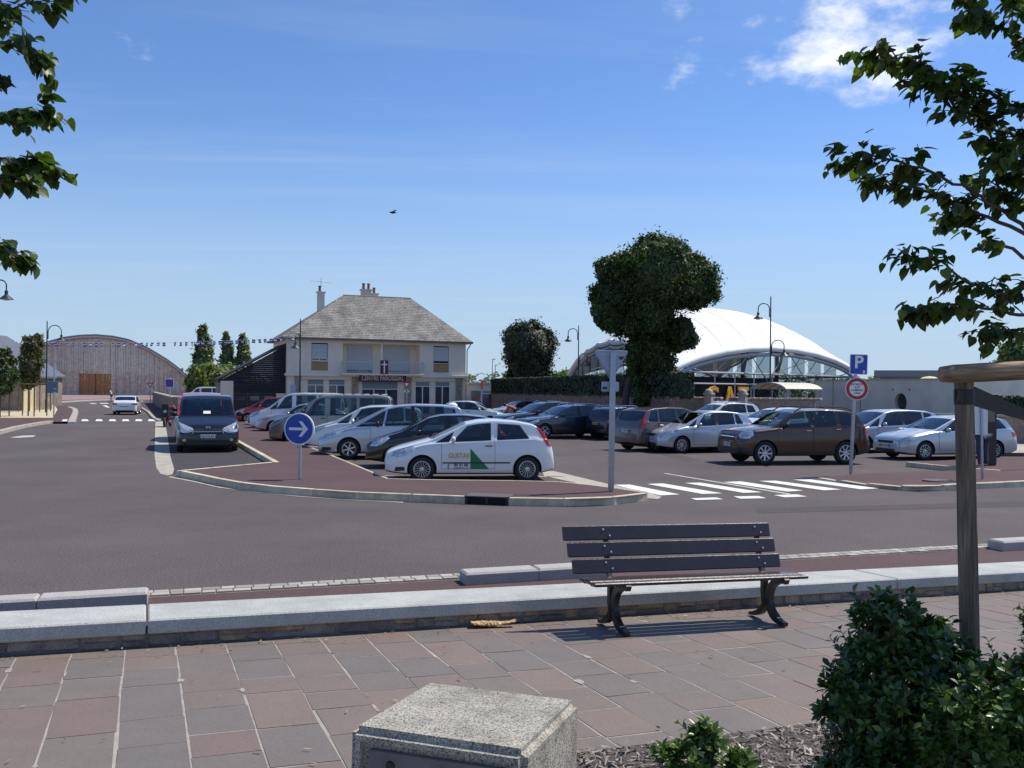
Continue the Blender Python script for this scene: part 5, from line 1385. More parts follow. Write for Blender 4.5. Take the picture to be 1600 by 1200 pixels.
put_text('sign_lettering', 'CENTRE PAROISSIAL', .56, M_letter, sg_, basis(((a+b)/2, -.418, 3.05), (1, 0, 0), (0, 0, 1)), .008, bold=0, sx=.66, spacing=1.06)
# roof
ov = .46; r0, r1, ry, rz_ = 5.3, 11.3, 4.0, 10.2
e = [(-ov, -ov, ZE), (HL+ov, -ov, ZE), (HL+ov, HD+ov, ZE), (-ov, HD+ov, ZE)]; rg = [(r0, ry, rz_), (r1, ry, rz_)]
mb = MB(); quads(mb, [e[0], e[1], rg[1], rg[0]], [e[1], e[2], rg[1]], [e[2], e[3], rg[0], rg[1]], [e[3], e[0], rg[0]])
mb.build('roof', M_slate, house)
# courses of slates as slightly raised lines
mb = MB(); nC = 26
for k in range(nC):
    t = (k+.0)/nC
    for (A, B, C, D) in ((e[0], e[1], rg[1], rg[0]), (e[3], e[0], rg[0], rg[0])):
        p, q = Vector(A).lerp(Vector(D), t), Vector(B).lerp(Vector(C), t); p2, q2 = Vector(A).lerp(Vector(D), t+1/nC), Vector(B).lerp(Vector(C), t+1/nC)
        nn = (q-p).cross(p2-p).normalized()
        mb.face([p+nn*.022, q+nn*.022, q2+nn*.006, p2+nn*.006]); mb.face([p, q, q+nn*.022, p+nn*.022])
o = mb.build('slate_course', M_slate, house); o['kind'] = 'stuff'
mb = MB()
for p, q in ((e[0], e[1]), (e[1], e[2]), (e[2], e[3]), (e[3], e[0])):
    p, q = Vector(p), Vector(q); d = (q-p); mb.box(((p+q)/2+Vector((0, 0, -.07))), (d.length+.1, .10, .14), rz=atan2(d.y, d.x))
mb.face([(x, y, ZE-.13) for x, y, z in e[::-1]]); mb.build('gutter', mat('brown_gutter', (.16, .13, .12), .6), house)
mb = MB(); mb.tube([rg[0], rg[1]], .07, 8); mb.build('ridge_tile', mat('ridge_brown', (.26, .19, .14), .85), house)
def chimney(x, y, z0, z1, w_, d_, pots):
    mb = MB(); mb.box((x, y, (z0+z1)/2), (w_, d_, z1-z0)); mb.box((x, y, z1+.06), (w_+.16, d_+.16, .12)); c = mb.build('chimney', M_conc, house)
    for dx in pots:
        mb = MB(); mb.lathe([(.13, 0), (.11, .42), (.15, .44), (.15, .52), (.09, .52)], 10, M=Matrix.Translation((x+dx, y, z1+.12))); mb.build('chimney_pot', M_pot, c)
    return c
kx = lambda px, yl: ((800-px)*-1/F_PX*(73+cos(TH)*yl)+18.0+sin(TH)*yl)/(cos(TH)-sin(TH)*(px-800)/F_PX)
c = chimney(kx(500, 6.5), 6.5, 6.8, 10.55, .58, .5, (-.1,)); 
mb = MB(); x = kx(500, 6.5); mb.tube([(x, 6.5, 10.5), (x, 6.5, 11.9)], .02, 5); mb.tube([(x-.9, 6.5, 11.6), (x+.9, 6.5, 11.5)], .015, 4)
for k in range(7): mb.tube([(x-.8+k*.26, 6.2, 11.6-k*.015), (x-.8+k*.26, 6.8, 11.6-k*.015)], .01, 4)
mb.build('tv_aerial', M_steel, c)
chimney(kx(570.5, 4.6), 4.6, 9.2, 10.75, .85, .5, (-.22, .22)); chimney(kx(583, 4.9), 4.9, 9.2, 10.45, .6, .5, (0,))
mb = MB(); mb.tube([(HL+ov-.1, -ov+.05, ZE-.1), (HL+.1, -.08, ZE-.7), (HL+.1, -.08, .1)], .05, 6); mb.build('downpipe', mat('grey_pipe', (.4, .4, .4)), house, smooth=True)

# ---------- black shed against the house
sh = thing('black_shed', 'black boarded lean to shed rising against the left side of the house', 'shed', HA, TH)
x0s = -4.95; zl_, zr_ = 2.75, 5.6
nb = 24
for k in range(nb):   # boards from bottom up, clipped by the roof line
    z0 = 1.75+k*.165; z1 = z0+.16
    f = lambda z: x0s if z <= zl_ else x0s+(z-zl_)/(zr_-zl_)*(0-x0s)
    if z0 >= zr_-.1: break
    mb = MB(); a0, a1 = f(z0), f(z1)
    if a1 > -.05: break
    vs = [(a0, .35, z0), (-.02, .35, z0), (-.02, .38, z1), (a1, .38, z1), (a0, .41, z0), (-.02, .41, z0), (-.02, .41, z1), (a1, .41, z1)]
    mb.add(vs, [(0, 1, 2, 3), (0, 4, 5, 1), (4, 7, 6, 5), (0, 3, 7, 4), (2, 6, 7, 3), (1, 5, 6, 2)]); mb.build('board', M_blackwood, sh)
mb = MB(); mb.add([(x0s-.2, .2, zl_-.02), (0, .2, zr_+.05), (0, 6, zr_+.05), (x0s-.2, 6, zl_-.02), (x0s-.2, .2, zl_+.1), (0, .2, zr_+.17), (0, 6, zr_+.17), (x0s-.2, 6, zl_+.1)], [(3, 2, 1, 0), (4, 5, 6, 7), (0, 1, 5, 4), (3, 0, 4, 7), (1, 2, 6, 5), (2, 3, 7, 6)]); mb.build('roof', M_blackwood, sh)
for c_, d_ in (((x0s+.45, .5, 1.35), (.95, .3, 2.7)), ((-.35, .52, .88), (.7, .3, 1.75)), ((x0s/2, 5.9, 1.3), (4.9, .1, 2.6))):
    mb = MB(); mb.box(c_, d_); mb.build('wall', M_render, sh)
for k in range(3):
    mb = MB(); a = x0s+.95; wdt = (-.75-a)/3; mb.box((a+wdt*(k+.5), .55, .87), (wdt-.04, .08, 1.7), bev=.02); d = mb.build('door', mat('black_door', (.02, .02, .024), .5), sh)
    mb = MB(); mb.box((a+wdt*(k+.5), .50, 1.35), (wdt-.4, .02, .35)); mb.build('pane', M_wgl, d)

# ---------- glazed annex right of the house
AX = P(722, 600, 79.5); an = thing('annex', 'low flat roofed annex with glazed front right of the house', 'annex', (AX.x+.1, AX.y, 0), R(3))
aw = 4.55; hole = [(.62, 3.55, .05, 2.12)]
mb = MB(); wall_with_holes(mb, 0, aw, 0, 2.70, hole, depth=.15); quads(mb, [(aw, 0, 0), (aw, 0, 2.7), (aw, 5, 2.7), (aw, 5, 0)][::-1], [(0, .3, 2.69), (aw, .3, 2.69), (aw, 5, 2.69), (0, 5, 2.69)], [(0, 5, 0), (0, 5, 2.7), (aw, 5, 2.7), (aw, 5, 0)], [(0, 0, 0), (0, 5, 0), (0, 5, 2.7), (0, 0, 2.7)])
mb.build('wall', M_render2, an)
mb = MB(); mb.box((aw/2, 2.4, 2.76), (aw+.3, 5.4, .12)); mb.build('roof', M_conc, an)
window(an, .62, 1.60, .05, 2.12, .10, 1, None); window(an, 1.60, 2.60, .05, 2.12, .10, 1, 1.85, name='door'); window(an, 2.60, 3.55, .05, 2.12, .10, 1, None)
mb = MB(); mb.box((1.1, .08, .62), (.95, .05, .05)); mb.box((3.07, .08, .62), (.92, .05, .05)); mb.build('glazing_bar', M_wfr, an)
mb = MB(); mb.face([(.75, .095, 1.2), (1.25, .095, 1.25), (1.0, .095, 1.65)]); mb.face([(2.75, .095, 1.65), (3.4, .095, 1.2), (3.2, .095, 1.55)]); mb.build('poster', mat('red_poster', (.5, .08, .06), .6), an)

# ---------- wooden hangar
HY = 225.0; hs = HY/F_PX
hang = thing('timber_hangar', 'very wide timber clad hangar with a curved grey roof at the end of the road', 'hangar', ((150-800)*hs, HY, 0), R(23)); hang.scale.x = .94
prof = [(-160, 18), (-150, 26), (-130, 45), (-110, 60), (-80, 74), (-50, 83.5), (-25, 87.5), (0, 89), (25, 87.5), (50, 83), (80, 71), (110, 54), (130, 40), (150, 22), (158, 14)]
hp = lambda dx: float(np.interp(dx, [p[0] for p in prof], [p[1] for p in prof]))
hzf = lambda dx: hp(dx)*hs*1.03-.35
nB = 118
for k in range(nB):
    a = -150+300*k/nB; b = a+300/nB
    if a < -140: continue
    x0, x1 = a*hs, b*hs; z0 = 0
    mb = MB()
    dz = [(-26, 24)]
    zz0 = 5.25 if -25.5 < (a+b)/2 < 24.0 else -.5
    yo = random.uniform(-.04, .04)
    mb.add([(x0+.015, yo, zz0), (x1-.015, yo, zz0), (x1-.015, yo, hzf(b)), (x0+.015, yo, hzf(a)), (x0+.015, .2, zz0), (x1-.015, .2, zz0), (x1-.015, .2, hzf(b)), (x0+.015, .2, hzf(a))], [(0, 1, 2, 3), (4, 0, 3, 7), (1, 5, 6, 2), (0, 4, 5, 1)])
    mb.build('plank', M_timber, hang)
mb = MB()
for k in range(60):
    a, b = -160+318*k/60, -160+318*(k+1)/60; za, zb = hzf(a)+.3, hzf(b)+.3
    xa, xb = a*hs, b*hs
    quads(mb, [(xa, -1.2, za+.55), (xb, -1.2, zb+.55), (xb, 10, zb+.55), (xa, 10, za+.55)], [(xa, -1.2, za-.1), (xb, -1.2, zb-.1), (xb, -1.2, zb+.55), (xa, -1.2, za+.55)], [(xa, 10, za-.1), (xb, 10, zb-.1), (xb, -1.2, zb-.1), (xa, -1.2, za-.1)])
mb.build('roof', M_zinc, hang, smooth=True, angle=30)
mb = MB()
for k in range(60):
    a, b = -159+316*k/60, -159+316*(k+1)/60; xa, xb = a*hs, b*hs; za, zb = hzf(a), hzf(b)
    quads(mb, [(xa, -1.22, za+.12), (xb, -1.22, zb+.12), (xb, -1.22, zb+.42), (xa, -1.22, za+.42)])
mb.build('fascia', mat('pale_fascia', (.55, .50, .45), .7), hang)
for k in range(12):
    x0, x1 = (-25.5+k*49.5/12)*hs, (-25.5+(k+1)*49.5/12)*hs
    mb = MB(); mb.box(((x0+x1)/2, .12+(.0 if k % 2 else .02), 2.45), (x1-x0-.03, .1, 5.6)); mb.build('door_plank', M_door, hang)
mb = MB(); mb.box((-.75*hs, .04, 2.5), (.10, .1, 5.5)); mb.build('door_joint', M_dark, hang)

# ---------- stone houses on the left edge
def gable_house(name, label, x0, x1, y0, y1, ze, zr, mwall, mroof, xr=None):
    t = thing(name, label, 'house', (x0, y0, 0)); w_ = x1-x0; d = y1-y0; xr = (w_/2 if xr is None else xr-x0)
    mb = MB(); quads(mb, [(0, 0, 0), (w_, 0, 0), (w_, 0, ze), (xr, 0, zr), (0, 0, ze)], [(w_, 0, 0), (w_, d, 0), (w_, d, ze), (w_, 0, ze)], [(0, d, 0), (0, 0, 0), (0, 0, ze), (0, d, ze)], [(w_, d, 0), (0, d, 0), (0, d, ze), (xr, d, zr), (w_, d, ze)])
    mb.build('wall', mwall, t)
    mb = MB(); o_ = .3
    for sx, xe in ((-1, 0), (1, w_)):
        dz = (zr-ze)/abs(xe-xr)*o_; A = Vector((xe+sx*o_, -.25, ze-dz)); B = Vector((xr, -.25, zr)); C = Vector((xr, d+.25, zr)); D = Vector((xe+sx*o_, d+.25, ze-dz)); u_ = Vector((0, 0, .16))
        mb.add([A, B, C, D, A+u_, B+u_, C+u_, D+u_], [(0, 1, 2, 3), (7, 6, 5, 4), (0, 4, 5, 1), (2, 6, 7, 3), (0, 3, 7, 4)])
    mb.build('roof', mroof, t, merge=True)
    return t
s76 = 76/F_PX
g1 = gable_house('stone_house', 'brown rubble stone house with slate roof on the left edge behind the staked trees', -58, (35-800)*s76, 76, 81, 2.95, 5.6, M_hangwall, M_slateb, xr=-47.5)
mb = MB(); mb.box((8.2+2.2, 1.0, 5.9), (.55, .7, 1.6)); mb.build('chimney', M_pier, g1)
mb = MB(); mb.box((17.45, .9, 1.45), (.10, 1.9, 2.95)); mb.build('lit_wall', mat('sunlit_wall_yellow', (.60, .50, .30), .9, var=.15, vscale=2), g1)  # paler yellow panel: the sun on this side is put into its colour
mb = MB(); mb.box((14.3, -.04, 2.6), (.7, .1, .9)); mb.build('window', M_wgl, g1)
s95 = 95/F_PX
g2 = gable_house('stone_house', 'second slate roofed stone house standing farther back at the left edge', -66, (38-800)*s95, 95, 103, 3.3, 7.6, M_hangwall, M_slateb, xr=-57)

# ---------- low wall on the right side of the road
w0, w1 = G(238, 631), G(268, 656); d = w0-w1; rw = thing('roadside_wall', 'low grey brown wall along the right side of the road beyond the red van', 'wall', (w1.x, w1.y, 0), atan2(d.y, d.x))
mb = MB(); mb.box((d.length/2, -.2, .72), (d.length, .35, 1.44)); mb.build('masonry', M_hangwall, rw)
mb = MB(); mb.box((d.length/2, -.2, 1.49), (d.length+.1, .45, .10)); mb.build('coping', M_pale, rw)

# ---------- hedge on its wall, stone wall with gate pillars
M_hedge = leaf_mat('hedge_leaves', (.010, .022, .008), (.018, .038, .012), (.035, .06, .02), .15, .6, 1.2)
H0 = P(768, 612, 75.0); H1 = P(1046, 612, 42.0); H0.z = H1.z = 0
dH = H1-H0; hlen = dH.length; ha = atan2(dH.y, dH.x)
hw_ = thing('hedge_wall', 'reddish rubble stone wall under the long clipped hedge', 'wall', H0, ha)
mb = MB(); mb.box((hlen/2, .25, .98), (hlen, .5, 1.96)); mb.build('masonry', mat('red_rubble', (.22, .14, .11), .95, var=.45, vscale=3.5, speck=.4, sscale=14, bump=.6, bscale=9), hw_)
def leaf_cloud(name, label, cat, pts, nrm, size, m, parent=None, kind=None, aspect=1.6, jitter=.5, seed=1):
    rg = np.random.RandomState(seed); n = len(pts)
    a = rg.normal(size=(n, 3)); a /= np.linalg.norm(a, axis=1)[:, None]
    nn = nrm+a*jitter; nn /= np.linalg.norm(nn, axis=1)[:, None]
    b = rg.normal(size=(n, 3)); t1 = np.cross(nn, b); t1 /= np.linalg.norm(t1, axis=1)[:, None]; t2 = np.cross(nn, t1)
    s_ = size*rg.uniform(.6, 1.35, n)[:, None]
    A = t1*s_*aspect/2; B = t2*s_/2
    q = np.stack([pts-A, pts-B*.9, pts+A, pts+B*.9], 1).reshape(-1, 3)
    me = np_mesh(name, q, np.arange(4*n).reshape(-1, 4), m)
    o = link_mesh(name, me, parent)
    if label: tag(o, label, cat)
    if kind: o['kind'] = kind
    return o
def box_leaves(L_, D_, z0, z1, dens, seed):
    rg = np.random.RandomState(seed); P_, N_ = [], []
    for (w_, h_, f, nn) in ((L_, z1-z0, lambda a, b: (a*L_, 0*a, z0+b*(z1-z0)), (0, -1, 0)), (L_, D_, lambda a, b: (a*L_, b*D_, z1+0*a), (0, 0, 1)), (L_, z1-z0, lambda a, b: (a*L_, D_+0*a, z0+b*(z1-z0)), (0, 1, 0)), (D_, z1-z0, lambda a, b: (0*a, a*D_, z0+b*(z1-z0)), (-1, 0, 0)), (D_, z1-z0, lambda a, b: (L_+0*a, a*D_, z0+b*(z1-z0)), (1, 0, 0))):
        n = int(w_*h_*dens); a, b = rg.rand(n), rg.rand(n); p = np.stack(f(a, b), 1)
        P_.append(p+np.array(nn)*rg.uniform(-.08, .07, n)[:, None]+rg.normal(0, .01, (n, 3))); N_.append(np.tile(np.array(nn, float), (n, 1)))
    return np.concatenate(P_), np.concatenate(N_)
hg = thing('clipped_hedge', 'long dark clipped hedge growing on top of the rubble wall', 'hedge', H0, ha)
p_, n_ = box_leaves(hlen, 1.2, 1.9, 3.02, 260, 3)
leaf_cloud('foliage', None, None, p_, n_, .13, M_hedge, hg, seed=3)
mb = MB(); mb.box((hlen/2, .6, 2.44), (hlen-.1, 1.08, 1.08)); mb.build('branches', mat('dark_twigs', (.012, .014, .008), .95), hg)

W0 = P(1052, 620, 52); W1 = P(1272, 620, 48); W0.z = W1.z = 0; dW = W1-W0; wa = atan2(dW.y, dW.x)
sw = thing('stone_wall', 'low grey stone wall with rough coping before the membrane hall', 'wall', W0, wa); LW = dW.length
gx = [(P(px, 620, 52-4*(px-1052)/220)-W0).length for px in (1094, 1121, 1147, 1174)]
mb = MB(); mb.box((gx[0]/2, .2, .88), (gx[0], .4, 1.76)); mb.box(((gx[1]+LW)/2-.0, .2, .88), (LW-gx[1]-.0, .4, 1.76)); mb.build('masonry', M_pier, sw)
mb = MB(); r_ = random.Random(2); x = 0
while x < LW:
    l = r_.uniform(.25, .5)
    if not (gx[0] < x < gx[1]-.2): mb.box((x+l/2, .2, 1.82+r_.uniform(-.02, .02)), (l-.02, .48, .16), bev=.04)
    x += l
o = mb.build('coping_stones', M_pier, sw); o['kind'] = 'stuff'
for k, (px, lab) in enumerate(((1107.5, 'left of the two domed pale stone gate pillars before the membrane hall'), (1160.5, 'right of the two domed pale stone gate pillars before the membrane hall'))):
    q = P(px, 620, 52-4*(px-1052)/220-.5); pl = thing('gate_pillar', lab, 'pillar', (q.x, q.y, 0), wa, 'stone gate pillars')
    mb = MB(); mb.box((0, 0, 1.02), (.40, .40, 2.04), bev=.03); mb.box((0, 0, 2.06), (.50, .50, .10), bev=.02); mb.build('shaft', M_pale, pl)
    mb = MB(); mb.lathe([(.25, 2.1), (.24, 2.2), (.17, 2.30), (.06, 2.35), (0, 2.355)], 12); mb.build('cap', M_pale, pl, smooth=True)

# ---------- membrane hall
A_, B_, L_c = Vector((10.8, 62, 3.45)), Vector((29.0, 78, 3.9)), Vector((5.6, 90, 3.55))
D_ = Vector((B_.x+L_c.x-A_.x, B_.y+L_c.y-A_.y, 3.9))
hall = thing('membrane_hall', 'sports hall under a vast white membrane roof with glazed arched sides', 'hall', (A_.x, A_.y, 0))
def dome(u, v, dz=0.0):
    p = A_*(1-u)*(1-v)+B_*u*(1-v)+L_c*(1-u)*v+D_*u*v
    au, av = 4*u*(1-u), 4*v*(1-v)
    z = p.z+1.75*au**.8+2.7*av**.8+1.55*(au*av)**.75+dz
    z -= .03*abs(sin(8*pi*u))**.5*max(0, 1-av*2.2)*au**.5+.15*abs(sin(8*pi*v))**.5*max(0, 1-au*2.2)*av**.5   # the skin sags between its seams near the edges
    return Vector((p.x-A_.x, p.y-A_.y, z))
N = 96; vs, fs = [], []
for i in range(N+1):
    for j in range(N+1): vs.append(dome(i/N, j/N))
for i in range(N):
    for j in range(N): fs.append((i*(N+1)+j, (i+1)*(N+1)+j, (i+1)*(N+1)+j+1, i*(N+1)+j+1))
mb = MB(); mb.add(vs, fs); o = mb.build('membrane_roof', M_memb, hall, smooth=True, angle=60)
md = o.modifiers.new('t', 'SOLIDIFY'); md.thickness = .25; md.offset = -1
M_seam = mat('membrane_seam', (.80, .80, .78), .8)
for k in range(1, 8):
    for f in ((lambda t, k=k: dome(t, k/8)), (lambda t, k=k: dome(k/8, t))):
        mb = MB(); mb.tube([f(t/40)+Vector((0, 0, .02)) for t in range(41)], .014, 4); mb.build('seam', M_seam, hall, smooth=True)
for name_, f in (('front_arch', lambda t: dome(t, 0)), ('left_arch', lambda t: dome(0, t)), ('right_arch', lambda t: dome(1, t)), ('back_arch', lambda t: dome(t, 1))):
    mb = MB(); mb.tube([f(t/40)+Vector((0, 0, .10)) for t in range(41)], .24, 10); mb.build(name_, M_memb, hall, smooth=True, angle=60)
    mb = MB(); mb.tube([f(t/40)+Vector((0, 0, -.35)) for t in range(41)], .14, 8); mb.build(name_+'_beam', M_steel, hall, smooth=True)
# glazed fronts: lattice of mullions and panes under two arches
M_fglass = mat('hall_glass', (.03, .04, .045), .05, spec=.8)
def fglass():
    nt = M_fglass.node_tree; b = nt.nodes['Principled BSDF']; tr = nt.nodes.new('ShaderNodeBsdfTransparent'); ms = nt.nodes.new('ShaderNodeMixShader'); ms.inputs[0].default_value = .30; tr.inputs[0].default_value = (.48, .55, .57, 1)
    nt.links.new(tr.outputs[0], ms.inputs[1]); nt.links.new(b.outputs[0], ms.inputs[2]); nt.links.new(ms.outputs[0], nt.nodes['Material Output'].inputs[0])
fglass()
def facade(f, n, name, panes=True, z_h=(3.55, 2.75)):
    fr = MB(); base = lambda t: Vector((f(t).x, f(t).y, 0))
    for k in range(n+1):
        t = k/n; p = base(t); zt = f(t).z-.45
        fr.box((p.x, p.y, z_h[0]/2), (.10, .10, z_h[0]))
        if zt > z_h[0]+.3:
            tl = min(1, max(0, t+(.6/n if k % 1 == 0 else 0))); q = f(tl); fr.tube([(p.x, p.y, z_h[0]), (q.x, q.y, q.z-.45)], .04, 6)
    for z in z_h:
        a, b = base(0), base(1); fr.tube([(a.x, a.y, z), (b.x, b.y, z)], .09 if z == z_h[0] else .07, 6)
    o = fr.build(name, M_steel, hall)
    if panes:
        for k in range(n):
            t0, t1 = k/n+.1/n, (k+1)/n-.1/n; a, b = base(t0), base(t1)
            for z0, z1 in ((0, z_h[1]-.05), (z_h[1]+.05, z_h[0]-.06)):
                mb = MB(); mb.face([(a.x, a.y, z0), (b.x, b.y, z0), (b.x, b.y, z1), (a.x, a.y, z1)]); mb.build('pane', M_fglass, o)
            za, zb = f(t0).z-.4, f(t1).z-.4
            if min(za, zb) > z_h[0]+.15:
                mb = MB(); mb.face([(a.x, a.y, z_h[0]+.06), (b.x, b.y, z_h[0]+.06), (b.x, b.y, zb), (a.x, a.y, za)]); mb.build('pane', M_fglass, o)
    return o
facade(lambda t: dome(t, 0), 10, 'front_glazing'); facade(lambda t: dome(0, t), 11, 'left_glazing'); facade(lambda t: dome(1, t), 5, 'right_glazing', panes=False); facade(lambda t: dome(t, 1), 5, 'back_glazing', panes=False)
# bracing rods and inner structure
mb = MB()
for t0, t1, z0 in ((.40, .62, 0), (.62, .86, 0), (.72, .50, 3.5), (.9, .75, 3.5)):
    p, q = dome(t0, 0), dome(t1, 0); mb.tube([(p.x-.3, p.y-.6, p.z-.5), (q.x-.3, q.y-.6, z0)], .035, 5)
for u_ in (.60, .82):
    for v_ in (.3,):
        p = dome(u_, v_); mb.tube([(p.x, p.y, 0), (p.x, p.y, p.z-.2)], .17, 8); q = dome(u_+.07, v_); mb.tube([(p.x, p.y, 3.6), (q.x, q.y, q.z-.3)], .12, 6)
o = mb.build('steelwork', mat('dark_steel', (.10, .10, .10), .6), hall); o['kind'] = 'stuff'
mb = MB(); 
def fr_(u_, v_, z): p = dome(u_, v_); return Vector((p.x, p.y, z))
c1, c2, c3, c4 = [fr_(*q, 0) for q in ((.03, .10), (.62, .10), (.62, .9), (.03, .9))]
for p, q in ((c1, c2), (c2, c3), (c3, c4), (c4, c1)):
    mb.face([p, q, q+Vector((0, 0, 3.3)), p+Vector((0, 0, 3.3))])
mb.face([p+Vector((0, 0, 3.3)) for p in (c1, c2, c3, c4)])
mb.build('inner_rooms', mat('dark_interior', (.02, .018, .02), .8), hall)
# big amber letters standing behind the glass
yel = mat('amber_letter', (.85, .42, .03), .5)
fd = (B_-A_); fa = atan2(fd.y, fd.x)
for s_, px in (('C', 1110), ('A', 1137.5), ('T', 1158)):
    k = (px-800)/F_PX; t = (k*A_.y-A_.x)/(fd.x-k*fd.y); p = A_+fd*t
    Mx = Matrix.Translation((p.x-A_.x+.1, p.y-A_.y-.22, 1.75)) @ Matrix.Rotation(fa, 4, 'Z') @ Matrix.Rotation(R(90), 4, 'X')
    put_text('letter', s_, 2.0, yel, hall, Mx, .06, bold=.05, sx=1.0)
# canopy tunnel
cn = P(1228, 620, 57); cn.z = 0
can = thing('walkway_canopy', 'small barrel vaulted cream canopy on slim posts right of the hall', 'canopy', cn, R(35))
mb = MB(); W_c, L_t = 1.5, 3.5
for k in range(12):
    a0, a1 = pi*.12+pi*.76*k/12, pi*.12+pi*.76*(k+1)/12
    f = lambda a: (cos(a)*W_c, 2.15+sin(a)*.62)
    (y0, z0), (y1, z1) = f(a0), f(a1); quads(mb, [(-L_t/2, y0, z0), (L_t/2, y0, z0), (L_t/2, y1, z1), (-L_t/2, y1, z1)], [(-L_t/2, y1, z1+.03), (L_t/2, y1, z1+.03), (L_t/2, y0, z0+.03), (-L_t/2, y0, z0+.03)])
mb.build('vault', mat('cream_polycarbonate', (.66, .62, .45), .4), can, smooth=True)
for x in (-1.72, -.86, 0, .86, 1.72):
    mb = MB(); mb.tube([(x, cos(pi*.12+pi*.76*k/12)*W_c, 2.13+sin(pi*.12+pi*.76*k/12)*.62) for k in range(13)], .045, 6); mb.build('rib', M_steel, can)
for x in (-1.6, 1.6):
    for y in (-1.38, 1.38):
        mb = MB(); mb.tube([(x, y, 0), (x, y, 2.35)], .06, 8); mb.build('post', M_steel, can)

# ---------- concrete building with the porthole
C0, C1 = P(1274, 600, 62), P(1520, 600, 48); C0.z = C1.z = 0; dC = C1-C0; ca_ = atan2(dC.y, dC.x); LC = dC.length
cb = thing('concrete_building', 'plain grey concrete building with a round porthole window behind the parked cars', 'building', C0, ca_)
kx2 = lambda px: (lambda k: (k*C0.y-C0.x)/((dC.x-k*dC.y)/LC))((px-800)/F_PX)
pc_x = kx2(1408); mb = MB()
n = 28; rp_ = .56; cz = 1.66; HC = 2.98
ring = [(pc_x+rp_*cos(2*pi*k/n), cz+rp_*sin(2*pi*k/n)) for k in range(n)]
sq = []
for k in range(n):
    c_, s_ = cos(2*pi*k/n), sin(2*pi*k/n); m_ = max(abs(c_), abs(s_)); sq.append((pc_x+.8*c_/m_, cz+.8*s_/m_))
for k in range(n):
    j = (k+1) % n
    mb.face([(ring[k][0], 0, ring[k][1]), (sq[k][0], 0, sq[k][1]), (sq[j][0], 0, sq[j][1]), (ring[j][0], 0, ring[j][1])])
    mb.face([(ring[k][0], 0, ring[k][1]), (ring[j][0], 0, ring[j][1]), (ring[j][0], .25, ring[j][1]), (ring[k][0], .25, ring[k][1])])
for a, b, c_, d_ in ((0, pc_x-.8, 0, HC), (pc_x+.8, LC, 0, HC), (pc_x-.8, pc_x+.8, 0, cz-.8), (pc_x-.8, pc_x+.8, cz+.8, HC)):
    mb.face([(a, 0, c_), (b, 0, c_), (b, 0, d_), (a, 0, d_)])
quads(mb, [(0, 9, 0), (0, 0, 0), (0, 0, HC), (0, 9, HC)], [(LC, 0, 0), (LC, 9, 0), (LC, 9, HC), (LC, 0, HC)], [(0, 0, HC), (LC, 0, HC), (LC, 9, HC), (0, 9, HC)])
mb.build('wall', M_conc, cb)
mb = MB(); mb.lathe([(0, .0), (rp_, .0)], n, M=Matrix.Translation((pc_x, .2, cz)) @ Matrix.Rotation(R(90), 4, 'X')); mb.build('porthole_glass', M_wgl, cb)
mb = MB(); mb.lathe([(rp_-.02, -.03), (rp_+.04, -.03), (rp_+.04, .02), (rp_-.02, .02)], n, M=Matrix.Translation((pc_x, -.01, cz)) @ Matrix.Rotation(R(90), 4, 'X'), closed=True); mb.build('porthole_frame', M_conc, cb)
mb = MB(); mb.box((LC*.5, .1, HC+.03), (LC, .3, .06)); mb.build('parapet', M_pale, cb)
mb = MB()
for px in (1302, 1345): x = kx2(px); mb.box((x, -.015, 1.5), (.04, .03, 2.95))
mb.build('panel_joint', mat('joint_grey', (.25, .25, .24), .9), cb)
U0 = P(1372, 600, 72); up_ = thing('upper_building', 'grey flat roofed building rising behind the concrete wall', 'building', (U0.x, U0.y, 0), R(-22))
mb = MB(); mb.box((9, 3, 2.0), (18, 6, 3.3)); mb.build('wall', M_conc, up_)
mb = MB(); mb.box((9, 2.9, 3.72), (18.6, 7, .5)); mb.build('roof', mat('roof_slab', (.28, .30, .30), .8), up_)
mb = MB(); mb.box((9, -.02, 3.3), (17.6, .1, .28)); mb.build('window_band', M_wgl, up_)
Q0 = P(1452, 590, 60); pr = thing('parasol', 'pale yellow parasol top peeping over the concrete wall', 'parasol', (Q0.x, Q0.y, 0))
mb = MB(); mb.lathe([(0, 3.33), (.35, 3.28), (.75, 3.08), (.95, 2.92), (.93, 2.90)], 12); mb.build('canopy', mat('yellow_fabric', (.72, .62, .30), .8), pr, smooth=True, angle=20)
mb = MB(); mb.tube([(0, 0, 0), (0, 0, 3.3)], .03, 6); mb.build('pole', M_steel, pr)
# pale building with red notice at the right edge
E0 = P(1528, 600, 60); eb = thing('pale_hall', 'pale grey building with a red and blue notice at the right edge', 'building', (E0.x, E0.y, 0), R(-6))
mb = MB(); mb.box((7, 3, 1.6), (14, 6, 3.2)); mb.build('wall', mat('pale_cladding', (.44, .47, .50), .7), eb)
mb = MB(); mb.box((7, 2.9, 3.25), (14.3, 6.4, .14)); mb.build('roof', M_conc, eb)
mb = MB()
for x in (.25, 1.2): mb.box((x, -.05, 2.2), (.08, .06, 1.7))
mb.build('downpipe', M_steel, eb)
mb = MB(); mb.box((2.75, -.04, 2.46), (.62, .04, .56)); nt_ = mb.build('notice', mat('notice_red', (.5, .03, .05), .5), eb)
mb = MB(); mb.lathe([(0, 0), (.2, 0), (.2, .01)], 20, M=Matrix.Translation((2.72, -.065, 2.52)) @ Matrix.Rotation(R(90), 4, 'X')); mb.build('blue_disc', mat('notice_blue', (.03, .05, .25), .5), nt_)
mb = MB(); mb.box((2.72, -.085, 2.52), (.3, .01, .05)); mb.box((2.72, -.086, 2.52), (.05, .01, .3)); mb.build('white_cross', M_letter, nt_)
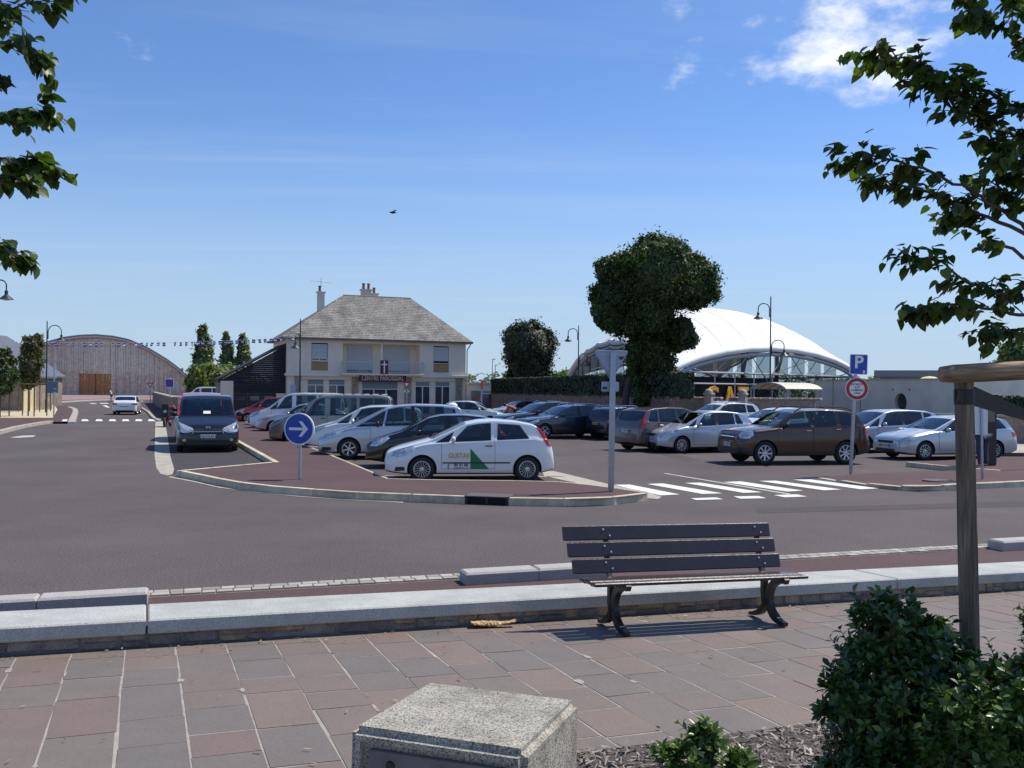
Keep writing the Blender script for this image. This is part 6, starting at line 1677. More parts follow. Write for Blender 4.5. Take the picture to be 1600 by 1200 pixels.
# low wall on the far side, right
R0, R1 = P(1370, 640, 41), P(1750, 640, 37); R0.z = R1.z = 0; dR = R1-R0
lwr = thing('far_low_wall', 'low brown stone wall with pale coping behind the silver estate', 'wall', R0, atan2(dR.y, dR.x))
mb = MB(); mb.box((dR.length/2, .15, .62), (dR.length, .3, 1.24)); mb.build('masonry', M_hangwall, lwr)
mb = MB(); mb.box((dR.length/2, .15, 1.28), (dR.length, .42, .08)); mb.build('coping', M_pale, lwr)
hh = thing('small_hedge', 'short dark hedge above the far low wall at the right edge', 'hedge', P(1555, 640, 40).xy.to_3d(), atan2(dR.y, dR.x))
p_, n_ = box_leaves(5, .8, 1.3, 2.05, 320, 8); leaf_cloud('foliage', None, None, p_, n_, .11, M_hedge, hh, seed=8)
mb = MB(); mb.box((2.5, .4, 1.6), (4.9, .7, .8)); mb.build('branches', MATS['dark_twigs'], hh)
# ================================================================== VEGETATION
M_bark = mat('bark', (.085, .065, .05), .95, var=.35, vscale=9, bump=.8, bscale=25)
M_stake = mat('round_timber', (.145, .112, .078), .85, var=.45, vscale=14, speck=.45, sscale=90, bump=.7, bscale=60, stretch=(1, 1, .07))
M_stakeh = mat('round_timber_bar', (.235, .165, .10), .85, var=.45, vscale=14, speck=.45, sscale=90, bump=.7, bscale=60, stretch=(.07, 1, 1))
def sph_pts(n, c, r, rg, lo=.72, squash=None):
    d = rg.normal(size=(n, 3)); d /= np.linalg.norm(d, axis=1)[:, None]
    rr = rg.uniform(lo**3, 1, n)**(1/3)
    e = np.array(r) if hasattr(r, '__len__') else np.array([r, r, r])
    return np.array(c)+d*rr[:, None]*e, d/e*e.min()
def lumpy(p, c, amp, sc_, seed):
    # push points in and out with a cheap noise so the outline is uneven
    q = (p-c)*sc_; f = np.sin(q[:, 0]*2.1+seed)*np.sin(q[:, 1]*2.7+seed*2)*np.sin(q[:, 2]*2.3+seed*3)+.5*np.sin(q[:, 0]*5.3+seed)*np.sin(q[:, 2]*4.9+1)
    return c+(p-c)*(1+amp*f)[:, None]
def crown_tree(name, label, base, lobes, trunk, leafm, size, dens, seed, group=None, core=True, aspect=1.7):
    t = thing(name, label, 'tree', base, 0, group); rg = np.random.RandomState(seed)
    P_, N_ = [], []
    for (c, r) in lobes:
        e = np.array(r) if hasattr(r, '__len__') else np.array([r]*3)
        n = int(dens*4*pi*np.mean(e)**2*(1 if np.mean(e) > .5 else .7)); p, d = sph_pts(n, c, e, rg, .80); p = lumpy(p, np.array(c), .10, 3.2/np.mean(e), seed)
        # clumps: shift each point towards a nearby clump centre
        cc, _ = sph_pts(max(10, int(14*np.mean(e)**2)), c, e*1.02, rg, .9); cc = lumpy(cc, np.array(c), .10, 3.2/np.mean(e), seed)
        j = rg.randint(0, len(cc), int(n*.8)); pc = cc[j]+rg.normal(0, 1, (len(j), 3))*(.11*np.mean(e)+.06); dc = (cc[j]-np.array(c)); dc /= np.linalg.norm(dc, axis=1)[:, None]
        P_ += [p, pc]; N_ += [d, dc]
    P_, N_ = np.concatenate(P_), np.concatenate(N_)
    leaf_cloud('crown', None, None, P_, N_, size, leafm, t, aspect=aspect, jitter=.8, seed=seed)
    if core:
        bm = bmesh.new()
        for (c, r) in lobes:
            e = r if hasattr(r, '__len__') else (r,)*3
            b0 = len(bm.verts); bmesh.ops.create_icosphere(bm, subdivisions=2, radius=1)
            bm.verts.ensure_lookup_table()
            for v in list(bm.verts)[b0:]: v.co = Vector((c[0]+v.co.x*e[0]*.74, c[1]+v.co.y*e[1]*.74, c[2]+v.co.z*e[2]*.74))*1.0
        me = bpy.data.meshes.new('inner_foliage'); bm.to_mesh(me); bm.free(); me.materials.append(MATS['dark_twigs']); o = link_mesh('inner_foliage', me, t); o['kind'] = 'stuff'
    mb = MB()
    for pts, r0, r1 in trunk: mb.tube(pts, r0, 9, r2=r1)
    mb.build('trunk', M_bark, t, smooth=True)
    return t
M_yew = leaf_mat('ivy_leaves', (.022, .040, .010), (.042, .072, .015), (.095, .135, .026), .30, .55, .9)
M_oak = leaf_mat('holm_leaves', (.018, .032, .016), (.030, .048, .020), (.045, .065, .026), .10, .62, .9)
M_light = leaf_mat('light_green_leaves', (.09, .13, .025), (.16, .21, .04), (.24, .28, .07), .35, .5, 1.0)
M_poplar = leaf_mat('poplar_leaves', (.10, .135, .06), (.15, .19, .09), (.22, .26, .13), .3, .5, .7)
# big ivy clad tree
bt = P(1018, 640, 45); Xc, Yc = bt.x, 45.0; S_ = F_PX/45
def tl(px, py, dy=0.0): 
    q = P(px, py, Yc+dy); return (q.x-Xc, dy, q.z)
lob = [(tl(1028, 432), (1.85, 1.7, 1.75)), (tl(1087, 442, -.2), (.92, 1.0, 1.30)), (tl(972, 428), (.95, 1.0, 1.0)), (tl(955, 482), (.98, 1.1, 1.15)), (tl(1010, 490), (1.35, 1.3, 1.4)), (tl(1022, 560), (.78, .8, 1.7)), (tl(1016, 620), (.62, .7, 1.4)), (tl(1064, 520, -.3), (.66, .7, .80)), (tl(1040, 397), (1.15, 1.2, .78)), (tl(990, 555), (.34, .4, 1.0))]
rl = random.Random(12)
for k in range(46):
    c_, e_ = lob[rl.randrange(7) if k % 3 else rl.randrange(10)]; d_ = Vector((rl.gauss(0, 1), rl.gauss(-.3, .6), rl.gauss(0, 1))).normalized(); r_ = rl.uniform(.20, .42)
    lob.append(((c_[0]+d_.x*e_[0]*.98, c_[1]+d_.y*e_[1]*.95, c_[2]+d_.z*e_[2]*.98), (r_, r_, r_*.9)))
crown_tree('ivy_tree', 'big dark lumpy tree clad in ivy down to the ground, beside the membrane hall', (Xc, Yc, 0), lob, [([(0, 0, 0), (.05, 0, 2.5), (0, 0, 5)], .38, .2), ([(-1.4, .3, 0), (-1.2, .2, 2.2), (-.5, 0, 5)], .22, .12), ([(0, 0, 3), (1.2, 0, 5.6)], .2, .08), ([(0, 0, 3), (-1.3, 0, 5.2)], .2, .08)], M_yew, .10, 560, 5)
# round holm oak over the hedge
ob = P(825, 600, 80)
lob = [((0, 0, 5.9), (2.15, 2.1, 1.9)), ((0, 0, 4.0), (1.75, 1.7, 2.0)), ((.2, 0, 2.6), (1.5, 1.5, 1.4)), ((-.7, 0, 6.6), (1.2, 1.2, 1.0)), ((.9, 0, 6.6), (1.1, 1.1, .95))]
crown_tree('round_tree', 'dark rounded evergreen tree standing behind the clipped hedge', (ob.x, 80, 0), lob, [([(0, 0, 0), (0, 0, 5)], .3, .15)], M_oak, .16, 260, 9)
# poplars
for i, (px, top, Yd, w_, lab) in enumerate(((318, 508, 150, 1.5, 'leftmost and tallest of the three poplars above the round green tree'), (355, 517, 160, 1.1, 'middle one of the three slender poplars'), (380, 520, 160, 1.3, 'rightmost of the three poplars, next to the black shed roof'))):
    q = P(px, top, Yd); H_ = q.z
    lob = [((0, 0, H_*.36), (w_, w_, H_*.32)), ((.1, 0, H_*.60), (w_*.86, w_*.8, H_*.26)), ((-.1, 0, H_*.80), (w_*.56, w_*.5, H_*.19)), ((w_*.4, .2, H_*.68), (w_*.4, w_*.4, H_*.14)), ((-w_*.55, -.2, H_*.48), (w_*.5, w_*.5, H_*.16))]
    crown_tree('poplar_tree', lab, (q.x, Yd, 0), lob, [([(0, 0, 0), (0, 0, H_*.8)], .3, .08)], M_poplar, .34, 34, 20+i, 'poplars behind the shed', core=False)
q = P(322, 590, 110); crown_tree('green_tree', 'bright green round tree behind the black van', (q.x, 110, 0), [((-.6, 0, 3.0), (1.7, 1.6, 1.6)), ((1.0, 0, 2.7), (1.6, 1.5, 1.7)), ((.2, 0, 3.8), (1.3, 1.3, 1.1)), ((0, 0, 1.5), (2.2, 1.6, 1.5))], [([(0, 0, 0), (0, 0, 2)], .15, .1)], M_light, .26, 90, 31)
for i, (px, py, Yd, r_, lab) in enumerate(((352, 590, 130, 3.2, 'dark green bushy tree between the green tree and the black shed'), (18, 549, 170, 3.0, 'green tree showing above the slate roofs at the left edge'), (888, 585, 95, 1.3, 'pale wispy bush between the round tree and the membrane hall'), (716, 604, 110, 1.2, 'small green bush over the annex roof'), (1590, 548, 60, 1.2, 'small tree crown at the right edge under the foreground leaves'))):
    q = P(px, py, Yd); m = (M_poplar, M_light, M_light, M_light, M_yew)[i]
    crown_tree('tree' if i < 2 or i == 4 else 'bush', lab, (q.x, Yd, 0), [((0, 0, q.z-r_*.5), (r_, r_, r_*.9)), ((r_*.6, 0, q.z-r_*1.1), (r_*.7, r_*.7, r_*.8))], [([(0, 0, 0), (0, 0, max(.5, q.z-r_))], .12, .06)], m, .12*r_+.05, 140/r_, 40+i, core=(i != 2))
# distant tree belts so that the land does not end in a bare line
def belt(name, label, x0, x1, y, z, seed, m):
    rg = np.random.RandomState(seed); P_, N_ = [], []
    x = x0
    while x < x1:
        r_ = rg.uniform(.7, 1.2)*z; p, d = sph_pts(220, (x, y+rg.uniform(-8, 8), z*.35), (r_, r_*.8, z*rg.uniform(.5, .8)), rg, .85); P_.append(p); N_.append(d); x += r_*.9
    o = leaf_cloud(name, None, None, np.concatenate(P_), np.concatenate(N_), z*.16, m, seed=seed); tag(o, label, 'trees', kind='stuff')
belt('far_trees', 'distant line of trees along the horizon', -420, 520, 330, 8, 77, M_poplar)
M_olive = leaf_mat('olive_leaves', (.05, .055, .022), (.09, .09, .035), (.14, .13, .05), .3, .6, 1.0)
# young staked trees on the gravel bed
def stake_tree(px, py, hgt, lab, cr, seed):
    b = G(px, py, .1); s_ = CAM_Z/((py-602)/F_PX)/F_PX
    n = []
    t = crown_tree('young_tree', lab, (b.x, b.y, .1), [((0, 0, hgt*.62), (cr, cr, hgt*.22)), ((.1, 0, hgt*.82), (cr*.7, cr*.7, hgt*.17)), ((0, 0, hgt*.45), (cr*.7, cr*.7, hgt*.12))], [([(0, 0, 0), (0, 0, hgt*.8)], .05, .02)], M_olive if seed != 51 else M_yew, .13, 260, seed, 'young staked trees on the gravel', core=False)
    return b
def stakes(b, lab, half=.85, h=2.2):
    t = thing('tree_stakes', lab, 'stakes', (b.x, b.y, .1)); 
    for sx in (-1, 1):
        for sy in (-1, 1):
            mb = MB(); mb.tube([(sx*half, sy*half, 0), (sx*half, sy*half, h)], .045, 8); mb.build('post', M_stake, t)
    for sy in (-1, 1):
        mb = MB(); mb.tube([(-half-.1, sy*half, h), (half+.1, sy*half, h)], .05, 8); mb.build('crossbar', M_stake, t)
    return t
b = stake_tree(44, 650, 5.6, 'slim young tree with staked posts in front of the timber hangar', .62, 50)
stakes(b, 'four timber stakes round the slim young tree on the gravel')
b = stake_tree(54, 643, 6.4, 'taller narrow young tree just behind the slim staked tree', .5, 52)
stakes(b, 'timber stakes round the taller narrow young tree')
b = stake_tree(0, 652, 4.6, 'dark leaved young tree at the left edge of the picture', .95, 51)

# ---------- near trees: limbs with real leaves
M_hazel = leaf_mat('broad_leaves', (.028, .052, .010), (.048, .082, .014), (.105, .150, .022), .42, .42, 5)
def leaf_shapes(P0, D0, N0, size, m, name, parent, seed, fold=.25):
    """heart shaped leaves: 9 vertices, 8 triangles each, slightly folded along the midrib"""
    rg = np.random.RandomState(seed); n = len(P0)
    D = D0/np.linalg.norm(D0, axis=1)[:, None]; W_ = np.cross(D, N0); W_ /= (np.linalg.norm(W_, axis=1)[:, None]+1e-9); Nn = np.cross(W_, D)
    s_ = size*rg.uniform(.6, 1.2, n)
    out = [(0, 0), (-.06, .30), (.18, .50), (.48, .46), (.78, .26), (1.05, 0), (.78, -.26), (.48, -.46), (.18, -.50), (-.06, -.30), (.5, 0)]
    V_ = np.zeros((n, 11, 3)); cu = rg.uniform(.05, .35, n)
    for k, (a, b) in enumerate(out):
        z = fold*abs(b)-cu*a*a*.6
        V_[:, k] = P0+(D*a+W_*b*.95+Nn*z[:, None] if hasattr(z, '__len__') else D*a+W_*b*.95+Nn*z)*s_[:, None]
    F_ = []
    for k in range(10): F_.append((10, k, (k+1) % 10))
    F_ = (np.array(F_)[None]+np.arange(n)[:, None, None]*11).reshape(-1, 3)
    me = np_mesh(name, V_.reshape(-1, 3), F_, m, smooth=True); return link_mesh(name, me, parent)
def near_tree(name, label, base, limbs, seed, trunk_top, size=.075, per=60):
    """limbs: lists of world points from the trunk outward; leaves hang along the outer two thirds"""
    t = thing(name, label, 'tree', base); rg = np.random.RandomState(seed); rr = random.Random(seed); B = Vector(base)
    mb = MB(); mb.tube([(0, 0, 0), (.03, 0, 1.2), (-.02, .02, 2.4), (0, 0, trunk_top)], .07, 12, r2=.02); mb.build('trunk', M_bark, t, smooth=True)
    lim = MB(); P0, D0, N0 = [], [], []
    def twig(pts, r0, r1): lim.tube([Vector(p)-B for p in pts], r0, 6, r2=r1)
    for L_ in limbs:
        pts, n_leaf = L_[0], L_[1]; spread = L_[2] if len(L_) > 2 else .22
        pts = [Vector(p) for p in pts]
        fine = []
        for i in range(len(pts)-1):
            for k in range(5): fine.append(pts[i].lerp(pts[i+1], k/5)+Vector((rr.uniform(-.01, .01), rr.uniform(-.01, .01), rr.uniform(-.012, .012))))
        fine.append(pts[-1]); twig(fine, .013, .003)
        tot = len(fine)
        # side twigs
        tws = []
        start = L_[3] if len(L_) > 3 else .3
        for k in range(int(tot*start), tot, 1):
            p = fine[k]; d = (fine[min(k+1, tot-1)]-fine[max(k-1, 0)]).normalized()
            side = d.cross(Vector((0, 0, 1))); 
            for q in range(1):
                e = (d*rr.uniform(.4, 1.0)+side*rr.uniform(-1, 1)+Vector((0, 0, rr.uniform(-.5, .45)))).normalized()*spread*rr.uniform(.5, 1.25)
                tws.append((p, p+e)); 
                if rr.random() < .6: twig([p, p+e*.5+Vector((0, 0, .01)), p+e], .004, .0015)
        for k in range(n_leaf):
            a, b = tws[rr.randrange(len(tws))]; u_ = rr.uniform(.1, 1.05); p = a.lerp(b, u_)+Vector((rr.uniform(-.03, .03), rr.uniform(-.03, .03), rr.uniform(-.03, .02)))
            d = (b-a).normalized()*.6+Vector((rr.uniform(-.7, .7), rr.uniform(-.7, .7), rr.uniform(-1.0, -.1))); 
            nn = Vector((rr.uniform(-.5, .5), rr.uniform(-.5, .5), 1.0))
            P0.append(p-B); D0.append(d); N0.append(nn)
    lim.build('branches', M_bark, t, smooth=True)
    leaf_shapes(np.array(P0), np.array(D0), np.array(N0), size, M_hazel, 'leaves', t, seed)
    return t
# right tree, trunk just outside the picture
TRX, TRY = 2.95, 4.55
tb = (TRX, TRY, plaza_z(TRX, TRY))
Pr_ = lambda px, py, Y: P(px, py, Y)
c0 = lambda z: Vector((TRX, TRY, z))
RL = [
 ([c0(3.5), Pr_(1640, 200, 4.5), Pr_(1560, 150, 4.4), Pr_(1480, 118, 4.35), Pr_(1410, 92, 4.3), Pr_(1362, 84, 4.3)], 150, .16, .30),
 ([c0(3.4), Pr_(1650, 260, 4.5), Pr_(1570, 200, 4.5), Pr_(1500, 170, 4.4), Pr_(1450, 130, 4.4)], 120, .18, .25),
 ([c0(3.6), Pr_(1640, 120, 4.4), Pr_(1580, 60, 4.4), Pr_(1530, 20, 4.4), Pr_(1500, -20, 4.4)], 150, .20, .25),
 ([c0(3.9), Pr_(1650, 40, 4.4), Pr_(1590, -20, 4.4), Pr_(1560, -80, 4.4)], 110, .22, .2),
 ([c0(3.2), Pr_(1640, 320, 4.5), Pr_(1590, 270, 4.5), Pr_(1550, 215, 4.45), Pr_(1530, 160, 4.4)], 110, .16, .3),
 ([c0(3.0), Pr_(1650, 400, 4.6), Pr_(1580, 340, 4.5), Pr_(1520, 300, 4.4), Pr_(1440, 262, 4.3), Pr_(1370, 243, 4.25), Pr_(1330, 238, 4.25)], 130, .13, .42),
 ([c0(3.0), Pr_(1640, 390, 4.5), Pr_(1560, 345, 4.5), Pr_(1480, 310, 4.45), Pr_(1400, 285, 4.4), Pr_(1368, 282, 4.4)], 105, .13, .45),
 ([c0(2.9), Pr_(1640, 420, 4.6), Pr_(1570, 385, 4.6), Pr_(1510, 350, 4.6), Pr_(1490, 345, 4.6)], 60, .13, .5),
 ([c0(3.1), Pr_(1640, 330, 4.5), Pr_(1590, 310, 4.5), Pr_(1560, 290, 4.5)], 60, .16, .3),
 ([c0(3.3), Pr_(1640, 250, 4.3), Pr_(1600, 230, 4.3), Pr_(1570, 240, 4.3)], 70, .18, .2),
 ([c0(2.8), Pr_(1650, 480, 4.6), Pr_(1580, 462, 4.5), Pr_(1520, 445, 4.4), Pr_(1460, 405, 4.35), Pr_(1415, 402, 4.3)], 95, .12, .45),
 ([c0(2.75), Pr_(1650, 500, 4.5), Pr_(1580, 488, 4.5), Pr_(1520, 478, 4.45), Pr_(1470, 478, 4.4), Pr_(1440, 480, 4.4)], 85, .11, .5),
 ([c0(2.7), Pr_(1650, 540, 4.4), Pr_(1600, 520, 4.4), Pr_(1560, 512, 4.4), Pr_(1535, 520, 4.4)], 55, .10, .45),
 ([c0(2.8), Pr_(1640, 450, 4.5), Pr_(1600, 440, 4.5), Pr_(1575, 470, 4.5)], 25, .10, .4),
 # the rest of the crown, outside the picture
 ([c0(3.2), c0(3.6)+Vector((.7, .2, 0)), c0(3.9)+Vector((1.3, .3, 0))], 380, .42, .1),
 ([c0(3.3), c0(3.8)+Vector((.25, .1, 0)), c0(4.5)+Vector((.5, .3, 0))], 420, .5, .1),
 ([c0(3.3), c0(3.5)+Vector((.3, .5, 0)), c0(3.8)+Vector((.6, 1.0, 0))], 330, .45, .1),
 ([c0(3.0), c0(3.3)+Vector((.5, -.2, 0)), c0(3.6)+Vector((.9, -.3, 0))], 330, .45, .1),
 ([c0(3.9), c0(4.5)+Vector((-.1, .1, 0)), c0(5.0)+Vector((.1, .3, 0))], 330, .45, .1),
 ([c0(3.4), c0(4.1)+Vector((.3, .7, 0)), c0(4.5)+Vector((.4, 1.2, 0))], 120, .3, .1),
 ([c0(3.6), c0(4.6)+Vector((.1, -.2, 0)), c0(5.2)], 120, .3, .1),
 ([c0(3.0), c0(3.4)+Vector((.5, -.6, 0)), c0(3.6)+Vector((.9, -1.1, 0))], 90, .3, .1),
]
near_tree('lime_tree', 'broad leaved tree reaching into the picture from the right edge', tb, [(L_[0], int(L_[1]*(1.9 if i < 5 or 8 <= i < 10 else 1.45)))+tuple(L_[2:]) for i, L_ in enumerate(RL)], 61, 4.8, size=.058)
TLX, TLY = -4.3, 5.4
tb2 = (TLX, TLY, plaza_z(TLX, TLY)); c1_ = lambda z: Vector((TLX, TLY, z))
LL = [
 ([c1_(4.2), Pr_(-150, 60, 5.3), Pr_(-60, 40, 5.2), Pr_(10, 20, 5.1), Pr_(60, 5, 5.0), Pr_(95, -15, 5.0)], 130, .20, .3),
 ([c1_(4.1), Pr_(-120, 110, 5.3), Pr_(-40, 90, 5.2), Pr_(20, 70, 5.1), Pr_(55, 62, 5.0), Pr_(75, 85, 5.0)], 110, .15, .3),
 ([c1_(3.9), Pr_(-140, 150, 5.3), Pr_(-60, 130, 5.2), Pr_(-10, 115, 5.1), Pr_(18, 122, 5.0)], 70, .13, .3),
 ([c1_(3.7), Pr_(-140, 220, 5.3), Pr_(-60, 195, 5.2), Pr_(10, 178, 5.1), Pr_(60, 182, 5.0), Pr_(98, 178, 5.0)], 110, .13, .35),
 ([c1_(3.5), Pr_(-140, 280, 5.3), Pr_(-60, 255, 5.2), Pr_(10, 245, 5.1), Pr_(55, 255, 5.0), Pr_(85, 262, 5.0)], 130, .15, .35),
 ([c1_(3.4), Pr_(-140, 290, 5.2), Pr_(-60, 275, 5.1), Pr_(10, 280, 5.0), Pr_(60, 290, 4.9)], 70, .12, .35),
 ([c1_(3.1), Pr_(-140, 380, 5.3), Pr_(-60, 378, 5.2), Pr_(0, 380, 5.1), Pr_(35, 392, 5.0), Pr_(52, 404, 5.0)], 70, .10, .4),
 ([c1_(3.4), c1_(3.9)+Vector((-.8, .2, 0)), c1_(4.3)+Vector((-1.4, .3, 0))], 120, .3, .1),
 ([c1_(3.6), c1_(4.6)+Vector((.2, .3, 0)), c1_(5.4)], 120, .3, .1),
]
near_tree('lime_tree', 'broad leaved tree whose leaves hang in from the top left corner', tb2, [([p+(Vector((-.07, 0, 0)) if i else Vector()) for i, p in enumerate(L_[0])], int(L_[1]*1.3))+tuple(L_[2:]) for L_ in LL], 62, 5.0, size=.074)

# ---------- timber stake frame of the right tree
SX = P(1510, 800, 4.1); 
t = thing('stake_frame', 'round timber post with a crossbar and black rubber straps in the right foreground', 'stakes', (0, 0, 0))
p0 = P(1520, 1200, 4.1); gz = plaza_z(p0.x, 4.1); p1 = P(1506, 590, 4.1); dirv = (p1-p0).normalized(); foot = p1-(p1-p0)*((p1.z-gz)/(p1.z-p0.z)) + Vector((0, 0, -.05))
t.location = foot
L0 = lambda v: Vector(v)-foot
mb = MB(); pts = [foot.lerp(p1, k/12) for k in range(13)]; rr_ = random.Random(4)
mb.tube([L0(p) for p in pts], [.041+rr_.uniform(-.0012, .0012) for _ in pts], 20); mb.build('post', M_stake, t, smooth=True, angle=50)
ba, bb = P(1470, 585, 4.02), P(1760, 571, 3.98)
mb = MB(); pts = [ba.lerp(bb, k/14) for k in range(15)]; mb.tube([L0(p) for p in pts], [.034]+[.041+rr_.uniform(-.001, .001) for _ in range(14)], 20); mb.build('crossbar', M_stakeh, t, smooth=True, angle=50)
mb = MB(); mb.tube([L0(p1+Vector((0, 0, -.01))), L0(p1+Vector((0, 0, .025)))], .037, 16); mb.build('post_top', mat('weathered_cap', (.20, .19, .18), .8), t)
M_rub = mat('rubber_strap', (.016, .015, .016), .6, bump=.2)
def strap(a, b, w_, name):
    mb = MB(); a, b = Vector(a), Vector(b); d = (b-a).normalized(); up_v = Vector((0, 0, 1)); up_v = (up_v-d*up_v.dot(d)).normalized(); n = d.cross(up_v); n_ = 14; vs = []
    for k in range(n_+1):
        p = a.lerp(b, k/n_)+Vector((0, 0, -.012*sin(pi*k/n_))); tw_ = .3*k/n_; u2 = up_v*cos(tw_)+n*sin(tw_)
        vs += [p+u2*w_/2-n*.003, p-u2*w_/2-n*.003, p-u2*w_/2+n*.003, p+u2*w_/2+n*.003]
    fs = []
    for k in range(n_):
        for j in range(4): fs.append((k*4+j, k*4+(j+1) % 4, k*4+4+(j+1) % 4, k*4+4+j))
    mb.add([L0(v) for v in vs], fs); mb.build(name, M_rub, t, smooth=True)
s0 = P(1494, 617, 4.04); s1 = P(1760, 690, 4.55)
strap(s0, P(1690, 668, 4.45), .045, 'strap'); strap(P(1522, 612, 4.14), P(1690, 676, 4.6), .045, 'strap')
mb = MB(); mb.tube([L0(P(1506.5, 608, 4.1)), L0(P(1507.0, 632, 4.1))], .0435, 20); mb.build('strap_loop', M_rub, t, smooth=True)
t2 = thing('stake_frame', 'second timber stake frame just outside the right edge of the picture', 'stakes', (TRX+.65, TRY+.2, plaza_z(TRX+.65, TRY+.2)))
mb = MB(); mb.tube([(0, 0, -.05), (0, 0, 2.0)], .042, 14); mb.build('post', M_stake, t2, smooth=True)

# ---------- shrubs in the planting bed
M_laurel = leaf_mat('shrub_leaves', (.028, .060, .014), (.048, .096, .022), (.12, .20, .035), .22, .33, 6)
M_shrub2 = leaf_mat('pale_shrub_leaves', (.045, .085, .016), (.08, .14, .025), (.17, .24, .05), .32, .33, 6)
def lance(P0, D0, N0, size, wid, m, name, parent, seed):
    rg = np.random.RandomState(seed); n = len(P0); D = D0/np.linalg.norm(D0, axis=1)[:, None]; W_ = np.cross(D, N0); W_ /= (np.linalg.norm(W_, axis=1)[:, None]+1e-9); Nn = np.cross(W_, D)
    s_ = (size*rg.uniform(.65, 1.25, n))[:, None]; V_ = np.zeros((n, 7, 3)); c = rg.uniform(.1, .5, n)[:, None]
    for k, (a, b) in enumerate([(0, 0), (.3, wid*.8), (.62, wid), (1, 0), (.62, -wid), (.3, -wid*.8), (.5, 0)]):
        V_[:, k] = P0+(D*a+W_*b+Nn*(.35*abs(b)-c*a*a*.5))*s_
    F_ = (np.array([(6, k, (k+1) % 6) for k in range(6)])[None]+np.arange(n)[:, None, None]*7).reshape(-1, 3)
    return link_mesh(name, np_mesh(name, V_.reshape(-1, 3), F_, m, smooth=True), parent)
def shrub(name, label, base, lobes, n_wh, m, size, wid, seed, per=8, stems=14):
    """rosettes of pointed leaves at the ends of many stems, denser on the outside"""
    t = thing(name, label, 'shrub', base); rr = random.Random(seed); P0, D0, N0 = [], [], []; st = MB()
    wts = [l[1][0]*l[1][1]+l[1][2]*l[1][0] for l in lobes]
    for k in range(n_wh):
        c, e = rr.choices(lobes, wts)[0]
        d = Vector((rr.gauss(0, 1), rr.gauss(0, 1), rr.gauss(.25, 1))).normalized(); rad = rr.uniform(.45, 1.0)**.5*(1+.08*sin(k*1.7))
        p = Vector((c[0]+d.x*e[0]*rad, c[1]+d.y*e[1]*rad, c[2]+d.z*e[2]*rad))
        if p.z < .02: p.z = rr.uniform(.02, .12)
        ax = (d+Vector((0, 0, .9))).normalized(); s1_ = ax.orthogonal().normalized(); s2_ = ax.cross(s1_)
        ph = rr.uniform(0, 6)
        for j in range(per):
            a = ph+j*2.4; el = .15+.9*(j/per); r_ = s1_*cos(a)+s2_*sin(a)
            dd = r_*cos(el)+ax*sin(el)
            P0.append(p-ax*(.03*(1-j/per))); D0.append(dd); N0.append(ax*cos(el)-r_*sin(el))
        if rr.random() < .10 and rad > .8:      # a stray shoot that carries leaves well outside the outline
            tip = p+(d+Vector((0, 0, .7))).normalized()*rr.uniform(.04, .10)
            st.tube([tuple(p), tuple(tip)], .0025, 4, r2=.0015)
            for j in range(6):
                q_ = p.lerp(tip, (j+1)/6); a = ph+j*2.4; P0.append(q_); D0.append((s1_*cos(a)+s2_*sin(a))*.9+ax*.6); N0.append(ax)
        if k % 5 == 0: st.tube([(c[0]*.3, c[1]*.3, 0), ((c[0]+p.x)*.4, (c[1]+p.y)*.4, p.z*.5), tuple(p)], .004, 4, r2=.002)
    lance(np.array(P0), np.array(D0), np.array(N0), size, wid, m, 'leaves', t, seed); st.build('stems', M_bark, t)
    return t
def bed_at(px, py): return GP(px, py)
b = bed_at(1420, 1330); Yb = b.y
def bl(px, py, e, dy=0):
    k = Yb/F_PX; q = P(px, py, Yb+dy); return ((q.x-b.x, dy, q.z-b.z), (e[0]*k, e[1]*k, e[2]*k))
lb = [bl(1400, 1075, (88, 90, 100)), bl(1378, 985, (48, 55, 60)), bl(1445, 1010, (50, 55, 48)), bl(1490, 1060, (48, 60, 60)), bl(1325, 1080, (42, 50, 50)), bl(1400, 1170, (110, 90, 80)), bl(1380, 1250, (120, 90, 80)), bl(1500, 1150, (60, 70, 80)), bl(1383, 947, (14, 16, 20)), bl(1425, 957, (16, 16, 18)), bl(1290, 1110, (18, 20, 14)), bl(1300, 1070, (16, 18, 12)), bl(1460, 975, (14, 16, 12)), bl(1530, 1075, (16, 20, 16))]
sh1 = shrub('laurel_shrub', 'large dark green glossy shrub at the foot of the timber post', tuple(b), lb, 2000, M_laurel, .043, .25, 71)
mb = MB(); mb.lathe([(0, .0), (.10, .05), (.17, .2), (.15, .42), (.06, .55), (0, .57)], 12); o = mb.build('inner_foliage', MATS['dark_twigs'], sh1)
b3 = GP(1570, 1400); Yb = b3.y; b = b3
lb = [bl(1555, 1130, (70, 70, 60)), bl(1500, 1120, (42, 50, 36)), bl(1590, 1075, (46, 60, 44)), bl(1540, 1200, (95, 80, 60)), bl(1462, 1170, (30, 30, 34)), bl(1620, 1130, (70, 70, 80)), bl(1480, 1090, (18, 20, 14)), bl(1600, 1040, (16, 20, 16)), bl(1480, 1250, (80, 70, 60))]
shrub('pale_shrub', 'fresh green glossy shrub in the bottom right corner', tuple(b), lb, 1250, M_shrub2, .040, .27, 72, per=9)
b = GP(1625, 1085); Yb = b.y
lb = [bl(1620, 1010, (26, 30, 80)), bl(1622, 940, (15, 18, 40)), bl(1625, 1060, (36, 36, 40))]
shrub('upright_shrub', 'narrow upright dark shrub cut by the right edge of the picture', tuple(b), lb, 260, M_laurel, .04, .36, 73)
b = GP(1100, 1212); Yb = b.y
lb = [bl(1080, 1185, (38, 40, 22)), bl(1100, 1155, (22, 26, 26)), bl(1155, 1190, (28, 28, 16)), bl(1045, 1180, (22, 24, 14))]
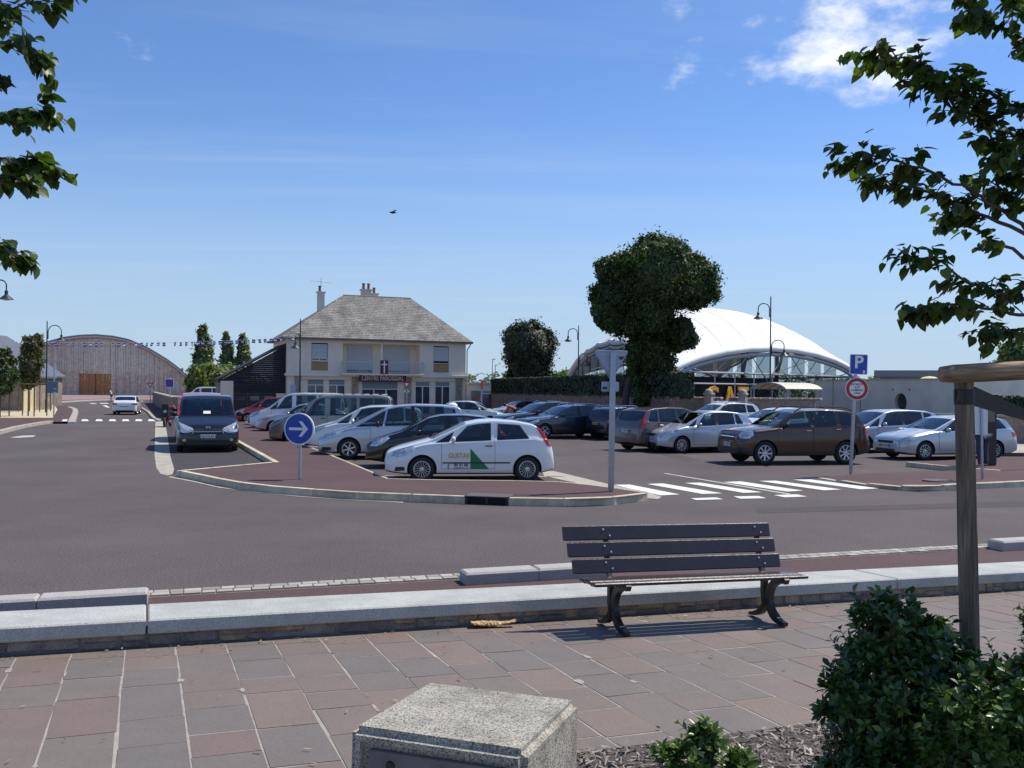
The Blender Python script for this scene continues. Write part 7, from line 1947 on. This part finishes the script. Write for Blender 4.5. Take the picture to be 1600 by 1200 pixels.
shrub('small_shrub', 'small low green plant growing in the wood chips beside the concrete bin', tuple(b), lb, 95, M_shrub2, .060, .20, 74, per=9)
# ================================================================== STREET FURNITURE
M_lampgreen = mat('lamp_green', (.018, .045, .045), .45, metal=.2)
M_opal = mat('opal_glass', (.6, .62, .6), .3)
M_signw = mat('sign_white', (.78, .78, .77), .4)
M_signb = mat('sign_blue', (.012, .055, .40), .35)
M_signr = mat('sign_red', (.42, .012, .025), .4)
M_ink = mat('sign_ink', (.03, .03, .04), .5)
def arm(mb, x0, z0, reach, side, rise, r=.035):
    pts = [(x0, 0, z0-.6), (x0, 0, z0)]
    for k in range(1, 11):
        a = pi*k/10; pts.append((x0+side*reach/2*(1-cos(a)), 0, z0+sin(a)*reach*rise))
    pts.append((x0+side*reach, 0, z0-.25)); mb.tube(pts, r, 8)
def lamp_post(label, px, base_py, H_, arms, rz=0, scale=1.0, name='street_lamp'):
    g = G(px, base_py) ; t = thing(name, label, 'street lamp', g, rz)
    mb = MB(); mb.tube([(0, 0, 0), (0, 0, 1.1)], .09, 12); mb.tube([(0, 0, 1.05), (0, 0, H_)], .062, 10, r2=.04); mb.lathe([(.11, 0), (.12, .08), (.09, .15)], 12); mb.tube([(0, 0, H_), (0, 0, H_+.12)], .05, 8, r2=.005)
    mb.build('pole', M_lampgreen, t, smooth=True, angle=40)
    for side, za, reach in arms:
        mb = MB(); x0 = side*.09; arm(mb, x0, za, reach, side, .46)
        for z in (za-.5, za-.1): mb.tube([(0, 0, z), (x0, 0, z)], .03, 6)
        a = mb.build('arm', M_lampgreen, t, smooth=True, angle=50)
        xl = x0+side*reach; zl = za-.25
        mb = MB(); mb.lathe([(.05, 0), (.085, -.03), (.085, -.22), (.13, -.27), (.34, -.45), (.355, -.47), (.33, -.465), (.10, -.30)], 18, M=Matrix.Translation((xl, 0, zl))); l_ = mb.build('lantern', M_lampgreen, t, smooth=True, angle=40)
        mb = MB(); mb.lathe([(.27, -.44), (.20, -.50), (.08, -.53), (0, -.535)], 16, M=Matrix.Translation((xl, 0, zl))); mb.build('glass', M_opal, l_, smooth=True)
    return t
def zat(px, py, bpy_):
    Y = G(px, bpy_).y; return P(px, py, Y).z
# post in front of the membrane hall: lamp to the left and a lower one to the right
lamp_post('green double lamp post in front of the membrane hall', 1203, 662, zat(1206, 465, 662), [(-1, zat(1195, 482, 662), .78), (1, zat(1195, 540, 662), .86)])
lamp_post('green double lamp post between the round tree and the ivy clad tree', 903, 650, zat(903, 510, 650), [(-1, zat(895, 520, 650), .80), (1, zat(895, 558, 650), .70)])
lamp_post('green lamp post on the gravel bed before the timber hangar', 72, 646, zat(75, 503, 646), [(1, zat(84, 518, 646), 1.05)])
lamp_post('green lamp post in front of the left corner of the house', 468, 652, zat(470, 500, 652), [(-1, zat(470, 530, 652), .80)], rz=R(80))
lamp_post('lamp whose lantern hangs in at the left edge of the picture', -14, 668, zat(-14, 425, 668), [(1, zat(-10, 446, 668), .62)])
def modern_lamp(label, px, bpy_, top, reach, Y=None):
    g = G(px, bpy_); H_ = P(px, top, g.y).z; t = thing('street_lamp', label, 'street lamp', g)
    mb = MB(); mb.tube([(0, 0, 0), (0, 0, H_)], .07, 8, r2=.05); mb.build('pole', M_galv, t)
    mb = MB(); mb.box((reach/2, 0, H_-.02), (abs(reach), .22, .12), bev=.03); mb.build('lantern', M_galv, t); return t
modern_lamp('plain grey lamp rising behind the left end of the hangar roof', 46, 628, 525, 1.1)
modern_lamp('distant pale lamp behind the hedge left end, nearer the annex', 769, 634, 561, .4); modern_lamp('distant shorter lamp beside the pale lamp behind the hedge', 773.5, 632, 570, .4)
cr = P(787, 600, 100); t = thing('stone_cross', 'tiny stone cross standing above the far end of the hedge', 'cross', (cr.x, 100, 0))
mb = MB(); mb.box((0, 0, 1.7), (.16, .16, 3.9)); mb.box((0, .001, 3.2), (.62, .14, .15)); mb.build('cross', M_conc, t)

def sign_pole(name, label, foot, top, r=.03, cat='sign', rz=0):
    t = thing(name, label, cat, foot, rz); mb = MB(); d = Vector(top)-Vector(foot)
    c_, s_ = cos(-rz), sin(-rz); d = Vector((d.x*c_-d.y*s_, d.x*s_+d.y*c_, d.z))
    mb.box((0, 0, 0), (r*2, r*2, 1), bev=r*.35)
    z = d.normalized(); x = Vector((1, 0, 0)); x = (x-z*x.dot(z)).normalized(); y = z.cross(x)
    Mx = Matrix((x, y, z)).transposed().to_4x4(); Mx = Matrix.Translation(d/2) @ Mx @ Matrix.Diagonal((1, 1, d.length, 1))
    mb.v = [tuple(Mx @ Vector(v)) for v in mb.v]; mb.build('pole', M_galv, t, smooth=True, angle=30); return t, d
# blue round arrow sign on the island
ft = G(468, 748.5, .145); tp = P(469, 665, ft.y)
t, d = sign_pole('direction_sign', 'round blue sign with a white arrow pointing right on the island', ft, tp)
rz_s = R(-12); Y = ft.y; C_ = P(468.5, 670, Y)-ft; rad = 25.0*Y/F_PX
Mx = Matrix.Translation((C_.x, -.045, C_.z)) @ Matrix.Rotation(rz_s, 4, 'Z') @ Matrix.Rotation(R(90), 4, 'X')
mb = MB(); mb.lathe([(0, -.02), (rad-.005, -.02), (rad, -.016), (rad, .016), (rad-.005, .02), (0, .02)], 48, M=Mx); pl = mb.build('disc', M_signw, t)
mb = MB(); mb.lathe([(0, .022), (rad*.92, .022), (rad*.92, .020)], 48, M=Mx); mb.build('face', M_signb, pl)
a = rad*.92; mb = MB()
poly = [(-.72*a, -.09*a), (.30*a, -.09*a), (-.02*a, -.52*a), (.22*a, -.52*a), (.66*a, 0), (.22*a, .52*a), (-.02*a, .52*a), (.30*a, .09*a), (-.72*a, .09*a)]
mb.prism(poly, .0225, .026, M=Mx); mb.build('arrow', M_signw, pl)
mb = MB(); mb.box((C_.x, -.012, C_.z), (.10, .03, .05)); mb.box((C_.x, -.012, C_.z+.18), (.10, .03, .04)); mb.build('clamp', M_galv, t)
# tall pole with the back of a give way sign
ft = G(954.5, 768, .145); tp = P(958, 548, ft.y)
t, d = sign_pole('giveway_sign', 'tall grey pole with the grey back of a triangular give way sign', ft, tp, r=.055); t.name = 'giveway_sign'
c_, w_ = P(955.5, 548.5, ft.y)-ft, 26.5*ft.y/F_PX; hh = 46*ft.y/F_PX
def rounded(poly, r, n=4):
    out = []; m = len(poly)
    for i in range(m):
        p, a, b = Vector(poly[i]), Vector(poly[i-1]), Vector(poly[(i+1) % m]); u1 = (a-p).normalized(); u2 = (b-p).normalized()
        for k in range(n+1):
            s_ = k/n; q = (p+u1*r)*(1-s_)**2+p*2*s_*(1-s_)+(p+u2*r)*s_*s_; out.append((q.x, q.y))
    return out
Mt = Matrix.Translation((c_.x, .075, c_.z)) @ Matrix.Rotation(R(90), 4, 'X')
tri = rounded([(-w_, 0), (0, -hh), (w_, 0)], .05)
mb = MB(); mb.prism(tri, -.008, .008, M=Mt)
n = len(tri)
for i in range(n): 
    p, q = Mt @ Vector((*tri[i], .012)), Mt @ Vector((*tri[(i+1) % n], .012)); mb.tube([p, q], .012, 5)
pl = mb.build('plate', M_signback, t)
mb = MB(); mb.box((c_.x-.0, .055, c_.z-.07), (w_*1.3, .02, .035)); mb.box((c_.x, .055, c_.z-.35), (w_*.6, .02, .035)); mb.build('rail', M_galv, t)
mb = MB(); mb.box((c_.x+w_*.62, .062, c_.z-.14), (.10, .006, .06)); mb.build('sticker', M_ink, pl)
c2 = P(954, 604, ft.y)-ft; ww = 27.5*ft.y/F_PX; 
mb = MB(); mb.prism(rounded([(-ww/2, -.10), (ww/2, -.10), (ww/2, .10), (-ww/2, .10)][::-1], .03), -.008, .008, M=Matrix.Translation((c2.x, .075, c2.z)) @ Matrix.Rotation(R(90), 4, 'X')); p2 = mb.build('sub_plate', M_signback, t)
mb = MB(); mb.box((c2.x-.11, .062, c2.z-.03), (.09, .006, .05)); mb.build('sticker', M_ink, p2)
# parking sign with the round prohibition sign
ft = ri(1329, 741); ft = Vector((ft.x, ft.y, ft.z)); tp = P(1338, 556, ft.y)
t, d = sign_pole('parking_sign', 'blue parking sign above a round red edged prohibition sign on one pole', ft, tp, r=.036)
sY = ft.y/F_PX
def on_pole(px, py): q = P(px, py, ft.y)-ft; return q
c_ = on_pole(1340.5, 569.5); hw2 = 13.6*sY
Mp = Matrix.Translation((c_.x, -.05, c_.z)) @ Matrix.Rotation(R(-3), 4, 'Z') @ Matrix.Rotation(R(90), 4, 'X') @ Matrix.Rotation(R(-1.5), 4, 'Z')
mb = MB(); mb.prism(rounded([(-hw2, -hw2*1.16), (hw2, -hw2*1.16), (hw2, hw2*1.16), (-hw2, hw2*1.16)], .03), -.012, .012, M=Mp); pl = mb.build('square_plate', M_signw, t)
k_ = .93; mb = MB(); mb.prism(rounded([(-hw2*k_, -hw2*1.09), (hw2*k_, -hw2*1.09), (hw2*k_, hw2*1.09), (-hw2*k_, hw2*1.09)], .025), .0125, .015, M=Mp); mb.build('blue_face', M_signb, pl)
put_text('letter_p', 'P', .46, M_signw, pl, Mp @ Matrix.Translation((0, .045, .0155)), .001, bold=.012)
mb = MB(); mb.prism([(.11, -.21), (.17, -.21), (.155, -.26), (.125, -.26)], .0155, .018, M=Mp); mb.lathe([(0, 0), (.03, 0), (.03, .0028)], 12, M=Mp @ Matrix.Translation((.14, -.18, .0155))); mb.build('meter_symbol', M_signw, pl)
c_ = on_pole(1337.6, 607.5); ra = 17.6*sY
Mp = Matrix.Translation((c_.x, -.052, c_.z)) @ Matrix.Rotation(R(-3), 4, 'Z') @ Matrix.Rotation(R(90), 4, 'X')
mb = MB(); mb.lathe([(0, -.014), (ra, -.014), (ra, .014), (0, .014)], 48, M=Mp); pl = mb.build('disc', M_signw, t)
mb = MB(); mb.lathe([(ra*.66, .0145), (ra*.66, .017), (ra*.95, .017), (ra*.95, .0145)], 48, M=Mp, closed=True); mb.build('red_ring', M_signr, pl)
for k, s_ in enumerate(('INTERDIT', 'AUX', 'CAMPING', 'CARS')):
    put_text('wording', s_, .075, M_ink, pl, Mp @ Matrix.Translation((0, .115-.077*k, .0155)), .001, bold=.0015, sx=.95)
mb = MB(); mb.box((on_pole(1339, 590).x, -.02, on_pole(1339, 590).z), (.10, .05, .06)); mb.build('clamp', M_galv, t)
# board on a thin pole, parking meter and the bending person
ft = ri(1535, 749); tp = P(1533.5, 632, ft.y); t, d = sign_pole('notice_board', 'white notice board on a thin grey pole behind the timber post', ft, tp, r=.022)
q = P(1533, 652, ft.y)-ft; mb = MB(); mb.box((q.x, .04, q.z), (.36, .012, .85), bev=.004); mb.build('board', M_signw, t)
mp_ = G(1537, 727, .13); t = thing('parking_meter', 'tall dark parking meter behind the white notice board', 'parking meter', mp_)
mb = MB(); mb.box((.10, 0, 1.0), (.36, .34, 2.0), bev=.03); mb.build('housing', mat('meter_dark', (.03, .02, .025), .4), t)
mb = MB(); mb.box((.10, -.18, 1.45), (.24, .02, .4), bev=.01); mb.build('screen', M_wgl, t)
mb = MB(); mb.box((.10, 0, 2.04), (.44, .40, .08), bev=.03); mb.build('cap', M_iron, t)
# give way sign and plate before the house, edge-on red sign, direction boards
def tri_sign(label, px, bpy_, cy, half, sub=True):
    ft = G(px, bpy_); t, d = sign_pole('giveway_sign', label, ft, P(px, cy-half*.6, ft.y), r=.035); s_ = ft.y/F_PX; q = P(px, cy, ft.y)-ft
    Mp = Matrix.Translation((q.x, -.05, q.z)) @ Matrix.Rotation(R(90), 4, 'X'); w_ = half*s_
    mb = MB(); mb.prism(rounded([(-w_, w_*.85), (0, -w_*.9), (w_, w_*.85)], .04), -.01, .01, M=Mp); pl = mb.build('plate', M_signr, t)
    mb = MB(); k_ = .56; mb.prism([(-w_*k_, w_*.55), (0, -w_*.42), (w_*k_, w_*.55)][::-1], .011, .014, M=Mp); mb.build('white_centre', M_signw, pl)
    if sub: mb = MB(); q2 = P(px, cy+half*1.5, ft.y)-ft; mb.box((q2.x, -.03, q2.z), (w_*1.3, .01, w_*.55)); mb.build('sub_plate', M_signw, t)
tri_sign('small give way sign standing before the entrance of the house', 635.5, 655, 602, 6.2); tri_sign('small give way sign before the right part of the timber hangar', 235, 631, 602, 5.0)
ft = G(753, 655); t, d = sign_pole('stop_sign', 'round red sign seen edge on before the annex', ft, P(753, 592, ft.y), r=.03)
q = P(753, 602, ft.y)-ft; mb = MB(); mb.lathe([(0, 0), (.33, 0), (.33, .02), (0, .02)], 24, M=Matrix.Translation((q.x, -.05, q.z)) @ Matrix.Rotation(R(76), 4, 'Z') @ Matrix.Rotation(R(90), 4, 'X')); mb.build('disc', mat('dull_red', (.20, .02, .035), .6), t)
ft = G(84, 655, .1); t = thing('direction_board', 'blue grey direction boards on two thin poles left of the road', 'sign', ft)
for px, nm in ((84, 0), (66.5, 1)):
    q = G(px, 655 if nm == 0 else 633, .1)-ft; mb = MB(); mb.tube([tuple(q), (q.x, q.y, 3.6-.6*0)], .04, 6); mb.build('pole', M_galv, t)
q = P(84, 605, ft.y)-ft; s_ = ft.y/F_PX
mb = MB(); mb.box((q.x-1*s_, -.06, q.z), (17*s_, .03, 18*s_), bev=.01); pl = mb.build('board', mat('board_blue_grey', (.14, .19, .27), .5), t)
mb = MB()
for k in range(3): mb.box((q.x+3*s_, -.08, q.z-.1-.22*k), (4.5*s_, .01, .05))
o = mb.build('lettering', M_signw, pl); o['kind'] = 'stuff'
ft = G(266, 652); t, d = sign_pole('blue_sign', 'square blue sign beside the black van roof on the left', ft, P(266, 590, ft.y), r=.03); s_ = ft.y/F_PX
q = P(265.5, 598.5, ft.y)-ft; mb = MB(); mb.box((q.x, -.05, q.z), (13*s_, .03, 13*s_), bev=.01); pl = mb.build('plate', M_signw, t)
mb = MB(); mb.box((q.x, -.068, q.z), (12*s_, .01, 12*s_)); mb.build('face', M_signb, pl)
mb = MB(); mb.box((q.x+.08, -.075, q.z+.04), (.16, .008, .2)); mb.tube([(q.x-.22, -.076, q.z-.2), (q.x+.2, -.076, q.z+.22)], .025, 5); mb.build('symbol', M_signr, pl)
q = P(274, 604, ft.y)-ft; mb = MB(); mb.box((q.x, .3, q.z), (5*s_, .03, 10*s_)); mb.build('sub_plate', M_signback, t)
ft = G(242, 628); t, d = sign_pole('thin_pole', 'thin white pole standing at the end of the roadside wall', ft, P(242.5, 591, ft.y), r=.04, cat='pole')
ft = G(458, 652); t, d = sign_pole('grey_sign', 'greyish sign plates on a pole by the left corner of the house', ft, P(458, 590, ft.y), r=.04)
q = P(458, 608, ft.y)-ft; s_ = ft.y/F_PX; mb = MB(); mb.box((q.x, -.05, q.z), (9*s_, .03, 14*s_), bev=.01); mb.build('plate', M_signback, t)
# bunting
b0, b1 = P(74, 535, 70), P(462, 527, 71); 
t = thing('bunting', 'string of small blue and white flags stretched across the road', 'bunting', b0)
M_flagb = mat('flag_blue', (.06, .08, .30), .7); M_flagw = mat('flag_white', (.75, .76, .80), .7)
pts = []; NF = 44
def bp(s_): 
    p = b0.lerp(b1, s_); p.z -= .55*4*s_*(1-s_)*.35; return p-b0
mb = MB(); mb.tube([bp(k/40) for k in range(41)], .008, 4); mb.build('cord', M_signw, t)
rb = random.Random(8)
fm = []
for v_ in range(3):
    mb = MB(); w_, h_ = .26, .30; tw_ = (-.5, .1, .6)[v_]
    for k in range(3):
        y0, y1 = k*h_/3, (k+1)*h_/3; mb.mat(k % 2)
        mb.face([(-w_/2, tw_*y0*.3, -y0), (w_/2, -tw_*y0*.2, -y0), (w_/2*.95, -tw_*y1*.3, -y1), (-w_/2*.95, tw_*y1*.5, -y1)])
    fm.append(mb.mesh('flag', [M_flagb, M_flagw]))
for k in range(NF):
    if rb.random() < .08: continue
    o = link_mesh('flag', fm[rb.randrange(3)], t); o.location = bp((k+.5)/NF); o.rotation_euler = (rb.uniform(-.5, .5), rb.uniform(-.3, .3), rb.uniform(-.8, .8)); o.scale.x = rb.uniform(.7, 1.1)
# bird
q = P(613, 332, 35); mb = MB(); 
mb.add([(-.14, 0, 0), (-.05, .05, .03), (.08, .05, .02), (.2, 0, 0), (.08, -.05, .02), (-.05, -.05, .03), (0, 0, -.05)], [(0, 1, 6), (1, 2, 6), (2, 3, 6), (3, 4, 6), (4, 5, 6), (5, 0, 6), (0, 5, 4, 3, 2, 1)])
mb.add([(-.03, .04, .02), (.07, .04, .02), (.10, .26, .06), (.02, .30, .05)], [(0, 1, 2, 3)]); mb.add([(-.03, -.04, .02), (.07, -.04, .02), (.10, -.26, .06), (.02, -.30, .05)], [(3, 2, 1, 0)])
o = mb.build('bird', mat('bird_dark', (.02, .02, .02), .8)); o.location = q; o.rotation_euler.z = .4; tag(o, 'small dark bird flying high above the house', 'bird')

# ---------- motor scooter at the kerb
def scooter():
    g = G(262, 667); t = thing('motor_scooter', 'red and white motor scooter parked beside the red van', 'scooter', g, R(-82))
    M_sr, M_sw = paint('scooter_red', (.4, .02, .03)), paint('scooter_white', (.7, .7, .7))
    for x in (-.65, .65):
        mb = MB(); mb.lathe([(.17, -.05), (.25, -.055), (.28, 0), (.25, .055), (.17, .05)], 20, M=Matrix.Translation((x, 0, .28)) @ Matrix.Rotation(R(90), 4, 'X'), closed=True); w_ = mb.build('wheel', M_tyre, t, smooth=True)
        mb = MB(); mb.lathe([(0, .03), (.17, .03), (.17, -.03), (0, -.03)], 14, M=Matrix.Translation((x, 0, .28)) @ Matrix.Rotation(R(90), 4, 'X')); mb.build('rim', M_alloy, w_)
    mb = MB(); mb.box((-.45, 0, .62), (.75, .30, .32), bev=.10); mb.box((.0, 0, .30), (.55, .26, .10), bev=.03); mb.build('body', M_sr, t, smooth=True)
    mb = MB(); mb.box((-.35, 0, .83), (.8, .26, .10), bev=.04); mb.build('seat', M_trim, t, smooth=True)
    mb = MB(); v = [(.42, -.22, .35), (.42, .22, .35), (.56, .18, .95), (.56, -.18, .95), (.50, -.2, .35), (.50, .2, .35), (.64, .14, .95), (.64, -.14, .95)]
    mb.add(v, [(0, 1, 2, 3), (7, 6, 5, 4), (0, 4, 5, 1), (1, 5, 6, 2), (2, 6, 7, 3), (3, 7, 4, 0)]); mb.build('leg_shield', M_sw, t)
    mb = MB(); mb.tube([(.5, -.34, 1.03), (.55, 0, 1.0), (.5, .34, 1.03)], .02, 6); mb.tube([(.55, 0, .98), (.65, 0, .30)], .03, 6); mb.build('handlebar', M_trim, t)
    mb = MB(); mb.box((.60, 0, 1.10), (.08, .34, .34), bev=.03); mb.build('windshield', M_trim, t)
    mb = MB(); mb.lathe([(0, .1), (.09, .05), (.08, 0)], 14, M=Matrix.Translation((.62, 0, .86)) @ Matrix.Rotation(R(90), 4, 'Y')); mb.build('headlight', M_lamp, t)
    mb = MB(); mb.box((.62, 0, .50), (.28, .12, .05), bev=.02); mb.build('mudguard', M_sr, t)
    mb = MB(); mb.box((-.85, 0, 1.02), (.34, .36, .28), bev=.06); mb.build('top_box', M_sr, t, smooth=True)
scooter()

# ================================================================== PEOPLE
def person(label, loc, rz, joints, cloth, skin=(.45, .27, .19), scale=1.0, sub=1):
    """one skinned body; joints: name -> (position, radius); clothes are shells painted by height on separate skins"""
    t = thing('person', label, 'person', loc, rz); t.scale = (scale,)*3
    J = joints
    def skin_mesh(name, chain, m, parent, grow=0.0):
        names = []; 
        for a, b in chain:
            for x in (a, b):
                if x not in names: names.append(x)
        me = bpy.data.meshes.new(name); me.from_pydata([J[n][0] for n in names], [(names.index(a), names.index(b)) for a, b in chain], [])
        o = bpy.data.objects.new(name, me); COL.objects.link(o)
        sk = o.modifiers.new('s', 'SKIN'); sk.use_smooth_shade = True
        lay = me.skin_vertices[0].data if me.skin_vertices else None
        if lay is None:
            bpy.context.view_layer.objects.active = o
            bm = bmesh.new(); bm.from_mesh(me); l_ = bm.verts.layers.skin.verify()
            for i, v in enumerate(bm.verts):
                r_ = J[names[i]][1]; v[l_].radius = (r_[0]+grow, r_[1]+grow) if isinstance(r_, tuple) else (r_+grow, r_+grow); v[l_].use_root = (i == 0)
            bm.to_mesh(me); bm.free()
        else:
            for i, n in enumerate(names):
                r_ = J[n][1]; lay[i].radius = (r_[0]+grow, r_[1]+grow) if isinstance(r_, tuple) else (r_+grow, r_+grow); lay[i].use_root = (i == 0)
        sb = o.modifiers.new('u', 'SUBSURF'); sb.levels = 1; sb.render_levels = 1
        dg = bpy.context.evaluated_depsgraph_get(); dg.update()
        nm = bpy.data.meshes.new_from_object(o.evaluated_get(dg)); bpy.data.objects.remove(o)
        nm.name = name; nm.materials.clear(); nm.materials.append(m); smooth_mesh(nm, 180)
        return link_mesh(name, nm, parent)
    M_sk = mat('skin', skin, .6)
    full = [('pelvis', 'spine'), ('spine', 'chest'), ('chest', 'neck'), ('neck', 'head0'), ('head0', 'head1'), ('chest', 'shL'), ('chest', 'shR'), ('shL', 'elL'), ('elL', 'wrL'), ('wrL', 'haL'), ('shR', 'elR'), ('elR', 'wrR'), ('wrR', 'haR'),
            ('pelvis', 'hipL'), ('pelvis', 'hipR'), ('hipL', 'knL'), ('knL', 'anL'), ('anL', 'toL'), ('hipR', 'knR'), ('knR', 'anR'), ('anR', 'toR')]
    skin_mesh('body', full, M_sk, t)
    for nm_, chain, m, g in cloth: skin_mesh(nm_, chain, m, t, g)
    # hair
    h0, h1 = Vector(J['head0'][0]), Vector(J['head1'][0]); hd = (h1-h0).normalized()
    bm = bmesh.new(); bmesh.ops.create_icosphere(bm, subdivisions=2, radius=.112)
    for v in bm.verts: v.co = Vector((v.co.x, v.co.y*1.02, v.co.z))+h0.lerp(h1, .75)+hd*.02
    me = bpy.data.meshes.new('hair'); bm.to_mesh(me); bm.free(); me.materials.append(mat('hair_dark', (.03, .02, .015), .7)); smooth_mesh(me, 180); link_mesh('hair', me, t)
    return t
def pose(bend=0.0, arms='down', knees=0.0, stride=.0):
    # +y is forward; bend rotates the trunk about the hips
    J = {}
    hip = Vector((0, 0, .92)); rot = Matrix.Rotation(-bend, 3, 'X')
    up = lambda x, y, z: hip+rot @ Vector((x, y, z))
    J['pelvis'] = (hip, (.15, .11)); J['spine'] = (up(0, 0, .22), (.135, .10)); J['chest'] = (up(0, 0, .45), (.15, .11)); J['neck'] = (up(0, .01, .60), .055)
    J['head0'] = (up(0, .03, .70), .085); J['head1'] = (up(0, .03, .82), .085)
    for s_, k in ((-1, 'L'), (1, 'R')):
        J['sh'+k] = (up(s_*.19, 0, .50), .06)
        if arms == 'down':
            J['el'+k] = (up(s_*.24, -.02, .22), .045); J['wr'+k] = (up(s_*.24, .06, -.02), .032); J['ha'+k] = (up(s_*.23, .08, -.12), .035)
        else:
            e = J['sh'+k][0]+Vector((s_*.03, .12, -.26)); J['el'+k] = (e, .045); J['wr'+k] = (e+Vector((-s_*.03, .20, -.12)), .032); J['ha'+k] = (e+Vector((-s_*.03, .28, -.14)), .035)
        J['hip'+k] = (Vector((s_*.10, 0, .86)), .095); f = stride*s_
        J['kn'+k] = (Vector((s_*.11, .03+f*.5+knees, .48)), .062); J['an'+k] = (Vector((s_*.11, -.03+f, .08)), .042); J['to'+k] = (Vector((s_*.12, .14+f, .035)), .035)
    J['sholder'] = J['chest']
    J['mL'] = (J['hipL'][0].lerp(J['knL'][0], .6), .085); J['mR'] = (J['hipR'][0].lerp(J['knR'][0], .6), .085)
    J['uL'] = (J['shL'][0].lerp(J['elL'][0], .55), .056); J['uR'] = (J['shR'][0].lerp(J['elR'][0], .55), .056)
    return J
SH = [('pelvis', 'spine'), ('spine', 'chest'), ('chest', 'shL'), ('chest', 'shR'), ('shL', 'uL'), ('shR', 'uR')]
LS = [('pelvis', 'spine'), ('spine', 'chest'), ('chest', 'shL'), ('chest', 'shR'), ('shL', 'elL'), ('shR', 'elR'), ('elL', 'wrL'), ('elR', 'wrR')]
TR = [('pelvis', 'hipL'), ('pelvis', 'hipR'), ('hipL', 'knL'), ('knL', 'anL'), ('hipR', 'knR'), ('knR', 'anR')]
SHO = [('pelvis', 'hipL'), ('pelvis', 'hipR'), ('hipL', 'mL'), ('hipR', 'mR')]
g = G(174, 629); person('person in a white shirt and dark shorts riding away on the road, seen from behind', (g.x, g.y, .12), R(100), pose(.25, 'fwd', 0, .12), [('shirt', SH, mat('white_cloth', (.75, .75, .78), .8), .02), ('shorts', SHO, mat('navy_cloth', (.03, .03, .08), .8), .02)])
kb = thing('kick_scooter', 'small scooter under the rider in the white shirt', 'scooter', (g.x, g.y, 0), R(190))
mb = MB(); mb.box((.05, 0, .09), (.7, .14, .03)); mb.tube([(-.35, 0, .1), (-.42, 0, 1.0)], .02, 6); mb.tube([(-.42, -.22, 1.0), (-.42, .22, 1.0)], .018, 6); mb.build('frame', M_trim, kb)
for x in (-.4, .42):
    mb = MB(); mb.lathe([(.04, -.02), (.08, -.02), (.08, .02), (.04, .02)], 14, M=Matrix.Translation((x, 0, .08)) @ Matrix.Rotation(R(90), 4, 'X'), closed=True); mb.build('wheel', M_tyre, kb)
g = G(806, 662); person('person in an orange top bending forward between the parked cars', (g.x, g.y, 0), R(100), pose(1.15, 'fwd'), [('shirt', LS, mat('orange_cloth', (.62, .12, .03), .8), .02), ('trousers', TR, mat('dark_cloth', (.03, .03, .04), .8), .015)])
g = G(819, 655); person('person standing behind the dark navy crossover, only the head showing', (g.x, g.y, 0), R(170), pose(.15, 'down'), [('shirt', LS, mat('dark_cloth', (.03, .03, .04), .8), .02), ('trousers', TR, mat('dark_cloth', (.03, .03, .04), .8), .015)], scale=.97)
g = G(837, 655); person('person standing beyond the bright roof rails, grey haired', (g.x, g.y, 0), R(170), pose(.05, 'down'), [('shirt', LS, mat('dark_cloth', (.03, .03, .04), .8), .02), ('trousers', TR, mat('dark_cloth', (.03, .03, .04), .8), .015)], scale=.99)
g = G(1531, 729, .135); person('person in a light blue shirt and jeans bending at the parking meter', (g.x-.10, g.y-.35, .135), R(20), pose(.75, 'fwd'), [('shirt', SH, mat('blue_cloth', (.22, .34, .50), .8), .03), ('trousers', TR, mat('denim', (.035, .05, .085), .8), .02)])
